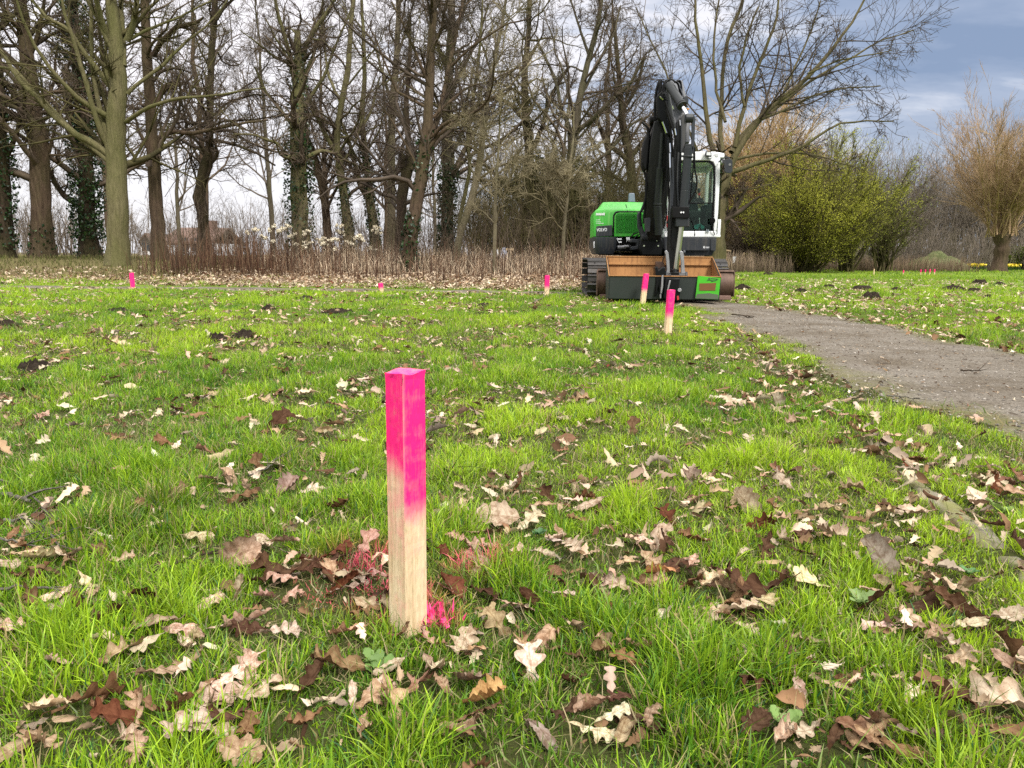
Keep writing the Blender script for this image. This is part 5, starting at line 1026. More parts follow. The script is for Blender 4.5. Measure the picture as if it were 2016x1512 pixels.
def lawn(n, y0, y1, w_, h_, K, r, xm=.72, xo=.4, dens=None, pw=1.0, bright=1.0, thatch=False):
    y = y0 + (y1 - y0) * r.random(n) ** pw
    # sample uniformly over the trapezoid
    k = r.random(n) < (xm * y + xo) / (xm * y1 + xo); y = y[k]; x = (r.random(len(y)) * 2 - 1) * (xm * y + xo)
    pd = pathd(x, y); pr = sst(-.20, .06, pd + .16 * (fbm(x * 4, y * 4, 70) - .5)); pr = pr * (1 - .93 * (kerbd(x, y) < .038 + .04 * (fbm(x * 6, y * 3, 71) - .35)) * np.clip(.42 + sst(3.6, 2.3, y) + (fbm(x * 2, y * 2.4, 78) > .60), 0, 1)) 
    pr = pr * (1 - .9 * woodmask(x, y)); pr = np.where((pd > 0) & (x > 1) & (x < 2.6) & (y < 9) & (x > kerbx(y)), pr * .85, pr)
    pr = pr * (.75 + .4 * sst(.30, .55, fbm(x * 2.3, y * 2.3, 72))); gp = gapf(x, y)[0]; pr = pr * (1 - (.20 if y1 < 3 else .36) * gp)
    for hx, hy, R in HB:
        pr = pr * (1 - .97 * (np.hypot(x - hx, y - hy) < R * .85))
    pr *= (np.hypot(x - MS[0], y - MS[1]) > .036)
    if dens is not None: pr = pr * dens(x, y)
    k = r.random(len(x)) < pr; x, y = x[k], y[k]; n = len(x)
    tu = np.zeros(n); tc_ = np.ones(n)
    for g, R, hm, cm in TUFTS:
        q = np.exp(-((x - g[0]) ** 2 + (y - g[1]) ** 2) / R ** 2 * 1.6); tu = np.maximum(tu, q * (hm - 1)); tc_ = tc_ * (1 - q) + cm * q
    hn = fbm(x * 3.1, y * 3.1, 73); gp, tf = gapf(x, y); h = h_ * (.45 + .9 * hn) * (.55 + .8 * r.random(n)) * (1 + tu) * (1 - .45 * gp) * (1 + (.40 + .35 * (y < 2.6)) * tf)
    pd = pathd(x, y); h *= .30 + .70 * sst(-.1, .3, pd)
    lm = leafmask(x, y); h *= 1 - .72 * lm; h *= 1 - .25 * (kerbd(x, y) < .12)
    pt = fbm(x * .9 + 5, y * .9, 74); t = np.clip(.15 + 1.7 * (pt - .28) + .3 * r.normal(size=n) + .2 * tf - .1 * gp, 0, 1)[:, None]
    c = np.array([.082, .205, .012]) * (1 - t) + np.array([.36, .52, .023]) * t
    c *= (.72 + .56 * r.random((n, 1))) * tc_[:, None]
    s = r.random(n); fine = fbm(x * 7, y * 7, 75)
    c = np.where((s < .045 + .16 * (fine > .62))[:, None], np.array([.42, .34, .15]) * (.6 + .6 * r.random((n, 1))), c)
    c = np.where(((s > .93) & (fine > .45))[:, None], np.array([.03, .10, .03]) * (.8 + .6 * r.random((n, 1))), c)
    for g, R in PINKS:
        q = np.exp(-((x - g[0]) ** 2 + (y - g[1]) ** 2) / R ** 2)[:, None] * (r.random((n, 1)) < .75); q = np.clip(q * 1.7, 0, .92); c = c * (1 - q) + np.array([.80, .13, .20]) * q
    if thatch:
        c = np.where(r.random((n, 1)) < .4, [[.36, .30, .15]], [[.15, .22, .04]]) * (.5 + .8 * r.random((n, 1)))
        return blades('', '', x, y, h_ * (.5 + r.random(n)), w_ * (.6 + .8 * r.random(n)), c, r, 2.6, 2.0, K)
    return blades('', '', x, y, h, w_ * (.6 + .8 * r.random(n)), c * bright, r, .58, 1.15, K)
r = np.random.default_rng(920); GR = mat_attr_leaf('grass_blades', .32, .35, .45, 0)
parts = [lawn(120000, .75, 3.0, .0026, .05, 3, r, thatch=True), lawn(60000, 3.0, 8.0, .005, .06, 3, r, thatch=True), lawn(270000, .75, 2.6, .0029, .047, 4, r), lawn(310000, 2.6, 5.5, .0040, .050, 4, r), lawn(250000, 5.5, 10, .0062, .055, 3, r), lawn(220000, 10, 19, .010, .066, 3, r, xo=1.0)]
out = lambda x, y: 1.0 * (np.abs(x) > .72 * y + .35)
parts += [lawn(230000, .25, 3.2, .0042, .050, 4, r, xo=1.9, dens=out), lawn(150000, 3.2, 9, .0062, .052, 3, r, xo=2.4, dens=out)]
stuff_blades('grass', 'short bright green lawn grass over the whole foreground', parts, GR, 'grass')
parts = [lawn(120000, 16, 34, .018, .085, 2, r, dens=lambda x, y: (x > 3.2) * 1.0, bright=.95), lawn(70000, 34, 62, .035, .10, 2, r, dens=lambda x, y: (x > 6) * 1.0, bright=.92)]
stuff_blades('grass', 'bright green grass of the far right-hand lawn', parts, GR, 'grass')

# pink sprayed scraps and grass right at the stake's foot
PK = NT('fresh_pink_paint'); PK.base(PK.ramp(PK.noise(60, 3, .6), [(.35, (.80, .02, .16)), (.7, (.95, .10, .30))])); PK.rough(.6); PK = PK.m
r = np.random.default_rng(930); g = G(856, 1236); n = 22; x = g[0] + .022 * r.normal(size=n); y = g[1] + .018 * r.normal(size=n); V, F, C = blades('', '', x, y, .03 + .045 * r.random(n), .004 + .003 * r.random(n), np.ones((n, 3)), r, .35, .6, 4)
o = link('painted_tuft', npmesh('painted_tuft', V - g, [F], smooth=False), PK); o.location = g; tag(o, 'small tuft of grass sprayed solid pink at the right foot of the near stake', 'painted grass')
for k, (px, py, sp, lab) in enumerate([(850, 1232, 26, 'pink petal-like scrap of a sprayed leaf against the right foot of the near stake'), (868, 1212, 20, 'small upright pink leaf scrap beside the sprayed tuft'), (876, 1245, 22, 'curled pink leaf scrap right of the sprayed tuft'), (838, 1205, 30, 'thin upright pink leaf strip touching the near stake')]):
    g = G(px, py); me = LGEO[('broad' if k < 3 else 'thin', 'folded', k % 2)][0].copy(); me.materials.clear(); me.materials.append(PK); o = link('painted_leaf', me); o.matrix_world = Matrix.Translation(g + np.array([0, 0, .018])) @ Matrix.Rotation(math.radians(65), 4, 'X') @ Matrix.Rotation(.5 * k - .6, 4, 'Z') @ Matrix.Scale(sp * 1.3 / 1150, 4); tag(o, lab, 'leaf', 'pink sprayed scraps at the near stake')
# ------------------------------------------------------------------ fallen twigs
STK = {'grey': mat_bark('grey_stick', (.10, .085, .07), (.30, .27, .23), mossf=.2, sc=4), 'dark': mat_bark('dark_stick', (.03, .02, .013), (.10, .07, .05), mossf=.1, sc=4)}
def stick(pts, wpx, mat, label, seed):
    r = np.random.default_rng(seed); gp = np.array([G(a, b) for a, b in pts]); gp[:, 2] += .022 + .012 * r.random(len(gp)); o0 = gp[0].copy(); q = resample(gp, 14); q[1:-1] += r.normal(size=(12, 3)) * .002
    d = np.linalg.norm(gp.mean(0) - CAM); rr = wpx * d / FPX / 2; V, F = tubes(q[None], (rr * np.linspace(1, .55, 14) * (1 + .12 * r.normal(size=14)))[None], 7)
    mm = MM(); mm.add(V - o0, F); c, cr = grow(q[None], np.full((1, 14), rr), 3, .2, .9, 40, 10, .22, .3, 5, .12, .0, .55, .0012, r, cull=False)
    if len(c): c[..., 2] = np.maximum(c[..., 2], zt(c[..., 0], c[..., 1]) + .012); V, F = tubes(c, cr, 4); mm.add(V - o0, F)
    o = link('fallen_twig', mm.mesh('fallen_twig'), STK[mat]); o.location = o0; tag(o, label, 'twig', 'fallen twigs on the lawn')
stick([(-20, 990), (20, 997), (62, 1003)], 10, 'grey', 'thick grey twig end at the left edge of the photo', 1)
stick([(0, 960), (45, 978), (85, 1015), (110, 1060)], 4, 'grey', 'thin arched pale twig above the thick grey one', 2)
stick([(10, 1040), (60, 1042), (92, 1065), (120, 1098)], 6, 'grey', 'bent grey twig below the thick one, left edge', 3)
stick([(0, 1085), (70, 1098), (130, 1105)], 4, 'grey', 'straight pale twig among the tan leaves at the left', 4)
stick([(0, 1190), (60, 1182), (130, 1188), (150, 1210)], 5, 'grey', 'pale crooked twig lowest of those at the left edge', 5)
stick([(305, 1152), (370, 1124), (430, 1106)], 5, 'dark', 'dark straight twig pointing at the big pinkish leaf', 6)
stick([(490, 955), (530, 940), (546, 918)], 3, 'grey', 'little forked twig beside the folded brown leaf', 7)
stick([(858, 930), (890, 950), (912, 960)], 4, 'dark', 'short grey twig just right of the near stake', 8)
stick([(1745, 791), (1790, 793), (1810, 796)], 3, 'grey', 'pale stick lying at the edge of the gravel', 9)
stick([(1440, 625), (1485, 627)], 3, 'dark', 'dark stick on the gravel near the bucket', 10)
stick([(1050, 598), (1064, 592), (1078, 583)], 3, 'grey', 'pale bent twig leaning at the foot of the litter-edge stake', 11)
stick([(1890, 737), (1930, 740)], 3, 'dark', 'short dark twig on the gravel toward the right edge', 12)
# ------------------------------------------------------------------ small broad-leaved weeds
WEED = mat_attr_leaf('weed_leaves', .3, .35, .5, 0)
def weed(px, py, n, size, c, label, seed):
    r = np.random.default_rng(seed); g = G(px, py); V0 = []; F0 = []; C0 = []; b = 0
    Vb, Fb = leaf_geo('broad', seed, 'flat', ns=9, nc=5)[:2]; Vb = Vb + np.array([0, .62, 0]); 
    a = np.arange(n) * 2.4 + r.random(n); ex = .35 + .4 * r.random(n); sz = size * (.6 + .7 * r.random(n)); cols = np.array(c) * (.75 + .5 * r.random((n, 1)))
    V = []; F = []
    for k in range(n):
        Mr = np.array(Matrix.Rotation(a[k], 3, 'Z') @ Matrix.Rotation(ex[k], 3, 'X')); V.append(Vb @ Mr.T * sz[k]); F.append(Fb + k * len(Vb))
    o = link('weed', npmesh('weed', np.vstack(V), [np.vstack(F)], np.repeat(cols, len(Vb), axis=0)), WEED); o.location = g + np.array([0, 0, .012]); tag(o, label, 'weed', 'broad-leaved weeds in the lawn')
weed(752, 1335, 18, .024, (.16, .27, .07), 'light green leafy weed below the foot of the near stake', 41); weed(735, 1318, 11, .02, (.18, .29, .08), 'small pale weed just above the leafy one by the stake foot', 42)
weed(1692, 1200, 11, .03, (.22, .32, .11), 'pale jagged weed right of centre near the whitish leaf', 43); weed(1972, 1022, 9, .04, (.22, .32, .08), 'broad pale weed beside the kerb stones', 44); weed(1905, 1140, 9, .02, (.10, .22, .07), 'tiny bright weed between kerb and the rolled brown leaf', 45); weed(1060, 1062, 10, .02, (.06, .14, .05), 'dark tiny-leaved weed patch right of the big pale leaf', 46); weed(1545, 1440, 9, .022, (.18, .28, .08), 'weed at the lower right near the tan lobed leaf', 47)
# ------------------------------------------------------------------ tracked excavator
YAW = -0.05
EO = P(1298, 520, 14.0); EO[2] = 0.0
EX = empty('tracked_excavator', EO, 'green, white and dark grey tracked excavator parked on the path with its boom folded', 'excavator', rz=YAW)
_rx = np.array([math.cos(YAW), math.sin(YAW), 0]); _ry = np.array([-math.sin(YAW), math.cos(YAW), 0])
def Lp(px, py, c):
    """point on the machine plane local y = c seen at a photo pixel, in the machine's own axes"""
    d = ray(px, py); t = ((EO - CAM) @ _ry + c) / (d @ _ry); p = CAM + d * t - EO
    return np.array([p @ _rx, p @ _ry, p[2]])
class MB:
    def __init__(s): s.v = []; s.f = []
    def add(s, V, F):
        b = len(s.v); s.v += [tuple(map(float, v)) for v in V]; s.f += [tuple(int(i) + b for i in f) for f in F]; return s
    def box(s, a, b):
        x0, y0, z0 = np.minimum(a, b); x1, y1, z1 = np.maximum(a, b)
        return s.add([(x0, y0, z0), (x1, y0, z0), (x1, y1, z0), (x0, y1, z0), (x0, y0, z1), (x1, y0, z1), (x1, y1, z1), (x0, y1, z1)], [(0, 3, 2, 1), (4, 5, 6, 7), (0, 1, 5, 4), (1, 2, 6, 5), (2, 3, 7, 6), (3, 0, 4, 7)])
    def prism(s, poly, c0, c1):
        """photo-pixel outline on plane c0, straight back to c1"""
        p = np.array([Lp(x, y, c0) for x, y in poly]); n = len(p); q = p.copy(); q[:, 1] = c1
        s.add(np.vstack([p, q]), [tuple(range(n))[::-1], tuple(range(n, 2 * n))] + [(i, (i + 1) % n, n + (i + 1) % n, n + i) for i in range(n)]); return s
    def prism_x(s, yz, x0, x1):
        n = len(yz); V = [(x0, a, b) for a, b in yz] + [(x1, a, b) for a, b in yz]
        s.add(V, [tuple(range(n))[::-1], tuple(range(n, 2 * n))] + [(i, (i + 1) % n, n + (i + 1) % n, n + i) for i in range(n)]); return s
    def loft(s, rings):
        n = len(rings[0]); b = len(s.v); V = [p for r_ in rings for p in r_]; F = []
        for k in range(len(rings) - 1):
            for i in range(n): F.append((k * n + i, k * n + (i + 1) % n, (k + 1) * n + (i + 1) % n, (k + 1) * n + i))
        F.append(tuple(range(n))[::-1]); F.append(tuple(range((len(rings) - 1) * n, len(rings) * n))); return s.add(V, F)
    def cyl(s, a, b, r, n=18, r2=None):
        a, b = np.array(a, float), np.array(b, float); d = b - a; d /= np.linalg.norm(d); u = np.cross(d, [0, 0, 1] if abs(d[2]) < .9 else [1, 0, 0]); u /= np.linalg.norm(u); v = np.cross(d, u)
        an = np.arange(n) * 2 * PI / n; r2 = r if r2 is None else r2
        A = [a + r * (u * math.cos(t) + v * math.sin(t)) for t in an]; B = [b + r2 * (u * math.cos(t) + v * math.sin(t)) for t in an]
        return s.add(A + B, [tuple(range(n))[::-1], tuple(range(n, 2 * n))] + [(i, (i + 1) % n, n + (i + 1) % n, n + i) for i in range(n)])
    def tube(s, pts, r, n=8, K=None):
        q = resample(_dens(pts, 8) if len(pts) > 2 else np.array(pts, float), K or 20); V, F = tubes(q[None], np.full((1, len(q)), r), n); return s.add(V, F)
    def beam(s, pts, w_, d, xs=None):
        """box beam along a polyline; pts local (x,y,z); w_ widths in x, d depths across"""
        pts = np.array(pts, float); tan = np.gradient(pts, axis=0); tan /= np.linalg.norm(tan, axis=1)[:, None]; rings = []
        for p, t, a, b in zip(pts, tan, w_, d):
            X = np.array([1.0, 0, 0]); X = X - t * (X @ t); X /= np.linalg.norm(X); N = np.cross(t, X)
            rings.append([p - X * a / 2 - N * b / 2, p + X * a / 2 - N * b / 2, p + X * a / 2 + N * b / 2, p - X * a / 2 + N * b / 2])
        return s.loft(rings)
    def done(s, name, mat, parent, bevel=.008, label=None, smooth=35):
        me = bpy.data.meshes.new(name); me.from_pydata(s.v, [], s.f); me.validate()
        bm = bmesh.new(); bm.from_mesh(me); bmesh.ops.recalc_face_normals(bm, faces=bm.faces); bm.to_mesh(me); bm.free()
        me.polygons.foreach_set('use_smooth', np.ones(len(me.polygons), bool)); me.set_sharp_from_angle(angle=math.radians(smooth))
        o = link(name, me, mat, parent)
        if bevel:
            m = o.modifiers.new('bevel', 'BEVEL'); m.width = bevel; m.segments = 2; m.limit_method = 'ANGLE'; m.angle_limit = math.radians(40); m.harden_normals = False
        if label: o['label'] = label
        return o
M_GRN = mat_paint('green_paint', (.030, .40, .014), .36, .5, (.10, .20, .06))
def streaks(mat, col, amt):
    t = mat.node_tree; b = t.nodes['Principled BSDF']; src = b.inputs['Base Color'].links[0].from_socket; n = t.nodes.new('ShaderNodeTexNoise'); n.inputs['Scale'].default_value = 22; n.inputs['Detail'].default_value = 4; mp = t.nodes.new('ShaderNodeMapping'); mp.inputs['Scale'].default_value = (1, 1, .06); tc_ = t.nodes.new('ShaderNodeTexCoord'); t.links.new(tc_.outputs['Object'], mp.inputs['Vector']); t.links.new(mp.outputs[0], n.inputs['Vector'])
    rp = t.nodes.new('ShaderNodeValToRGB'); rp.color_ramp.elements[0].position = .48; rp.color_ramp.elements[0].color = (0, 0, 0, 1); rp.color_ramp.elements[1].position = .68; rp.color_ramp.elements[1].color = (amt, amt, amt, 1); t.links.new(n.outputs['Fac'], rp.inputs[0]); mx = t.nodes.new('ShaderNodeMix'); mx.data_type = 'RGBA'; t.links.new(rp.outputs[0], mx.inputs[0]); t.links.new(src, mx.inputs[6]); mx.inputs[7].default_value = (*col, 1); t.links.new(mx.outputs[2], b.inputs['Base Color'])
streaks(M_GRN, (.16, .46, .10), .55)
M_GRND = mat_paint('grille_green', (.012, .20, .008), .5, .4, (.01, .03, .01))
M_WHT = mat_paint('white_paint', (.78, .80, .82), .3, .22, (.42, .40, .36))
M_GRY = mat_paint('slate_grey_paint', (.024, .028, .035), .42, .35, (.06, .055, .05), 0, .35)
M_BOOM = mat_paint('boom_grey_paint', (.085, .09, .10), .38, .3, (.02, .02, .02))
M_DRK = mat_paint('black_paint', (.0035, .004, .0045), .36, .3, (.012, .011, .010), 0, .18)
M_CYL = mat_paint('cylinder_grey', (.020, .023, .025), .3, .25, (.02, .02, .02), 0, .35)
M_BLK = mat_paint('black_rubber', (.003, .003, .0035), .45, .3, (.012, .011, .010), 0, .18)
M_STEEL = mat_paint('track_steel', (.055, .053, .054), .5, .8, (.05, .038, .028), .5)
M_RUST = mat_paint('orange_rust', (.37, .19, .075), .8, .8, (.15, .07, .03), 0, .15, 4); streaks(M_RUST, (.16, .075, .035), .6)
M_BRN = mat_paint('brown_worn_steel', (.125, .075, .052), .6, .6, (.05, .035, .03), .2, .4, 5)
M_ROD = NT('chrome_rod'); M_ROD.base((.42, .42, .34)); M_ROD.rough(.2); M_ROD.b.inputs['Metallic'].default_value = .9; M_ROD = M_ROD.m
M_CHR = NT('bright_chrome'); M_CHR.base((.75, .77, .8)); M_CHR.rough(.15); M_CHR.b.inputs['Metallic'].default_value = 1; M_CHR = M_CHR.m
streaks(M_GRY, (.075, .07, .065), .6); streaks(M_BRN, (.06, .03, .02), .8); streaks(M_WHT, (.5, .48, .44), .25)
M_TXT = NT('white_lettering'); M_TXT.base((.85, .86, .88)); M_TXT.rough(.5); M_TXT = M_TXT.m
M_RED = mat_paint('red_plastic', (.45, .03, .03), .4, .1); M_TEAL = mat_paint('teal_cloth', (.06, .34, .33), .8, .4, (.2, .5, .5)); M_SEAT = mat_paint('seat_black', (.012, .016, .018), .7, .2)
M_STK = mat_paint('sticker_green', (.055, .40, .012), .5, .55, (.02, .07, .015), 0, .4, 6); M_ORG = mat_paint('amber_lens', (.55, .22, .03), .3, .1)
M_WORN = mat_paint('worn_silver', (.30, .30, .31), .4, .6, (.04, .04, .045), .5, .5, 8)
def mat_glass():
    m = NT('cab_glass'); tr = m.N('ShaderNodeBsdfTransparent'); tr.inputs['Color'].default_value = (.62, .74, .68, 1); gl = m.N('ShaderNodeBsdfGlossy'); gl.inputs['Roughness'].default_value = .02; gl.inputs['Color'].default_value = (.55, .65, .58, 1)
    f = m.N('ShaderNodeFresnel'); f.inputs['IOR'].default_value = 1.6; x = m.N('ShaderNodeMixShader'); m.L(m.math('MULTIPLY', f.outputs[0], .55), x.inputs[0]); m.L(tr.outputs[0], x.inputs[1]); m.L(gl.outputs[0], x.inputs[2]); m.L(x.outputs[0], m.out.inputs['Surface']); return m.m
M_GLS = mat_glass(); M_CLR = mat_glass(); [n for n in M_CLR.node_tree.nodes if n.type == 'BSDF_TRANSPARENT'][0].inputs['Color'].default_value = (.93, .97, .93, 1)
# --- tracks
def track(x0, x1, side):
    Rr, yf, yr, zc = .30, -.82, 1.15, .335; pitch = .135; pts = []; L1 = yr - yf; per = 2 * L1 + 2 * PI * Rr; n = int(per / pitch)
    root = None; sh = MB(); belt = MB(); ring = []
    for k in range(n):
        s = per * k / n
        if s < L1: y, z, t = yr - s, zc + Rr, PI
        elif s < L1 + PI * Rr: a = (s - L1) / Rr; y, z, t = yf - Rr * math.sin(a), zc + Rr * math.cos(a), PI + a
        elif s < 2 * L1 + PI * Rr: y, z, t = yf + (s - L1 - PI * Rr), zc - Rr, 0
        else: a = (s - 2 * L1 - PI * Rr) / Rr; y, z, t = yr + Rr * math.sin(a), zc - Rr * math.cos(a), a
        ring.append((y, z)); ct, st_ = math.cos(t), math.sin(t)   # outward normal = (sin t, -cos t)
        def q(u, h): return (y + u * ct + h * st_, z + u * st_ - h * ct)
        sh.prism_x([q(-.058, 0), q(.058, 0), q(.058, .016), q(-.02, .016), q(-.028, .034), q(-.042, .034), q(-.05, .016), q(-.058, .016)], x0, x1)
    tr = sh.done('track', M_STEEL, EX, .003)
    for i, x in ((0, x0 + .12), (1, x1 - .12)): belt.tube([(x, a, b) for a, b in ring[::2]] + [(x, *ring[0])], .024, 5, 60)
    belt.done('track_chain', M_BLK, tr, 0)
    xm = (x0 + x1) / 2
    MB().cyl((xm - .08, yf, zc), (xm + .08, yf, zc), .235, 28).cyl((xm - .11, yf, zc), (xm + .11, yf, zc), .09, 16).done('idler_wheel', M_BRN, tr)
    MB().cyl((xm - .06, yr, zc), (xm + .06, yr, zc), .235, 24).cyl((xm - .12, yr, zc), (xm + .12, yr, zc), .16, 20).done('drive_sprocket', M_DRK, tr)
    fr = MB().box((x0 + .10, yf + .22, zc - .12), (x1 - .10, yr - .2, zc + .10)).box((x0 + .06, yf - .02, zc - .07), (x0 + .10, yf + .4, zc + .06)).box((x1 - .10, yf - .02, zc - .07), (x1 - .06, yf + .4, zc + .06)).done('track_frame', M_DRK, tr)
    for yy in np.linspace(yf + .38, yr - .36, 5): MB().cyl((x0 + .07, yy, .12), (x1 - .07, yy, .12), .085, 16).done('track_roller', M_DRK, tr)
TXL = Lp(1157, 540, -1.1)[0]; TXR = Lp(1434, 540, -1.1)[0]
track(TXL, TXL + .46, -1); track(TXR - .46, TXR, 1)
MB().box((TXL + .4, -.55, .30), (TXR - .4, .9, .62)).box((TXL + .3, -.3, .36), (TXR - .3, .6, .52)).cyl(((TXL + TXR) / 2, .25, .55), ((TXL + TXR) / 2, .25, .75), .5, 32).done('undercarriage', M_DRK, EX)
# --- dozer blade
bx0, bx1 = Lp(1177, 540, -1.5)[0], Lp(1447, 540, -1.5)[0]
prof = [(-1.42 - .09 * math.sin(PI * q) + .10 * (q - .5) ** 2, .06 + q * .42) for q in np.linspace(0, 1, 9)]
bl = MB().prism_x(prof + [(y + .035, z) for y, z in prof[::-1]], bx0, bx1).prism_x([(-1.45, .46), (-1.37, .46), (-1.37, .495), (-1.44, .495)], bx0, bx1)
for xx in (bx0, bx1 - .02): bl.prism_x([(-1.50, .07), (-1.34, .07), (-1.34, .47), (-1.46, .47)], xx + (-.012 if xx == bx0 else .012), xx + .02 + (-.012 if xx == bx0 else .012))
dz = bl.done('dozer_blade', M_BRN, EX)
MB().box((bx0 + .03, -1.455, .015), (bx1 - .03, -1.40, .085)).done('cutting_edge', mat_paint('scoured_edge', (.23, .14, .11), .5, .5, (.10, .06, .05), .3), dz)
MB().box((-.45, -1.40, .22), (-.30, -.3, .36)).box((.30, -1.40, .22), (.45, -.3, .36)).done('blade_arm', M_DRK, dz)
# --- upper body skirt
def plan(pts, z): return [(x, y, z) for x, y in pts]
def rrect(x0, y0, x1, y1, r, n=5):
    o = []
    for cx, cy, a0 in ((x1 - r[1], y0 + r[1], -90), (x1 - r[2], y1 - r[2], 0), (x0 + r[3], y1 - r[3], 90), (x0 + r[0], y0 + r[0], 180)):
        rr = {-90: r[1], 0: r[2], 90: r[3], 180: r[0]}[a0]
        for k in range(n + 1): a = math.radians(a0 + 90 * k / n); o.append((cx + rr * math.cos(a), cy + rr * math.sin(a)))
    return o
SX0 = Lp(1169, 480, -.55)[0]; SX1 = Lp(1412, 480, -.75)[0]
z_sk0, z_sk1 = Lp(1380, 503, -.75)[2], Lp(1380, 467, -.75)[2]
xa = Lp(1215, 480, -.55)[0]; xb = Lp(1306, 480, -.75)[0]; xc = Lp(1252, 480, -.55)[0]
def skirt(name, x0, y0, x1, y1, rad, zb, zt_, mat, par=EX):
    p1 = rrect(x0, y0, x1, y1, rad); p0 = rrect(x0 + .05, y0 + .05, x1 - .05, y1 - .05, rad)
    return MB().loft([plan(p0, zb), plan(p1, zb + .12), plan(p1, zt_)]).done(name, mat, par, .006)
skl = skirt('body_skirt', SX0, -.50, xa, 1.45, (.16, .02, .1, .4), z_sk0 + .01, z_sk1, M_GRY)
skr = skirt('body_skirt', xb, -.72, SX1, 1.2, (.02, .05, .3, .02), z_sk0, z_sk1, M_GRY)
MB().prism([(1309, 470), (1396, 470), (1396, 493), (1309, 493)], -.728, -.722).done('skirt_panel', M_GRY, skr, .004)
MB().prism([(1399, 470), (1409, 471), (1409, 494), (1399, 493)], -.728, -.722).done('skirt_panel', M_GRY, skr, .004)
MB().box((xa + .005, -.2, z_sk0 + .06), (xb - .005, 1.45, z_sk1 - .004)).box((SX0 + .2, 1.2, z_sk0), (SX1 - .2, 1.62, z_sk1 - .003)).done('main_frame', M_DRK, EX)
# pipes, pump and hoses in the open bay below the hood
MB().cyl(Lp(1216, 487, -.45), Lp(1232, 486, -.45), .035).cyl(Lp(1228, 485, -.47), Lp(1242, 485, -.47), .022).done('bay_pump', M_WORN, EX, 0)
for k, pts in enumerate([[(1214, 478), (1220, 486), (1216, 496), (1224, 500)], [(1222, 474), (1228, 482), (1222, 492), (1212, 494)], [(1240, 472), (1246, 462), (1256, 458)], [(1246, 474), (1254, 464), (1262, 461)], [(1238, 478), (1244, 494), (1258, 498)]]):
    MB().tube([Lp(a, b, -.44 - .02 * k) for a, b in pts], .012, 7).done('bay_hose', M_BLK, EX, 0)
MB().prism([(1214, 469), (1224, 469), (1224, 472), (1217, 472), (1217, 475), (1224, 475), (1224, 478), (1218, 478)], -.515, -.51).done('warning_label', M_TXT, EX, 0)
MB().prism([(1233, 467), (1240, 467), (1240, 472), (1233, 472)], -.515, -.51).prism([(1233.5, 473), (1235, 473), (1235, 475), (1233.5, 475)], -.515, -.51).prism([(1237.5, 473), (1239, 473), (1239, 475), (1237.5, 475)], -.515, -.51).done('warning_label', M_TXT, EX, 0)
MB().prism([(1168.6, 476), (1171, 474), (1172, 487), (1169, 488)], -.41, -.405).done('side_label', M_TXT, EX, 0)
# --- engine hood
HX0 = SX0 + .01; HX1 = Lp(1296, 440, -.3)[0]; hz0 = z_sk1 + .004; hz1 = Lp(1230, 412, -.35)[2]; hz2 = Lp(1230, 398.5, .2)[2]
def hood_ring(i, z, top=0.0):
    a = .36; return [(HX1 - i * .2, -.36 + i + top, z), (HX1 - i * .2, 1.5 - i, z), (HX0 + .45 + i, 1.5 - i, z), (HX0 + i, 1.1 - i, z), (HX0 + i, -.06 + i * .6 + top * .4, z), (HX0 + .152 + i, -.20 + i * .7 + top * .6, z), (HX0 + .30 + i, -.34 + i + top * .9, z), (HX0 + .42 + i, -.36 + i + top, z)]
hood = MB().loft([hood_ring(0, hz0), hood_ring(0.0, hz1 - .06), hood_ring(.035, hz1), hood_ring(.10, hz1 + .04, .08), hood_ring(.17, hz2, .34)]).done('engine_hood', M_GRN, EX, .02)
gx0, gx1 = 1209, 1272
MB().prism([(1206, 466), (1207, 424), (1210, 418), (1215, 415.5), (1275, 415.5), (1275, 466)], -.372, -.33).done('grille_frame', M_DRK, hood, .01)
MB().prism([(1209, 465.5), (1210, 425), (1213, 420.5), (1218, 418.5), (1274, 418.5), (1274, 465.5)], -.384, -.374).done('grille_surround', M_GRN, hood, .006)
MB().prism([(1212.5, 459), (1213, 425), (1216, 421), (1274, 421), (1274, 459)], -.388, -.3845).done('grille_backing', M_GRND, hood, 0)
g = MB()
for k in range(14):
    y = 424 + k * 2.5; pts = [Lp(1213.5 + j * 1.25, y + (.55 if (j // 2) % 2 else -.55), -.394) for j in range(47)]
    g.tube(pts, .0045, 4, 47)
for px in (1229, 1246, 1262): g.tube([Lp(px, 421, -.396), Lp(px, 440, -.396), Lp(px, 459, -.396)], .006, 4, 4)
g.done('grille_mesh', mat_paint('grille_slats', (.02, .30, .012), .5, .3, (.01, .05, .01)), hood, 0)
MB().tube([Lp(1232, 402, -.02), Lp(1234, 409, -.2), Lp(1235, 415, -.355)], .006, 4, 6).done('hood_seam', M_DRK, hood, 0)
# brand panel on the chamfered corner
cA = np.array([HX0 + .004, -.06]); cB = np.array([HX0 + .30, -.34])
def chamf(px, py, off):
    """point on the vertical chamfer plane of the hood's front corner, off metres proud of it"""
    n = np.array([-(cB - cA)[1], (cB - cA)[0]]); n = -n / np.linalg.norm(n); n = n if n[1] < 0 else -n
    d = ray(px, py); dl = np.array([d @ _rx, d @ _ry]); cl = np.array([(CAM - EO) @ _rx, (CAM - EO) @ _ry]); P0 = cA + n * off
    t = ((P0 - cl) @ n) / (dl @ n); q = CAM + d * t - EO; return np.array([q @ _rx, q @ _ry, q[2]])
def chpoly(poly, o0, o1, name, mat, par, bevel=0, label=None):
    a = [chamf(x, y, o0) for x, y in poly]; b = [chamf(x, y, o1) for x, y in poly]; n = len(poly)
    return MB().add(a + b, [tuple(range(n)), tuple(range(n, 2 * n))[::-1]] + [(i, n + i, n + (i + 1) % n, (i + 1) % n) for i in range(n)]).done(name, mat, par, bevel, label)
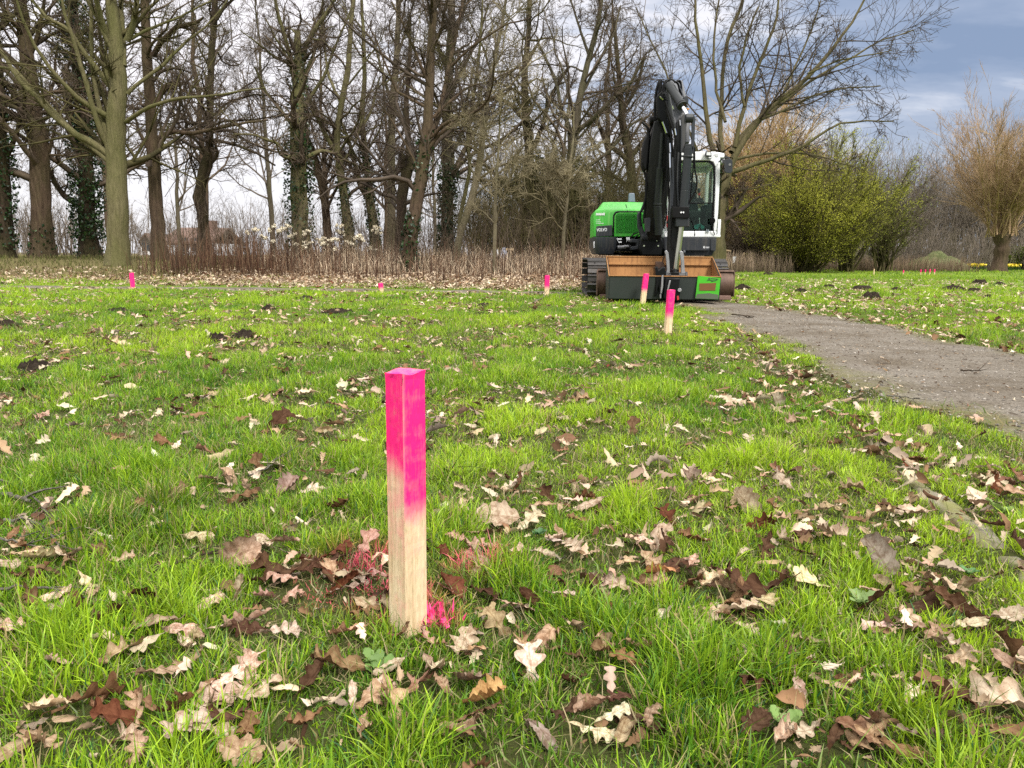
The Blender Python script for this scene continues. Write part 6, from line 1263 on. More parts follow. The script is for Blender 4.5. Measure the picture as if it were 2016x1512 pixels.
bp = chpoly([(1174, 445.5), (1205, 443), (1205.5, 464), (1173, 465.5)], .012, .034, 'brand_panel', M_GRY, hood, .004)
def text(body, name, mat, parent, a, b, height_c, bold=.0, depth=.002, spacing=1.0, width=1.0, fit=True):
    """flat lettering on a vertical plane from local point a (baseline left) to b (baseline right)"""
    cu = bpy.data.curves.new(name, 'FONT'); cu.body = body; cu.extrude = depth / 2; cu.offset = bold; cu.space_character = spacing; cu.resolution_u = 3
    t = bpy.data.objects.new('lettering_source', cu); COL.objects.link(t); dg = bpy.context.evaluated_depsgraph_get(); me = bpy.data.meshes.new_from_object(t.evaluated_get(dg)); bpy.data.objects.remove(t); me.name = name
    co = np.zeros(len(me.vertices) * 3); me.vertices.foreach_get('co', co); co = co.reshape(-1, 3); x0, x1 = co[:, 0].min(), co[:, 0].max(); y0, y1 = co[:, 1].min(), co[:, 1].max()
    a, b = np.array(a), np.array(b); d = b - a; Lh = np.linalg.norm(d); X = d / Lh; N = np.cross(X, [0, 0, 1]); N /= np.linalg.norm(N); Z = np.cross(N, X) 
    nz = -N if N[1] > 0 else N; Zu = np.array([0, 0, 1.0])
    q = a + np.outer((co[:, 0] - x0) / (x1 - x0) * Lh, X) + np.outer((co[:, 1] - y0) / (y1 - y0) * height_c, Zu) + np.outer(co[:, 2], nz)
    me.vertices.foreach_set('co', q.astype(np.float32).ravel()); me.update(); me.materials.clear(); return link(name, me, mat, parent)
text('VOLVO', 'lettering', M_TXT, bp, chamf(1174.5, 456, .037), chamf(1195, 455.2, .037), .058, bold=.018)
lt = MB()
for k, (x0, x1, y, h) in enumerate([(1173.3, 1190, 424, 5.2), (1173.5, 1181, 433.5, 1.3), (1173.3, 1182, 437, 1.2), (1173.2, 1188, 440.2, 1.5)]):
    x = x0; rr_ = random.Random(k)
    while x < x1:
        w_ = rr_.uniform(.8, 1.9) if k == 0 else rr_.uniform(.5, 1.1); hh = h * rr_.uniform(.75, 1.0)
        a = [chamf(px_, py_, .009) for px_, py_ in ((x, y), (x + w_, y), (x + w_ + .3, y - hh), (x + .3, y - hh))]; lt.add(a, [(0, 1, 2, 3)]); x += w_ + (.25 if k == 0 else .35)
lt.done('faded_lettering', M_TXT, hood, 0, 'faded white lettering, no longer legible')
MB().loft([[tuple(Lp(a, 398, .5) + np.array([0, dy, 0])) for a, dy in ((1237.5, 0), (1251, 0), (1251, .16), (1237.5, .16))], [tuple(Lp(a, 380, .5) + np.array([0, dy, 0])) for a, dy in ((1239, .02), (1249.5, .02), (1249.5, .14), (1239, .14))]]).done('exhaust_stack', mat_paint('blue_grey_paint', (.13, .16, .22), .4, .3), EX, .012)
# --- cab
cy0, cy1 = -.70, .72
zc0 = z_sk1 + .006; zc1 = Lp(1390, 298, cy0)[2]
CXl = Lp(1308, 400, cy0)[0]; CXr = Lp(1414, 467, cy0)[0]
A = lambda px, py: (px, py)
cab = MB()
cab.prism([(1404.5, 455), (1407, 400), (1409, 350), (1408.5, 328), (1404, 319), (1396, 316), (1411, 300.5), (1415.5, 303), (1418, 310), (1417, 360), (1414, 420), (1411, 455)], cy0, cy0 + .10)
cab.prism([(1308, 467), (1308, 455), (1411, 455), (1410.5, 467)], cy0 - .006, cy0 + .12)
cab.prism([(1312, 455), (1318, 455), (1326, 316), (1319, 306)], cy0, cy0 + .10)
cab.prism([(1319, 306), (1326, 298.5), (1409, 298.5), (1412, 300.5), (1396.5, 316), (1326, 316)], cy0 - .004, cy0 + .12)
cb = cab.done('cab', M_WHT, EX, .012)
xl, xr = CXl + .03, CXr + .06
MB().loft([[(xl + .02, cy0 + .02, zc1 - .10), (xr - .02, cy0 + .02, zc1 - .10), (xr - .02, cy1, zc1 - .10), (xl + .02, cy1, zc1 - .10)], [(xl + .02, cy0 + .03, zc1 - .03), (xr - .02, cy0 + .03, zc1 - .03), (xr - .02, cy1, zc1 - .03), (xl + .02, cy1, zc1 - .03)], [(xl + .1, cy0 + .14, zc1 + .004), (xr - .1, cy0 + .14, zc1 + .004), (xr - .1, cy1 - .1, zc1 + .004), (xl + .1, cy1 - .1, zc1 + .004)]]).done('cab_roof', M_WHT, cb, .015)
fr = MB()
for xx in (xl, xr - .055):
    fr.box((xx, cy1 - .07, zc0), (xx + .055, cy1, zc1 - .1)); fr.box((xx, cy0 + .12, zc0), (xx + .055, cy1, zc0 + .42 if xx == xl else zc0 + .30)); fr.box((xx, cy0 + .1, zc1 - .17), (xx + .055, cy1, zc1 - .1)); fr.box((xx, .05, zc0), (xx + .055, .12, zc1 - .1))
fr.box((xl, cy1 - .05, zc0), (xr, cy1, zc0 + .55)).box((xl, cy1 - .05, zc1 - .2), (xr, cy1, zc1 - .1)).box((xl, cy0 + .1, zc0 - .002), (xr, cy1, zc0 + .04))
fr.done('cab_frame', M_WHT, cb, .01)
MB().prism([(1330, 398.5), (1406, 398.5), (1406, 401), (1330, 401)], cy0 + .02, cy0 + .05).done('window_bar', M_BLK, cb, .003)
def frame_ring(outer, inner, c0, c1, name, mat, par):
    m = MB(); n = len(outer); o = [Lp(*p, c0) for p in outer]; i_ = [Lp(*p, c0) for p in inner]; o2 = [p + np.array([0, c1 - c0, 0]) for p in o]; i2 = [p + np.array([0, c1 - c0, 0]) for p in i_]
    F = []
    for k in range(n):
        j = (k + 1) % n; F += [(k, j, n + j, n + k), (2 * n + k, 3 * n + k, 3 * n + j, 2 * n + j), (n + k, n + j, 3 * n + j, 3 * n + k), (k, 2 * n + k, 2 * n + j, j)]
    m.add(o + i_ + o2 + i2, F); return m.done(name, mat, par, 0)
wo = [(1319, 456), (1326, 318), (1396, 316), (1404, 320), (1408, 328), (1408.5, 350), (1406.5, 400), (1404.5, 456)]
wi = [(1322, 454), (1328.5, 320.5), (1394, 319), (1401, 322.5), (1404.5, 329), (1405, 350), (1403, 400), (1401.5, 454)]
frame_ring(wo, wi, cy0 + .012, cy0 + .05, 'window_seal', M_BLK, cb)
MB().prism([(1322, 400), (1326.5, 320), (1394, 319), (1401, 322), (1405, 329), (1405, 350), (1403.5, 400)], cy0 + .034, cy0 + .040).done('front_window', M_CLR, cb, 0)
MB().prism([(1320, 455), (1323, 401), (1403.5, 401), (1402, 455)], cy0 + .030, cy0 + .036).done('lower_window', M_GLS, cb, 0)
MB().box((xl + .06, cy1 - .03, zc0 + .55), (xr - .06, cy1 - .024, zc1 - .2)).done('rear_window', M_CLR, cb, 0)
for xx, z0 in ((xl + .025, .42), (xr - .031, .30)): MB().box((xx, cy0 + .12, zc0 + z0), (xx + .006, .05, zc1 - .17)).box((xx, .12, zc0 + z0), (xx + .006, cy1 - .07, zc1 - .17)).done('side_window', M_CLR, cb, 0)
xs = (xl + xr) / 2 + .03
seat = MB().box((xs - .24, -.05, zc0 + .36), (xs + .24, .42, zc0 + .48)).loft([[(xs - .24, .38, zc0 + .46), (xs + .24, .38, zc0 + .46), (xs + .24, .52, zc0 + .46), (xs - .24, .52, zc0 + .46)], [(xs - .19, .50, zc0 + 1.02), (xs + .19, .50, zc0 + 1.02), (xs + .19, .60, zc0 + 1.02), (xs - .19, .60, zc0 + 1.02)]]).box((xs - .12, .52, zc0 + 1.04), (xs + .12, .6, zc0 + 1.2)).box((xs - .2, .05, zc0 + .04), (xs + .2, .4, zc0 + .36)).done('seat', M_SEAT, cb, .03)
MB().box((xs - .42, -.2, zc0 + .04), (xs - .27, .4, zc0 + .58)).box((xs + .27, -.2, zc0 + .04), (xs + .40, .4, zc0 + .58)).box((xs + .22, cy0 + .14, zc0 + .04), (xs + .38, cy0 + .3, zc0 + .42)).cyl((xs - .34, -.12, zc0 + .58), (xs - .34, -.17, zc0 + .78), .02).cyl((xs + .33, -.12, zc0 + .58), (xs + .33, -.17, zc0 + .78), .02).done('control_consoles', M_SEAT, cb, .012)
MB().tube([Lp(1379, 400, cy0 + .3), Lp(1377, 385, cy0 + .32), Lp(1376, 376, cy0 + .32)], .016, 8).cyl(Lp(1376, 377, cy0 + .32), Lp(1376, 371, cy0 + .32), .03, 12).prism([(1371, 401), (1374, 389), (1384, 390), (1387, 401)], cy0 + .28, cy0 + .36).done('monitor_stalk', M_SEAT, cb, .004)
MB().cyl(Lp(1376.5, 385, cy0 + .29), Lp(1376.5, 380, cy0 + .29), .02, 10).done('red_lever', M_RED, cb, 0)
r = np.random.default_rng(77); cl = MB(); a0 = Lp(1376, 450, cy0 + .16); nx = 13; ny = 9; V = []
for i in range(nx):
    for j in range(ny):
        u, v = i / (nx - 1) - .5, j / (ny - 1) - .5; V.append(a0 + np.array([u * .17, v * .14, .055 * (1 - 2.6 * (u * u + v * v)) + .022 * math.sin(13 * u + 9 * v) + .014 * r.normal()]))
cl.add(V, [(i * ny + j, (i + 1) * ny + j, (i + 1) * ny + j + 1, i * ny + j + 1) for i in range(nx - 1) for j in range(ny - 1)]).done('teal_rag', M_TEAL, cb, 0, 'crumpled teal cloth behind the lower window')
wl = MB().prism([(1390, 298), (1400, 298), (1401, 308), (1389.5, 307)], cy0 - .10, cy0 - .03).tube([Lp(1394, 307, cy0 - .06), Lp(1393, 312, cy0 - .03), Lp(1400, 312, cy0 - .012)], .006, 6).done('work_light', M_BLK, cb, .006)
MB().prism([(1391.3, 299.5), (1399, 299.5), (1399.5, 306), (1391, 305.5)], cy0 - .106, cy0 - .101).done('lamp_glass', mat_paint('lamp_glass', (.7, .72, .72), .15, .1), wl, 0)
MB().cyl(Lp(1411, 305, cy0 - .012), Lp(1411, 305, cy0 - .004), .028, 20).done('roof_cap', M_WHT, cb, .002)
mr = MB().tube([Lp(1415, 319, cy0 - .03), Lp(1424, 312, cy0 - .12), Lp(1434, 310, cy0 - .14), Lp(1438, 318, cy0 - .14)], .011, 8).prism([(1423, 314), (1437, 312), (1442, 316), (1442, 337), (1438, 341), (1429, 340), (1427, 336), (1427, 322), (1423, 321)], cy0 - .16, cy0 - .10).done('wing_mirror', M_GRY, cb, .012)
MB().cyl(Lp(1437, 324, cy0 - .17), Lp(1437, 324, cy0 - .16), .022, 14).done('mirror_lamp', M_WORN, mr, 0)
mr2 = MB().tube([Lp(1407, 462, cy0 - .02), Lp(1404, 452, cy0 - .05), Lp(1404, 440, cy0 - .06)], .008, 7).cyl(Lp(1403, 434, cy0 - .09), Lp(1403.5, 434, cy0 - .055), .042, 18).prism([(1398, 430), (1407, 429), (1408, 437), (1404, 442), (1398, 440)], cy0 - .075, cy0 - .055).done('lower_mirror', M_BLK, cb, .006)
MB().cyl(Lp(1391, 457, cy0 - .02), Lp(1391, 451, cy0 - .02), .012, 10).cyl(Lp(1394.5, 457, cy0 - .02), Lp(1394.5, 452, cy0 - .02), .012, 10).done('cab_bolts', M_CHR, cb, 0)
MB().tube([Lp(1368, 464, cy0 - .015), Lp(1366, 448, cy0 + .01), Lp(1360, 430, cy0 + .012)], .006, 6).done('wiper', M_BLK, cb, 0)
MB().prism([(1313, 424), (1317, 426), (1319, 440), (1316, 452), (1312, 446)], cy0 - .06, cy0 - .03).done('fire_extinguisher', M_RED, cb, .008)
text('B', 'lettering', M_TXT, skr, Lp(1384.6, 488.6, -.732), Lp(1388.2, 488.6, -.732), .034, bold=.01)
text('553', 'lettering', M_TXT, skr, Lp(1389.4, 488.6, -.732), Lp(1396, 488.6, -.732), .026, bold=.01)
# --- boom base bracket and lower boom
bb = MB().prism([(1262, 468), (1303, 468), (1306, 478), (1303, 503), (1264, 503), (1258, 488)], -.98, -.25).done('swing_post', M_DRK, EX, .02)
MB().prism([(1243, 470), (1262, 472), (1262, 490), (1244, 492), (1243, 486), (1254, 484), (1254, 478), (1243, 477)], -.80, -.4).done('swing_bracket', M_GRY, bb, .008)
for px, py in ((1268, 484), (1296, 484), (1293, 473)): MB().cyl(Lp(px, py, -.995), Lp(px, py, -.98), .013, 10).done('bolt_head', M_CHR, bb, 0)
MB().prism([(1257, 418), (1262, 424), (1265, 446), (1271, 462), (1268, 471), (1262, 466), (1256, 448), (1255, 424)], -1.02, -.92).prism([(1304, 414), (1308, 432), (1306, 452), (1301, 466), (1296, 472), (1294, 464), (1300, 448), (1302, 430)], -1.02, -.92).cyl(Lp(1262, 466, -.96), Lp(1300, 466, -.96), .075, 20).cyl(Lp(1255, 424, -.97), Lp(1262, 424, -.97), .05, 16).done('boom_foot', M_GRY, EX, .01)
c_base, c_pv = -.93, -1.25
lb = MB()
q = lambda px, py, c: Lp(px, py, c)
lb.beam([q(1286, 470, -.90), q(1288, 430, -.98), q(1294, 350, -1.08), q(1300, 285, -1.18), q(1302, 238, c_pv)], [.22, .30, .36, .36, .26], [.24, .34, .36, .32, .2])
M_ARM = mat_paint('arm_charcoal_paint', (.0085, .009, .010), .34, .5, (.03, .028, .026), 0, .3, 6); streaks(M_ARM, (.028, .028, .027), .5)
boom = lb.done('boom', M_ARM, EX, .015)
MB().cyl(q(1282, 237.5, c_pv), q(1322, 236.5, c_pv), .068, 22).cyl(q(1279, 237.5, c_pv), q(1283, 237.5, c_pv), .08, 22).done('boom_pivot', M_BLK, EX, .006)
MB().prism([(1308, 250), (1313, 248), (1320, 290), (1326, 330), (1322, 350), (1316, 310), (1310, 275)], -1.42, -1.30).done('boom_cheek', M_GRY, boom, .006)
cyl = MB().cyl(q(1297, 462, -1.12), q(1294, 405, -1.20), .068, 22).cyl(q(1294, 405, -1.20), q(1299, 330, -1.30), .060, 22).cyl(q(1294.4, 403, -1.20), q(1294.6, 400, -1.205), .076, 22).done('boom_cylinder', M_CYL, EX, .004)
MB().cyl(q(1299, 330, -1.30), q(1304, 262, -1.36), .034, 16).done('cylinder_rod', M_CYL, cyl, 0)
cy2 = MB().cyl(q(1271, 440, -1.05), q(1278, 340, -1.16), .05, 18).cyl(q(1278, 340, -1.16), q(1288, 262, -1.3), .045, 18).done('boom_cylinder', M_DRK, EX, .004)
MB().prism([(1269, 430), (1279, 428), (1281, 431), (1280, 456), (1270, 457)], -1.16, -1.08).done('valve_box', M_GRY, EX, .006)
MB().prism([(1277, 257), (1281, 262), (1278, 300), (1274, 334), (1268, 337), (1264, 322), (1265, 300), (1268, 278)], -1.30, -1.02).done('hose_guard', M_BLK, EX, .03)
# --- upper boom (gooseneck) and stick
ub = MB().beam([q(1306, 246, -1.24), q(1311, 212, -1.16), q(1317, 182, -1.14), q(1326, 172, -1.32), q(1334, 205, -1.56), q(1340, 244, -1.70), q(1346, 285, -1.78)], [.24, .28, .28, .26, .26, .24, .16], [.2, .24, .24, .22, .22, .2, .14])
upper = ub.done('upper_boom', M_BOOM, EX, .014)
MB().prism([(1293, 190), (1304, 178), (1310, 196), (1316, 250), (1322, 268), (1312, 262), (1300, 236), (1294, 232)], -1.50, -1.36).done('boom_side_plate', M_DRK, upper, .01)
sc = MB().cyl(q(1317, 167, -1.60), q(1342.5, 207, -1.86), .067, 24).cyl(q(1321, 173, -1.635), q(1322.4, 175.2, -1.65), .071, 24).cyl(q(1340.6, 204, -1.84), q(1343.6, 209, -1.875), .082, 24).done('stick_cylinder', M_CYL, EX, .004)
MB().cyl(q(1343, 208, -1.87), q(1352.5, 226, -1.98), .03, 18).done('cylinder_rod', M_CHR, sc, 0)
MB().cyl(q(1341.6, 205.6, -1.852), q(1342.4, 207, -1.862), .083, 24).done('gland_nut', M_BLK, sc, 0)
MB().cyl(q(1354, 213.5, -1.86), q(1354, 216, -1.86), .024, 12).done('amber_lamp', M_ORG, EX, 0)
MB().prism([(1346, 191), (1352, 188), (1356, 196), (1355, 203), (1350, 206), (1346, 200)], -1.86, -1.78).tube([q(1337, 168, -1.6), q(1342, 180, -1.7), q(1348, 196, -1.82), q(1353, 210, -1.9)], .012, 6).done('valve_block', M_GRY, EX, .006)
stk = MB().prism([(1333, 238), (1341, 228), (1344, 236), (1342, 300), (1341, 380), (1343, 445), (1338, 500), (1337, 546), (1316, 546), (1317, 500), (1318, 440), (1321, 380), (1327, 320), (1331, 280)], -1.92, -1.68).done('stick', M_ARM, EX, .014)
MB().prism([(1341, 232), (1345, 224), (1350, 226), (1353, 236), (1350, 262), (1348, 300), (1340, 300), (1341, 262)], -2.02, -1.97).prism([(1362, 226), (1367, 226), (1369, 236), (1368, 270), (1366, 302), (1361, 302), (1362, 262)], -2.02, -1.97).done('stick_lug', M_GRY, stk, .006)
MB().cyl(q(1349.5, 233, -2.0), q(1364, 233, -2.0), .066, 22).cyl(q(1342, 235, -1.99), q(1369, 235, -1.99), .028, 14).done('lug_pin', M_CYL, stk, .006)
MB().cyl(q(1348, 290, -2.03), q(1364, 290, -2.03), .05, 18).done('lug_pin', M_DRK, stk, .006)
MB().prism([(1356, 300), (1363, 300), (1360, 340), (1357, 410), (1357.5, 446), (1351.5, 446), (1351.5, 410), (1355, 340)], -1.94, -1.80).done('stick_rib', M_GRY, stk, .006)
bc = MB().cyl(q(1355.5, 285, -2.06), q(1352, 330, -2.06), .056, 22).cyl(q(1355, 290, -2.06), q(1348, 375, -2.06), .060, 22).cyl(q(1348, 375, -2.06), q(1343.5, 432, -2.06), .062, 22).cyl(q(1354, 307, -2.06), q(1353.6, 310, -2.06), .078, 22).box(q(1341, 309, -2.09), q(1352, 306, -2.05)).done('bucket_cylinder', M_CYL, EX, .004)
MB().cyl(q(1342.5, 440, -2.06), q(1329.5, 540, -2.06), .040, 20).done('cylinder_rod', M_ROD, bc, 0)
hb = MB().prism([(1324.5, 407), (1357, 407), (1357.5, 429.5), (1324.5, 428.5)], -2.16, -1.98).done('hose_clamp_box', M_BLK, EX, .006)
MB().prism([(1331, 429), (1355, 429.5), (1352, 446.5), (1331, 446)], -2.135, -2.0).done('clamp_box_foot', M_CYL, hb, .006)
for px in (1341, 1345.5): MB().cyl(q(px, 418, -2.175), q(px, 418, -2.16), .0125, 14).done('bolt_head', M_TXT, hb, 0)
# linkage, hub and coupler
for a, nm in (([(1309, 495), (1312, 492), (1316, 497), (1318, 514), (1319, 532), (1318, 549), (1312, 551), (1311, 540), (1313, 526), (1311, 508)], 'link'), ([(1338, 496), (1341, 493), (1346, 497), (1347, 512), (1348, 530), (1351, 540), (1350, 550), (1344, 551), (1341, 540), (1341, 515)], 'link')):
    MB().prism(a, -2.20, -2.15).done('bucket_link', M_WORN, EX, .008)
MB().cyl(q(1345, 497, -2.17), q(1349, 497, -2.17), .035, 16).cyl(q(1310, 497, -2.17), q(1313, 497, -2.17), .03, 16).cyl(q(1309, 543, -2.17), q(1352, 543, -2.17), .052, 20).cyl(q(1349, 544, -2.17), q(1352.5, 544, -2.17), .07, 20).cyl(q(1310, 544, -2.17), q(1313, 544, -2.17), .068, 20).done('link_pins', M_GRY, EX, .004)
MB().cyl(q(1329, 531, -2.07), q(1328.5, 545, -2.1), .056, 18).prism([(1321, 536), (1336, 535), (1340, 546), (1334, 553), (1320, 553)], -2.22, -2.05).done('rod_eye', M_DRK, EX, .01)
cp = MB().prism([(1290, 527), (1295, 524), (1297, 532), (1303, 527), (1310, 525), (1312, 545), (1308, 570), (1304, 586), (1299, 588), (1296, 566), (1292, 584), (1289, 584), (1291, 556)], -2.26, -2.02).prism([(1311, 548), (1339, 548), (1337, 566), (1340, 574), (1337, 586), (1330, 592), (1311, 592), (1306, 586)], -2.34, -2.05).done('quick_coupler', M_DRK, EX, .012)
MB().prism([(1303, 543), (1306, 541), (1306, 562), (1303, 578), (1300, 578), (1302, 560)], -2.31, -2.26).prism([(1318, 552), (1321, 552), (1316, 572), (1313, 572)], -2.37, -2.34).cyl(q(1338, 571, -2.38), q(1338, 571, -2.34), .03, 14).prism([(1299, 580), (1302, 577), (1302, 587), (1299, 588)], -2.3, -2.26).done('coupler_wear', M_WORN, cp, .004)
MB().prism([(1333, 583), (1336, 582), (1337, 590), (1333, 591)], -2.36, -2.345).done('coupler_pin', M_RED, cp, .003)
# --- bucket (grading bucket, opening up and back)
BX0, BX1 = Lp(1199, 545, -2.25)[0], Lp(1419.5, 545, -2.25)[0]
zf = Lp(1300, 544, -2.25)[2]; zlip = Lp(1300, 505.5, -1.55)[2]; BL = -.045
prf = [(-2.25, zf), (-2.20, .055), (-2.12, .03), (-1.85, .03), (-1.68, .12), (-1.60, .28), (-1.55, zlip)]
inn = [(y + (.016 if i < 3 else -.016 if i > 3 else 0), z + (.016 if 1 < i < 5 else 0)) for i, (y, z) in enumerate(prf)]
inn = [(-2.232, zf - .003), (-2.184, .07), (-2.11, .048), (-1.855, .048), (-1.70, .135), (-1.62, .29), (-1.57, zlip - .002)]
bk = MB().prism_x(prf + inn[::-1], BX0, BX1)
for x0, x1 in ((BX0, BX0 + .018), (BX1 - .018, BX1)): bk.prism_x([(y, z) for y, z in prf[:-1]] + [(-1.55, zlip - .01)], x0 + (-.004 if x0 == BX0 else 0), x1 + (.004 if x1 == BX1 else 0))
bk = bk.done('bucket', mat_paint('bucket_grey', (.034, .040, .038), .5, .6, (.015, .03, .02), 0, .3, 5), EX, .004)
li = MB(); lin = [(-2.228, zf - .008), (-2.18, .075), (-2.108, .052), (-1.858, .052), (-1.704, .138), (-1.625, .292), (-1.576, zlip - .001)]
n = len(lin); V = [(BX0 + .02, a, b) for a, b in lin] + [(BX1 - .02, a, b) for a, b in lin]; li.add(V, [(i, i + 1, n + i + 1, n + i) for i in range(n - 1)])
for xx in (BX0 + .021, BX1 - .021): li.add([(xx, a, b) for a, b in lin], [tuple(range(n))])
li.prism_x([(-1.585, zlip - .012), (-1.52, zlip - .012), (-1.52, zlip + .008), (-1.585, zlip + .008)], BX0, BX1)
li.prism_x([(-2.262, zf - .004), (-2.225, zf - .004), (-2.225, zf + .010), (-2.262, zf + .010)], BX0, BX1)
xg = Lp(1303, 530, -1.6)[0]; li.prism_x([(-1.60, zlip - .02), (-1.66, zlip - .12), (-2.05, .10), (-1.72, .15), (-1.63, .3)], xg, xg + .016)
for xx in (BX0 + .001, BX1 - .013): li.prism_x([(-1.55, zlip + .006), (-1.55, zlip - .04), (-2.25, zf - .02), (-2.256, zf + .01)], xx - (.006 if xx < 0 else -.006), xx + .012 + (-.006 if xx < 0 else .006))
li.prism_x([(-1.60, zlip - .09), (-1.618, zlip - .09), (-1.628, zlip - .13), (-1.61, zlip - .13)], BX0 + .02, BX1 - .02)
li.done('bucket_lining', M_RUST, bk, .003, 'rusty orange inside of the bucket')
MB().prism([(1374, 543), (1419, 547), (1414, 589.5), (1369, 588)], -2.268, -2.252).done('green_panel', M_STK, bk, 0, 'scuffed bright green panel with scratched-off print')
M_PATCH = mat_paint('rust_patch', (.16, .075, .03), .7, .5, (.08, .05, .02), 0, .2, 9)
MB().prism([(1377, 558), (1410, 557), (1408, 572), (1377, 572)], -2.274, -2.268).done('rust_patch', M_PATCH, bk, 0)
sq = MB()
for k, (a, b) in enumerate([((1392, 553), (1396, 547)), ((1396, 547), (1399, 552)), ((1399, 548), (1414, 549.5)), ((1394, 551), (1408, 553)), ((1400, 554.5), (1412, 551))]): sq.tube([Lp(*a, -2.272), Lp(*b, -2.272)], .004, 4, 3)
sq.done('scratches', M_GRY, bk, 0)
MB().prism([(1369, 587.5), (1414, 589), (1414, 580), (1396, 577), (1372, 579)], -2.272, -2.2685).done('scuffed_area', mat_paint('scuffed_grey', (.085, .10, .07), .6, .5, (.04, .09, .03), 0, .3, 8), bk, 0)
MB().prism([(1292, 515), (1306, 515), (1309, 528), (1296, 528), (1292, 524)], -1.75, -1.6).done('bucket_ear', M_BRN, bk, .006)
# --- hydraulic hoses
HOSES = [([(1289, 232), (1290, 200), (1294, 172), (1299, 158)], -1.3, .022), ([(1293, 234), (1295, 205), (1298, 180), (1301, 160), (1308, 162)], -1.36, .02), ([(1297, 236), (1299, 215), (1300, 190), (1302, 158)], -1.42, .018),
 ([(1304, 235), (1303, 205), (1304, 180), (1307, 166), (1314, 157), (1319, 162)], -1.46, .018), ([(1309, 180), (1310, 166), (1316, 158), (1324, 157), (1330, 163)], -1.6, .014), ([(1329, 160), (1335, 166), (1338, 178), (1342, 192)], -1.62, .016), ([(1333, 158), (1340, 165), (1342, 180), (1341, 190)], -1.64, .013), ([(1336, 160), (1338, 158), (1341, 164), (1343, 186)], -1.66, .011),
 ([(1310, 200), (1318, 225), (1324, 245), (1328, 256), (1336, 262), (1344, 254), (1350, 244)], -1.9, .015), ([(1311, 215), (1318, 240), (1322, 270), (1324, 320), (1322, 400)], -1.85, .016), ([(1314, 222), (1324, 252), (1330, 280), (1327, 330), (1326, 400)], -1.9, .014), ([(1316, 230), (1328, 264), (1334, 300), (1332, 350), (1334, 405)], -1.95, .012),
 ([(1367, 290), (1368, 330), (1372, 360), (1368, 380), (1357, 397)], -2.0, .013), ([(1366, 300), (1364, 340), (1358, 400)], -2.0, .010), ([(1283, 245), (1275, 270), (1268, 300), (1265, 330), (1271, 345), (1272, 380), (1266, 410), (1259, 418)], -1.25, .018), ([(1279, 330), (1276, 370), (1268, 400), (1261, 420), (1262, 446)], -1.15, .016),
 ([(1310, 265), (1314, 300), (1313, 340), (1309, 380), (1312, 420), (1306, 450)], -1.5, .014), ([(1318, 335), (1316, 380), (1319, 420), (1313, 440)], -1.7, .013), ([(1326, 405), (1322, 440), (1321, 470), (1326, 492)], -2.0, .012), ([(1310, 500), (1306, 508), (1304, 516)], -2.2, .008), ([(1320, 528), (1326, 535), (1316, 540)], -2.25, .006), ([(1264, 240), (1276, 256), (1271, 290), (1266, 320)], -1.28, .02)]
for k, (pts, c, rad) in enumerate(HOSES): MB().tube([Lp(a, b, c) for a, b in pts], rad, 8, 26).done('hydraulic_hose', M_BLK, EX, 0)
for (a, b, c) in [((1319, 282), (1320, 300), -1.96), ((1319, 302), (1319.5, 330), -1.96), ((1329, 253), (1331, 266), -1.98), ((1339, 236), (1340, 247), -1.99), ((1299, 190), (1306, 196), -1.52), ((1324, 208), (1326, 215), -1.75), ((1304, 240), (1312, 262), -1.6)]: MB().cyl(Lp(*a, c), Lp(*b, c), .012, 10).done('hose_fitting', M_CHR, EX, 0)
pl = MB()
for pts, c in (([(1319, 330), (1321, 380), (1319, 430)], -1.96), ([(1324, 310), (1325, 360), (1323, 405)], -1.96), ([(1336, 300), (1334, 360), (1336, 405)], -1.98)): pl.tube([Lp(a, b, c) for a, b in pts], .014, 8)
pl.done('steel_pipes', M_GRY, EX, 0)

# ------------------------------------------------------------------ small props of the background
NB = nb_tree
g0 = P(300, 321, 23.2); o = MB(); o.box((-.075, -.06, -.14), (.075, .07, .12)); o.add([(-.1, -.1, .12), (.1, -.1, .12), (.1, .08, .17), (-.1, .08, .17), (-.1, -.1, .14), (.1, -.1, .14), (.1, .08, .19), (-.1, .08, .19)], [(0, 3, 2, 1), (4, 5, 6, 7), (0, 1, 5, 4), (1, 2, 6, 5), (2, 3, 7, 6), (3, 0, 4, 7)])
nbx = empty('nest_box', g0 - np.array([0, .24, 0]), 'small dark nest box hanging on the straight brown trunk', 'nest box'); o.done('box', mat_paint('weathered_board', (.085, .06, .045), .8, .4), nbx, .004); MB().cyl((0, -.067, .03), (0, -.0605, .03), .02, 14).done('entrance_hole', M_BLK, nbx, 0)
PALEW = mat_paint('peeled_timber', (.48, .36, .22), .8, .35, (.3, .2, .11), 0, .1, 5)
def props(px, posts, rails, label, D=41):
    b = P(px, 520, D); z0 = float(zt(b[0], D)); base = np.array([b[0], D, z0]); root = empty('timber_props', base, label, 'tree props')
    for (a, t, w_) in posts: MB().tube([P(a, 525, D) * [1, 1, 0] - base * [1, 1, 0] + [0, 0, -.05], P((a * .7 + t[0] * .3), (524 + t[1]) / 2, D) - base, P(*t, D) - base], w_ * D / FPX / 2, 8).done('post', PALEW, root, 0)
    for (a, t) in rails: MB().cyl(P(*a, D - .1) - base, P(*t, D - .1) - base, .045, 8).done('rail', PALEW, root, 0)
props(1428, [(1426, (1428, 492), 5), (1429, (1431, 492), 4)], [((1430, 493), (1439, 495))], 'pale peeled tree props with a short crossbar, left of the white board')
props(1463, [(1460, (1463, 500), 3), (1463, (1466, 497), 4)], [], 'pale slim pair of props right of the white board')
D = 40.0; b = P(1445, 530, D); root = empty('sign_board', (b[0], D, 0), 'blank white tilted board on a post among the dry weeds right of the excavator', 'board'); base = np.array([b[0], D, 0.0])
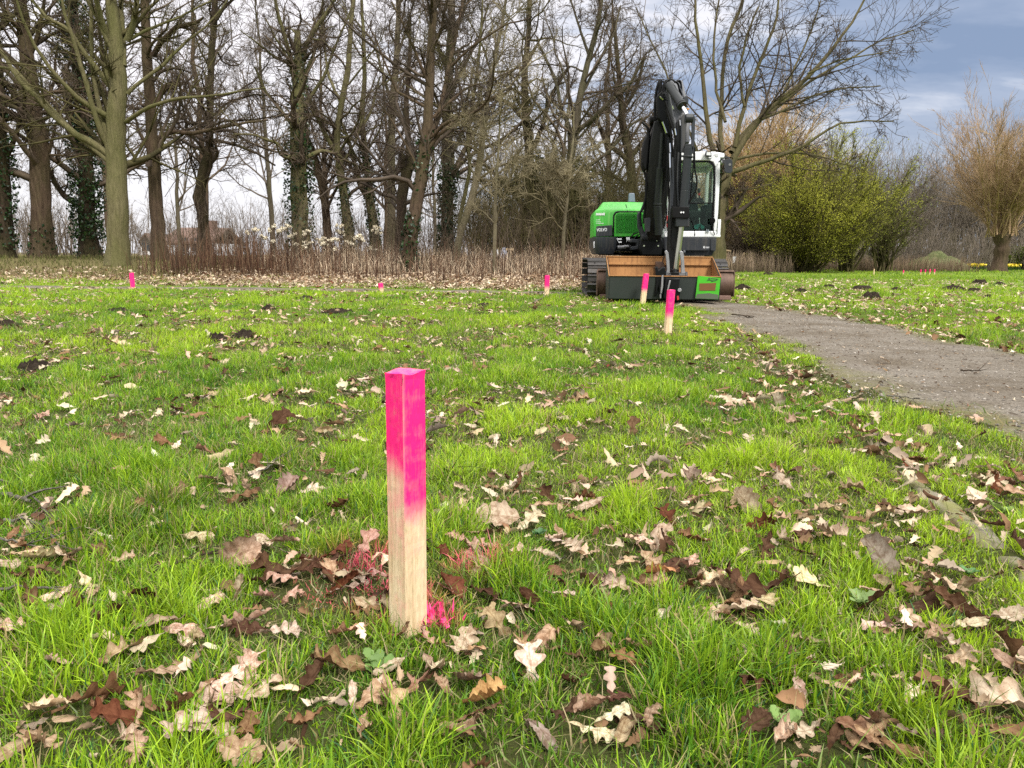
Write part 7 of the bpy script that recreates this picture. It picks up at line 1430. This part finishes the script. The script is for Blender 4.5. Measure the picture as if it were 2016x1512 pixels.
a = [P(*p, D) - base for p in ((1442, 518), (1448, 518), (1450, 505), (1443.5, 505))]; MB().add(a + [p + np.array([0, .03, 0]) for p in a], [(0, 1, 2, 3), (7, 6, 5, 4), (0, 4, 5, 1), (1, 5, 6, 2), (2, 6, 7, 3), (3, 7, 4, 0)]).done('panel', M_WHT, root, 0); MB().cyl((0, .06, -.05), P(1446, 512, D) - base + np.array([0, .06, 0]), .025, 8).done('post', PALEW, root, 0)
# white and blue-grey sheeting lying behind the dry grass
D = 25.0; b = P(990, 500, D); z0 = float(zt(b[0], D)); base = np.array([b[0], D, z0]); root = empty('sheeting_heap', base, 'white and blue-grey sheeting heaped on timber behind the dry grass', 'sheeting'); r = np.random.default_rng(88)
def sheet(name, px0, px1, top, mat):
    nx, ny = 22, 12; x0 = P(px0, 500, D)[0] - base[0]; x1 = P(px1, 500, D)[0] - base[0]; H = P(px0, top, D)[2] - z0; V = []
    for i in range(nx):
        for j in range(ny):
            u, v = i / (nx - 1), j / (ny - 1); V.append((x0 + (x1 - x0) * u, (v - .5) * .9, max(.02, H * (1 - (2 * v - 1) ** 4) * (1 - .55 * abs(2 * u - 1) ** 2.5) * (.85 + .3 * float(fbm(u * 5 + px0, v * 4, 5))))))
    MB().add(V, [(i * ny + j, (i + 1) * ny + j, (i + 1) * ny + j + 1, i * ny + j + 1) for i in range(nx - 1) for j in range(ny - 1)]).done(name, mat, root, 0)
sheet('white_sheet', 964, 984, 489, M_WHT); sheet('grey_sheet', 983, 1001, 488, mat_paint('blue_grey_sheet', (.28, .31, .40), .5, .3)); MB().cyl(P(996, 492, D - .2) - base, P(1014, 492, D - .2) - base, .045, 8).done('plank', PALEW, root, 0); MB().cyl(P(1004, 500, D) * [1, 1, 0] - base * [1, 1, 0], P(1004, 492, D) - base, .05, 8).done('prop', PALEW, root, 0)
# two houses seen between the trunks
M_ROOF = mat_paint('red_tiles', (.17, .115, .095), .85, .4, (.14, .06, .045), 0, .1, 2); M_WALL = mat_paint('white_render', (.66, .66, .68), .9, .2, (.4, .4, .4)); M_PANE = mat_paint('dark_pane', (.04, .05, .06), .2, .1)
def house(px, D, wpx, wallpx, ridgepx, gable, label):
    b = P(px, 500, D); z0 = float(zt(b[0], D)); base = np.array([b[0], D, z0]); root = empty('house', base, label, 'house'); W = wpx * D / FPX / 2; hz = P(px, wallpx, D)[2] - z0; rz = P(px, ridgepx, D)[2] - z0; dp = 5.0
    wl = MB()
    if gable:
        wl.add([(-W, 0, 0), (W, 0, 0), (W, 0, hz), (0, 0, rz), (-W, 0, hz), (-W, dp * 2, 0), (W, dp * 2, 0), (W, dp * 2, hz), (0, dp * 2, rz), (-W, dp * 2, hz)], [(0, 1, 2, 3, 4), (9, 8, 7, 6, 5), (0, 5, 6, 1), (1, 6, 7, 2), (4, 9, 5, 0)]); rf = MB()
        for s in (-1, 1): rf.add([(s * W * 1.12, -.25, hz - (rz - hz) * .12), (0, -.25, rz + .05), (0, dp * 2 + .25, rz + .05), (s * W * 1.12, dp * 2 + .25, hz - (rz - hz) * .12), (s * W * 1.12, -.25, hz - (rz - hz) * .12 + .15), (0, -.25, rz + .22), (0, dp * 2 + .25, rz + .22), (s * W * 1.12, dp * 2 + .25, hz - (rz - hz) * .12 + .15)], [(0, 1, 2, 3), (7, 6, 5, 4), (0, 4, 5, 1), (3, 2, 6, 7), (0, 3, 7, 4)])
    else:
        wl.box((-W, 0, 0), (W, dp * 2, hz)); rf = MB().prism_x([(-.4, hz - .1), (dp, rz), (dp * 2 + .4, hz - .1), (dp * 2 + .4, hz + .1), (dp, rz + .22), (-.4, hz + .1)], -W - .3, W + .3)
    wl.done('wall', M_WALL, root, 0); ro = rf.done('roof', M_ROOF, root, 0)
    if not gable: MB().box((W * .3, dp - .4, rz - .3), (W * .3 + .7, dp + .4, rz + 1.0)).done('chimney', M_ROOF, ro, .02)
    for k in ([0] if gable else [-.6, -.1, .45]): MB().box((k * W - .5, -.06, hz * .35), (k * W + .5, .05, hz * .35 + 1.4)).done('window', M_PANE, root, .01)
house(290, 78, 26, 478, 463, True, 'small white gabled house glimpsed left of the nest-box tree'); house(368, 84, 92, 478, 449, False, 'long red-roofed house glimpsed between the nest-box tree and the lumpy trunk')
# earth bank and daffodils at the far right
D = 58; b = P(1842, 522, D); nr, na = 14, 40; V = []; w0 = 62 * D / FPX
for i in range(nr + 1):
    for a in np.arange(na) * 2 * PI / na:
        q_ = i / nr; X = w0 * q_ * math.cos(a); Y = 3.5 * q_ * math.sin(a); V.append((X, Y, (1.25 * (1 - q_ ** 1.6) * (.25 + 1.3 * float(fbm(X * 1.1 + 3, Y * .8, 12)))) - .05))
idx = np.arange((nr + 1) * na).reshape(nr + 1, na); F = np.stack([idx[:-1], np.roll(idx, -1, 1)[:-1], np.roll(idx, -1, 1)[1:], idx[1:]], -1).reshape(-1, 4)[:, ::-1]
mb = NT('weedy_bank'); f_ = mb.noise(2.5, 6, .7); mb.base(mb.ramp(f_, [(.35, (.09, .12, .035)), (.58, (.15, .16, .06)), (.75, (.26, .22, .13))])); mb.rough(1.0); mb.bump(f_, 1, .2)
o = link('earth_bank', npmesh('earth_bank', V, [F]), mb.m); o.location = (b[0], D, 0); tag(o, 'low weedy heap of earth on the far lawn before the wood edge', 'earth heap')
r = np.random.default_rng(97); YEL = NT('yellow_petals'); YEL.base((.75, .58, .04)); YEL.rough(.7); YEL = YEL.m
for k, (p0, p1, lab) in enumerate([(1918, 1946, 'strip of yellow daffodils left of the pollard trunk'), (1986, 2012, 'strip of yellow daffodils right of the pollard trunk')]):
    n = 220; D = 55; px = p0 + (p1 - p0) * r.random(n); x = np.array([P(a, 520, D)[0] for a in px]); y = D + 1.2 * r.random(n); pos = np.c_[x, y, .28 + .16 * r.random(n)]; base = np.array([x.mean(), D, 0]); root = empty('daffodil_bed', base, lab, 'flowers')
    V, F, C = leafcards(pos - base, .12, r, np.ones((n, 3)), asp=1.0); link('flowers', npmesh('flowers', V, [F], smooth=False), YEL, root)
    V, F, C = blades('', '', x, y, .38 + .1 * r.random(n), np.full(n, .03), np.full((n, 3), 1.0) * np.array([.06, .13, .03]), r, .15, .2, 3); link('leaves', npmesh('leaves', V - base, [F], C), GR, root)
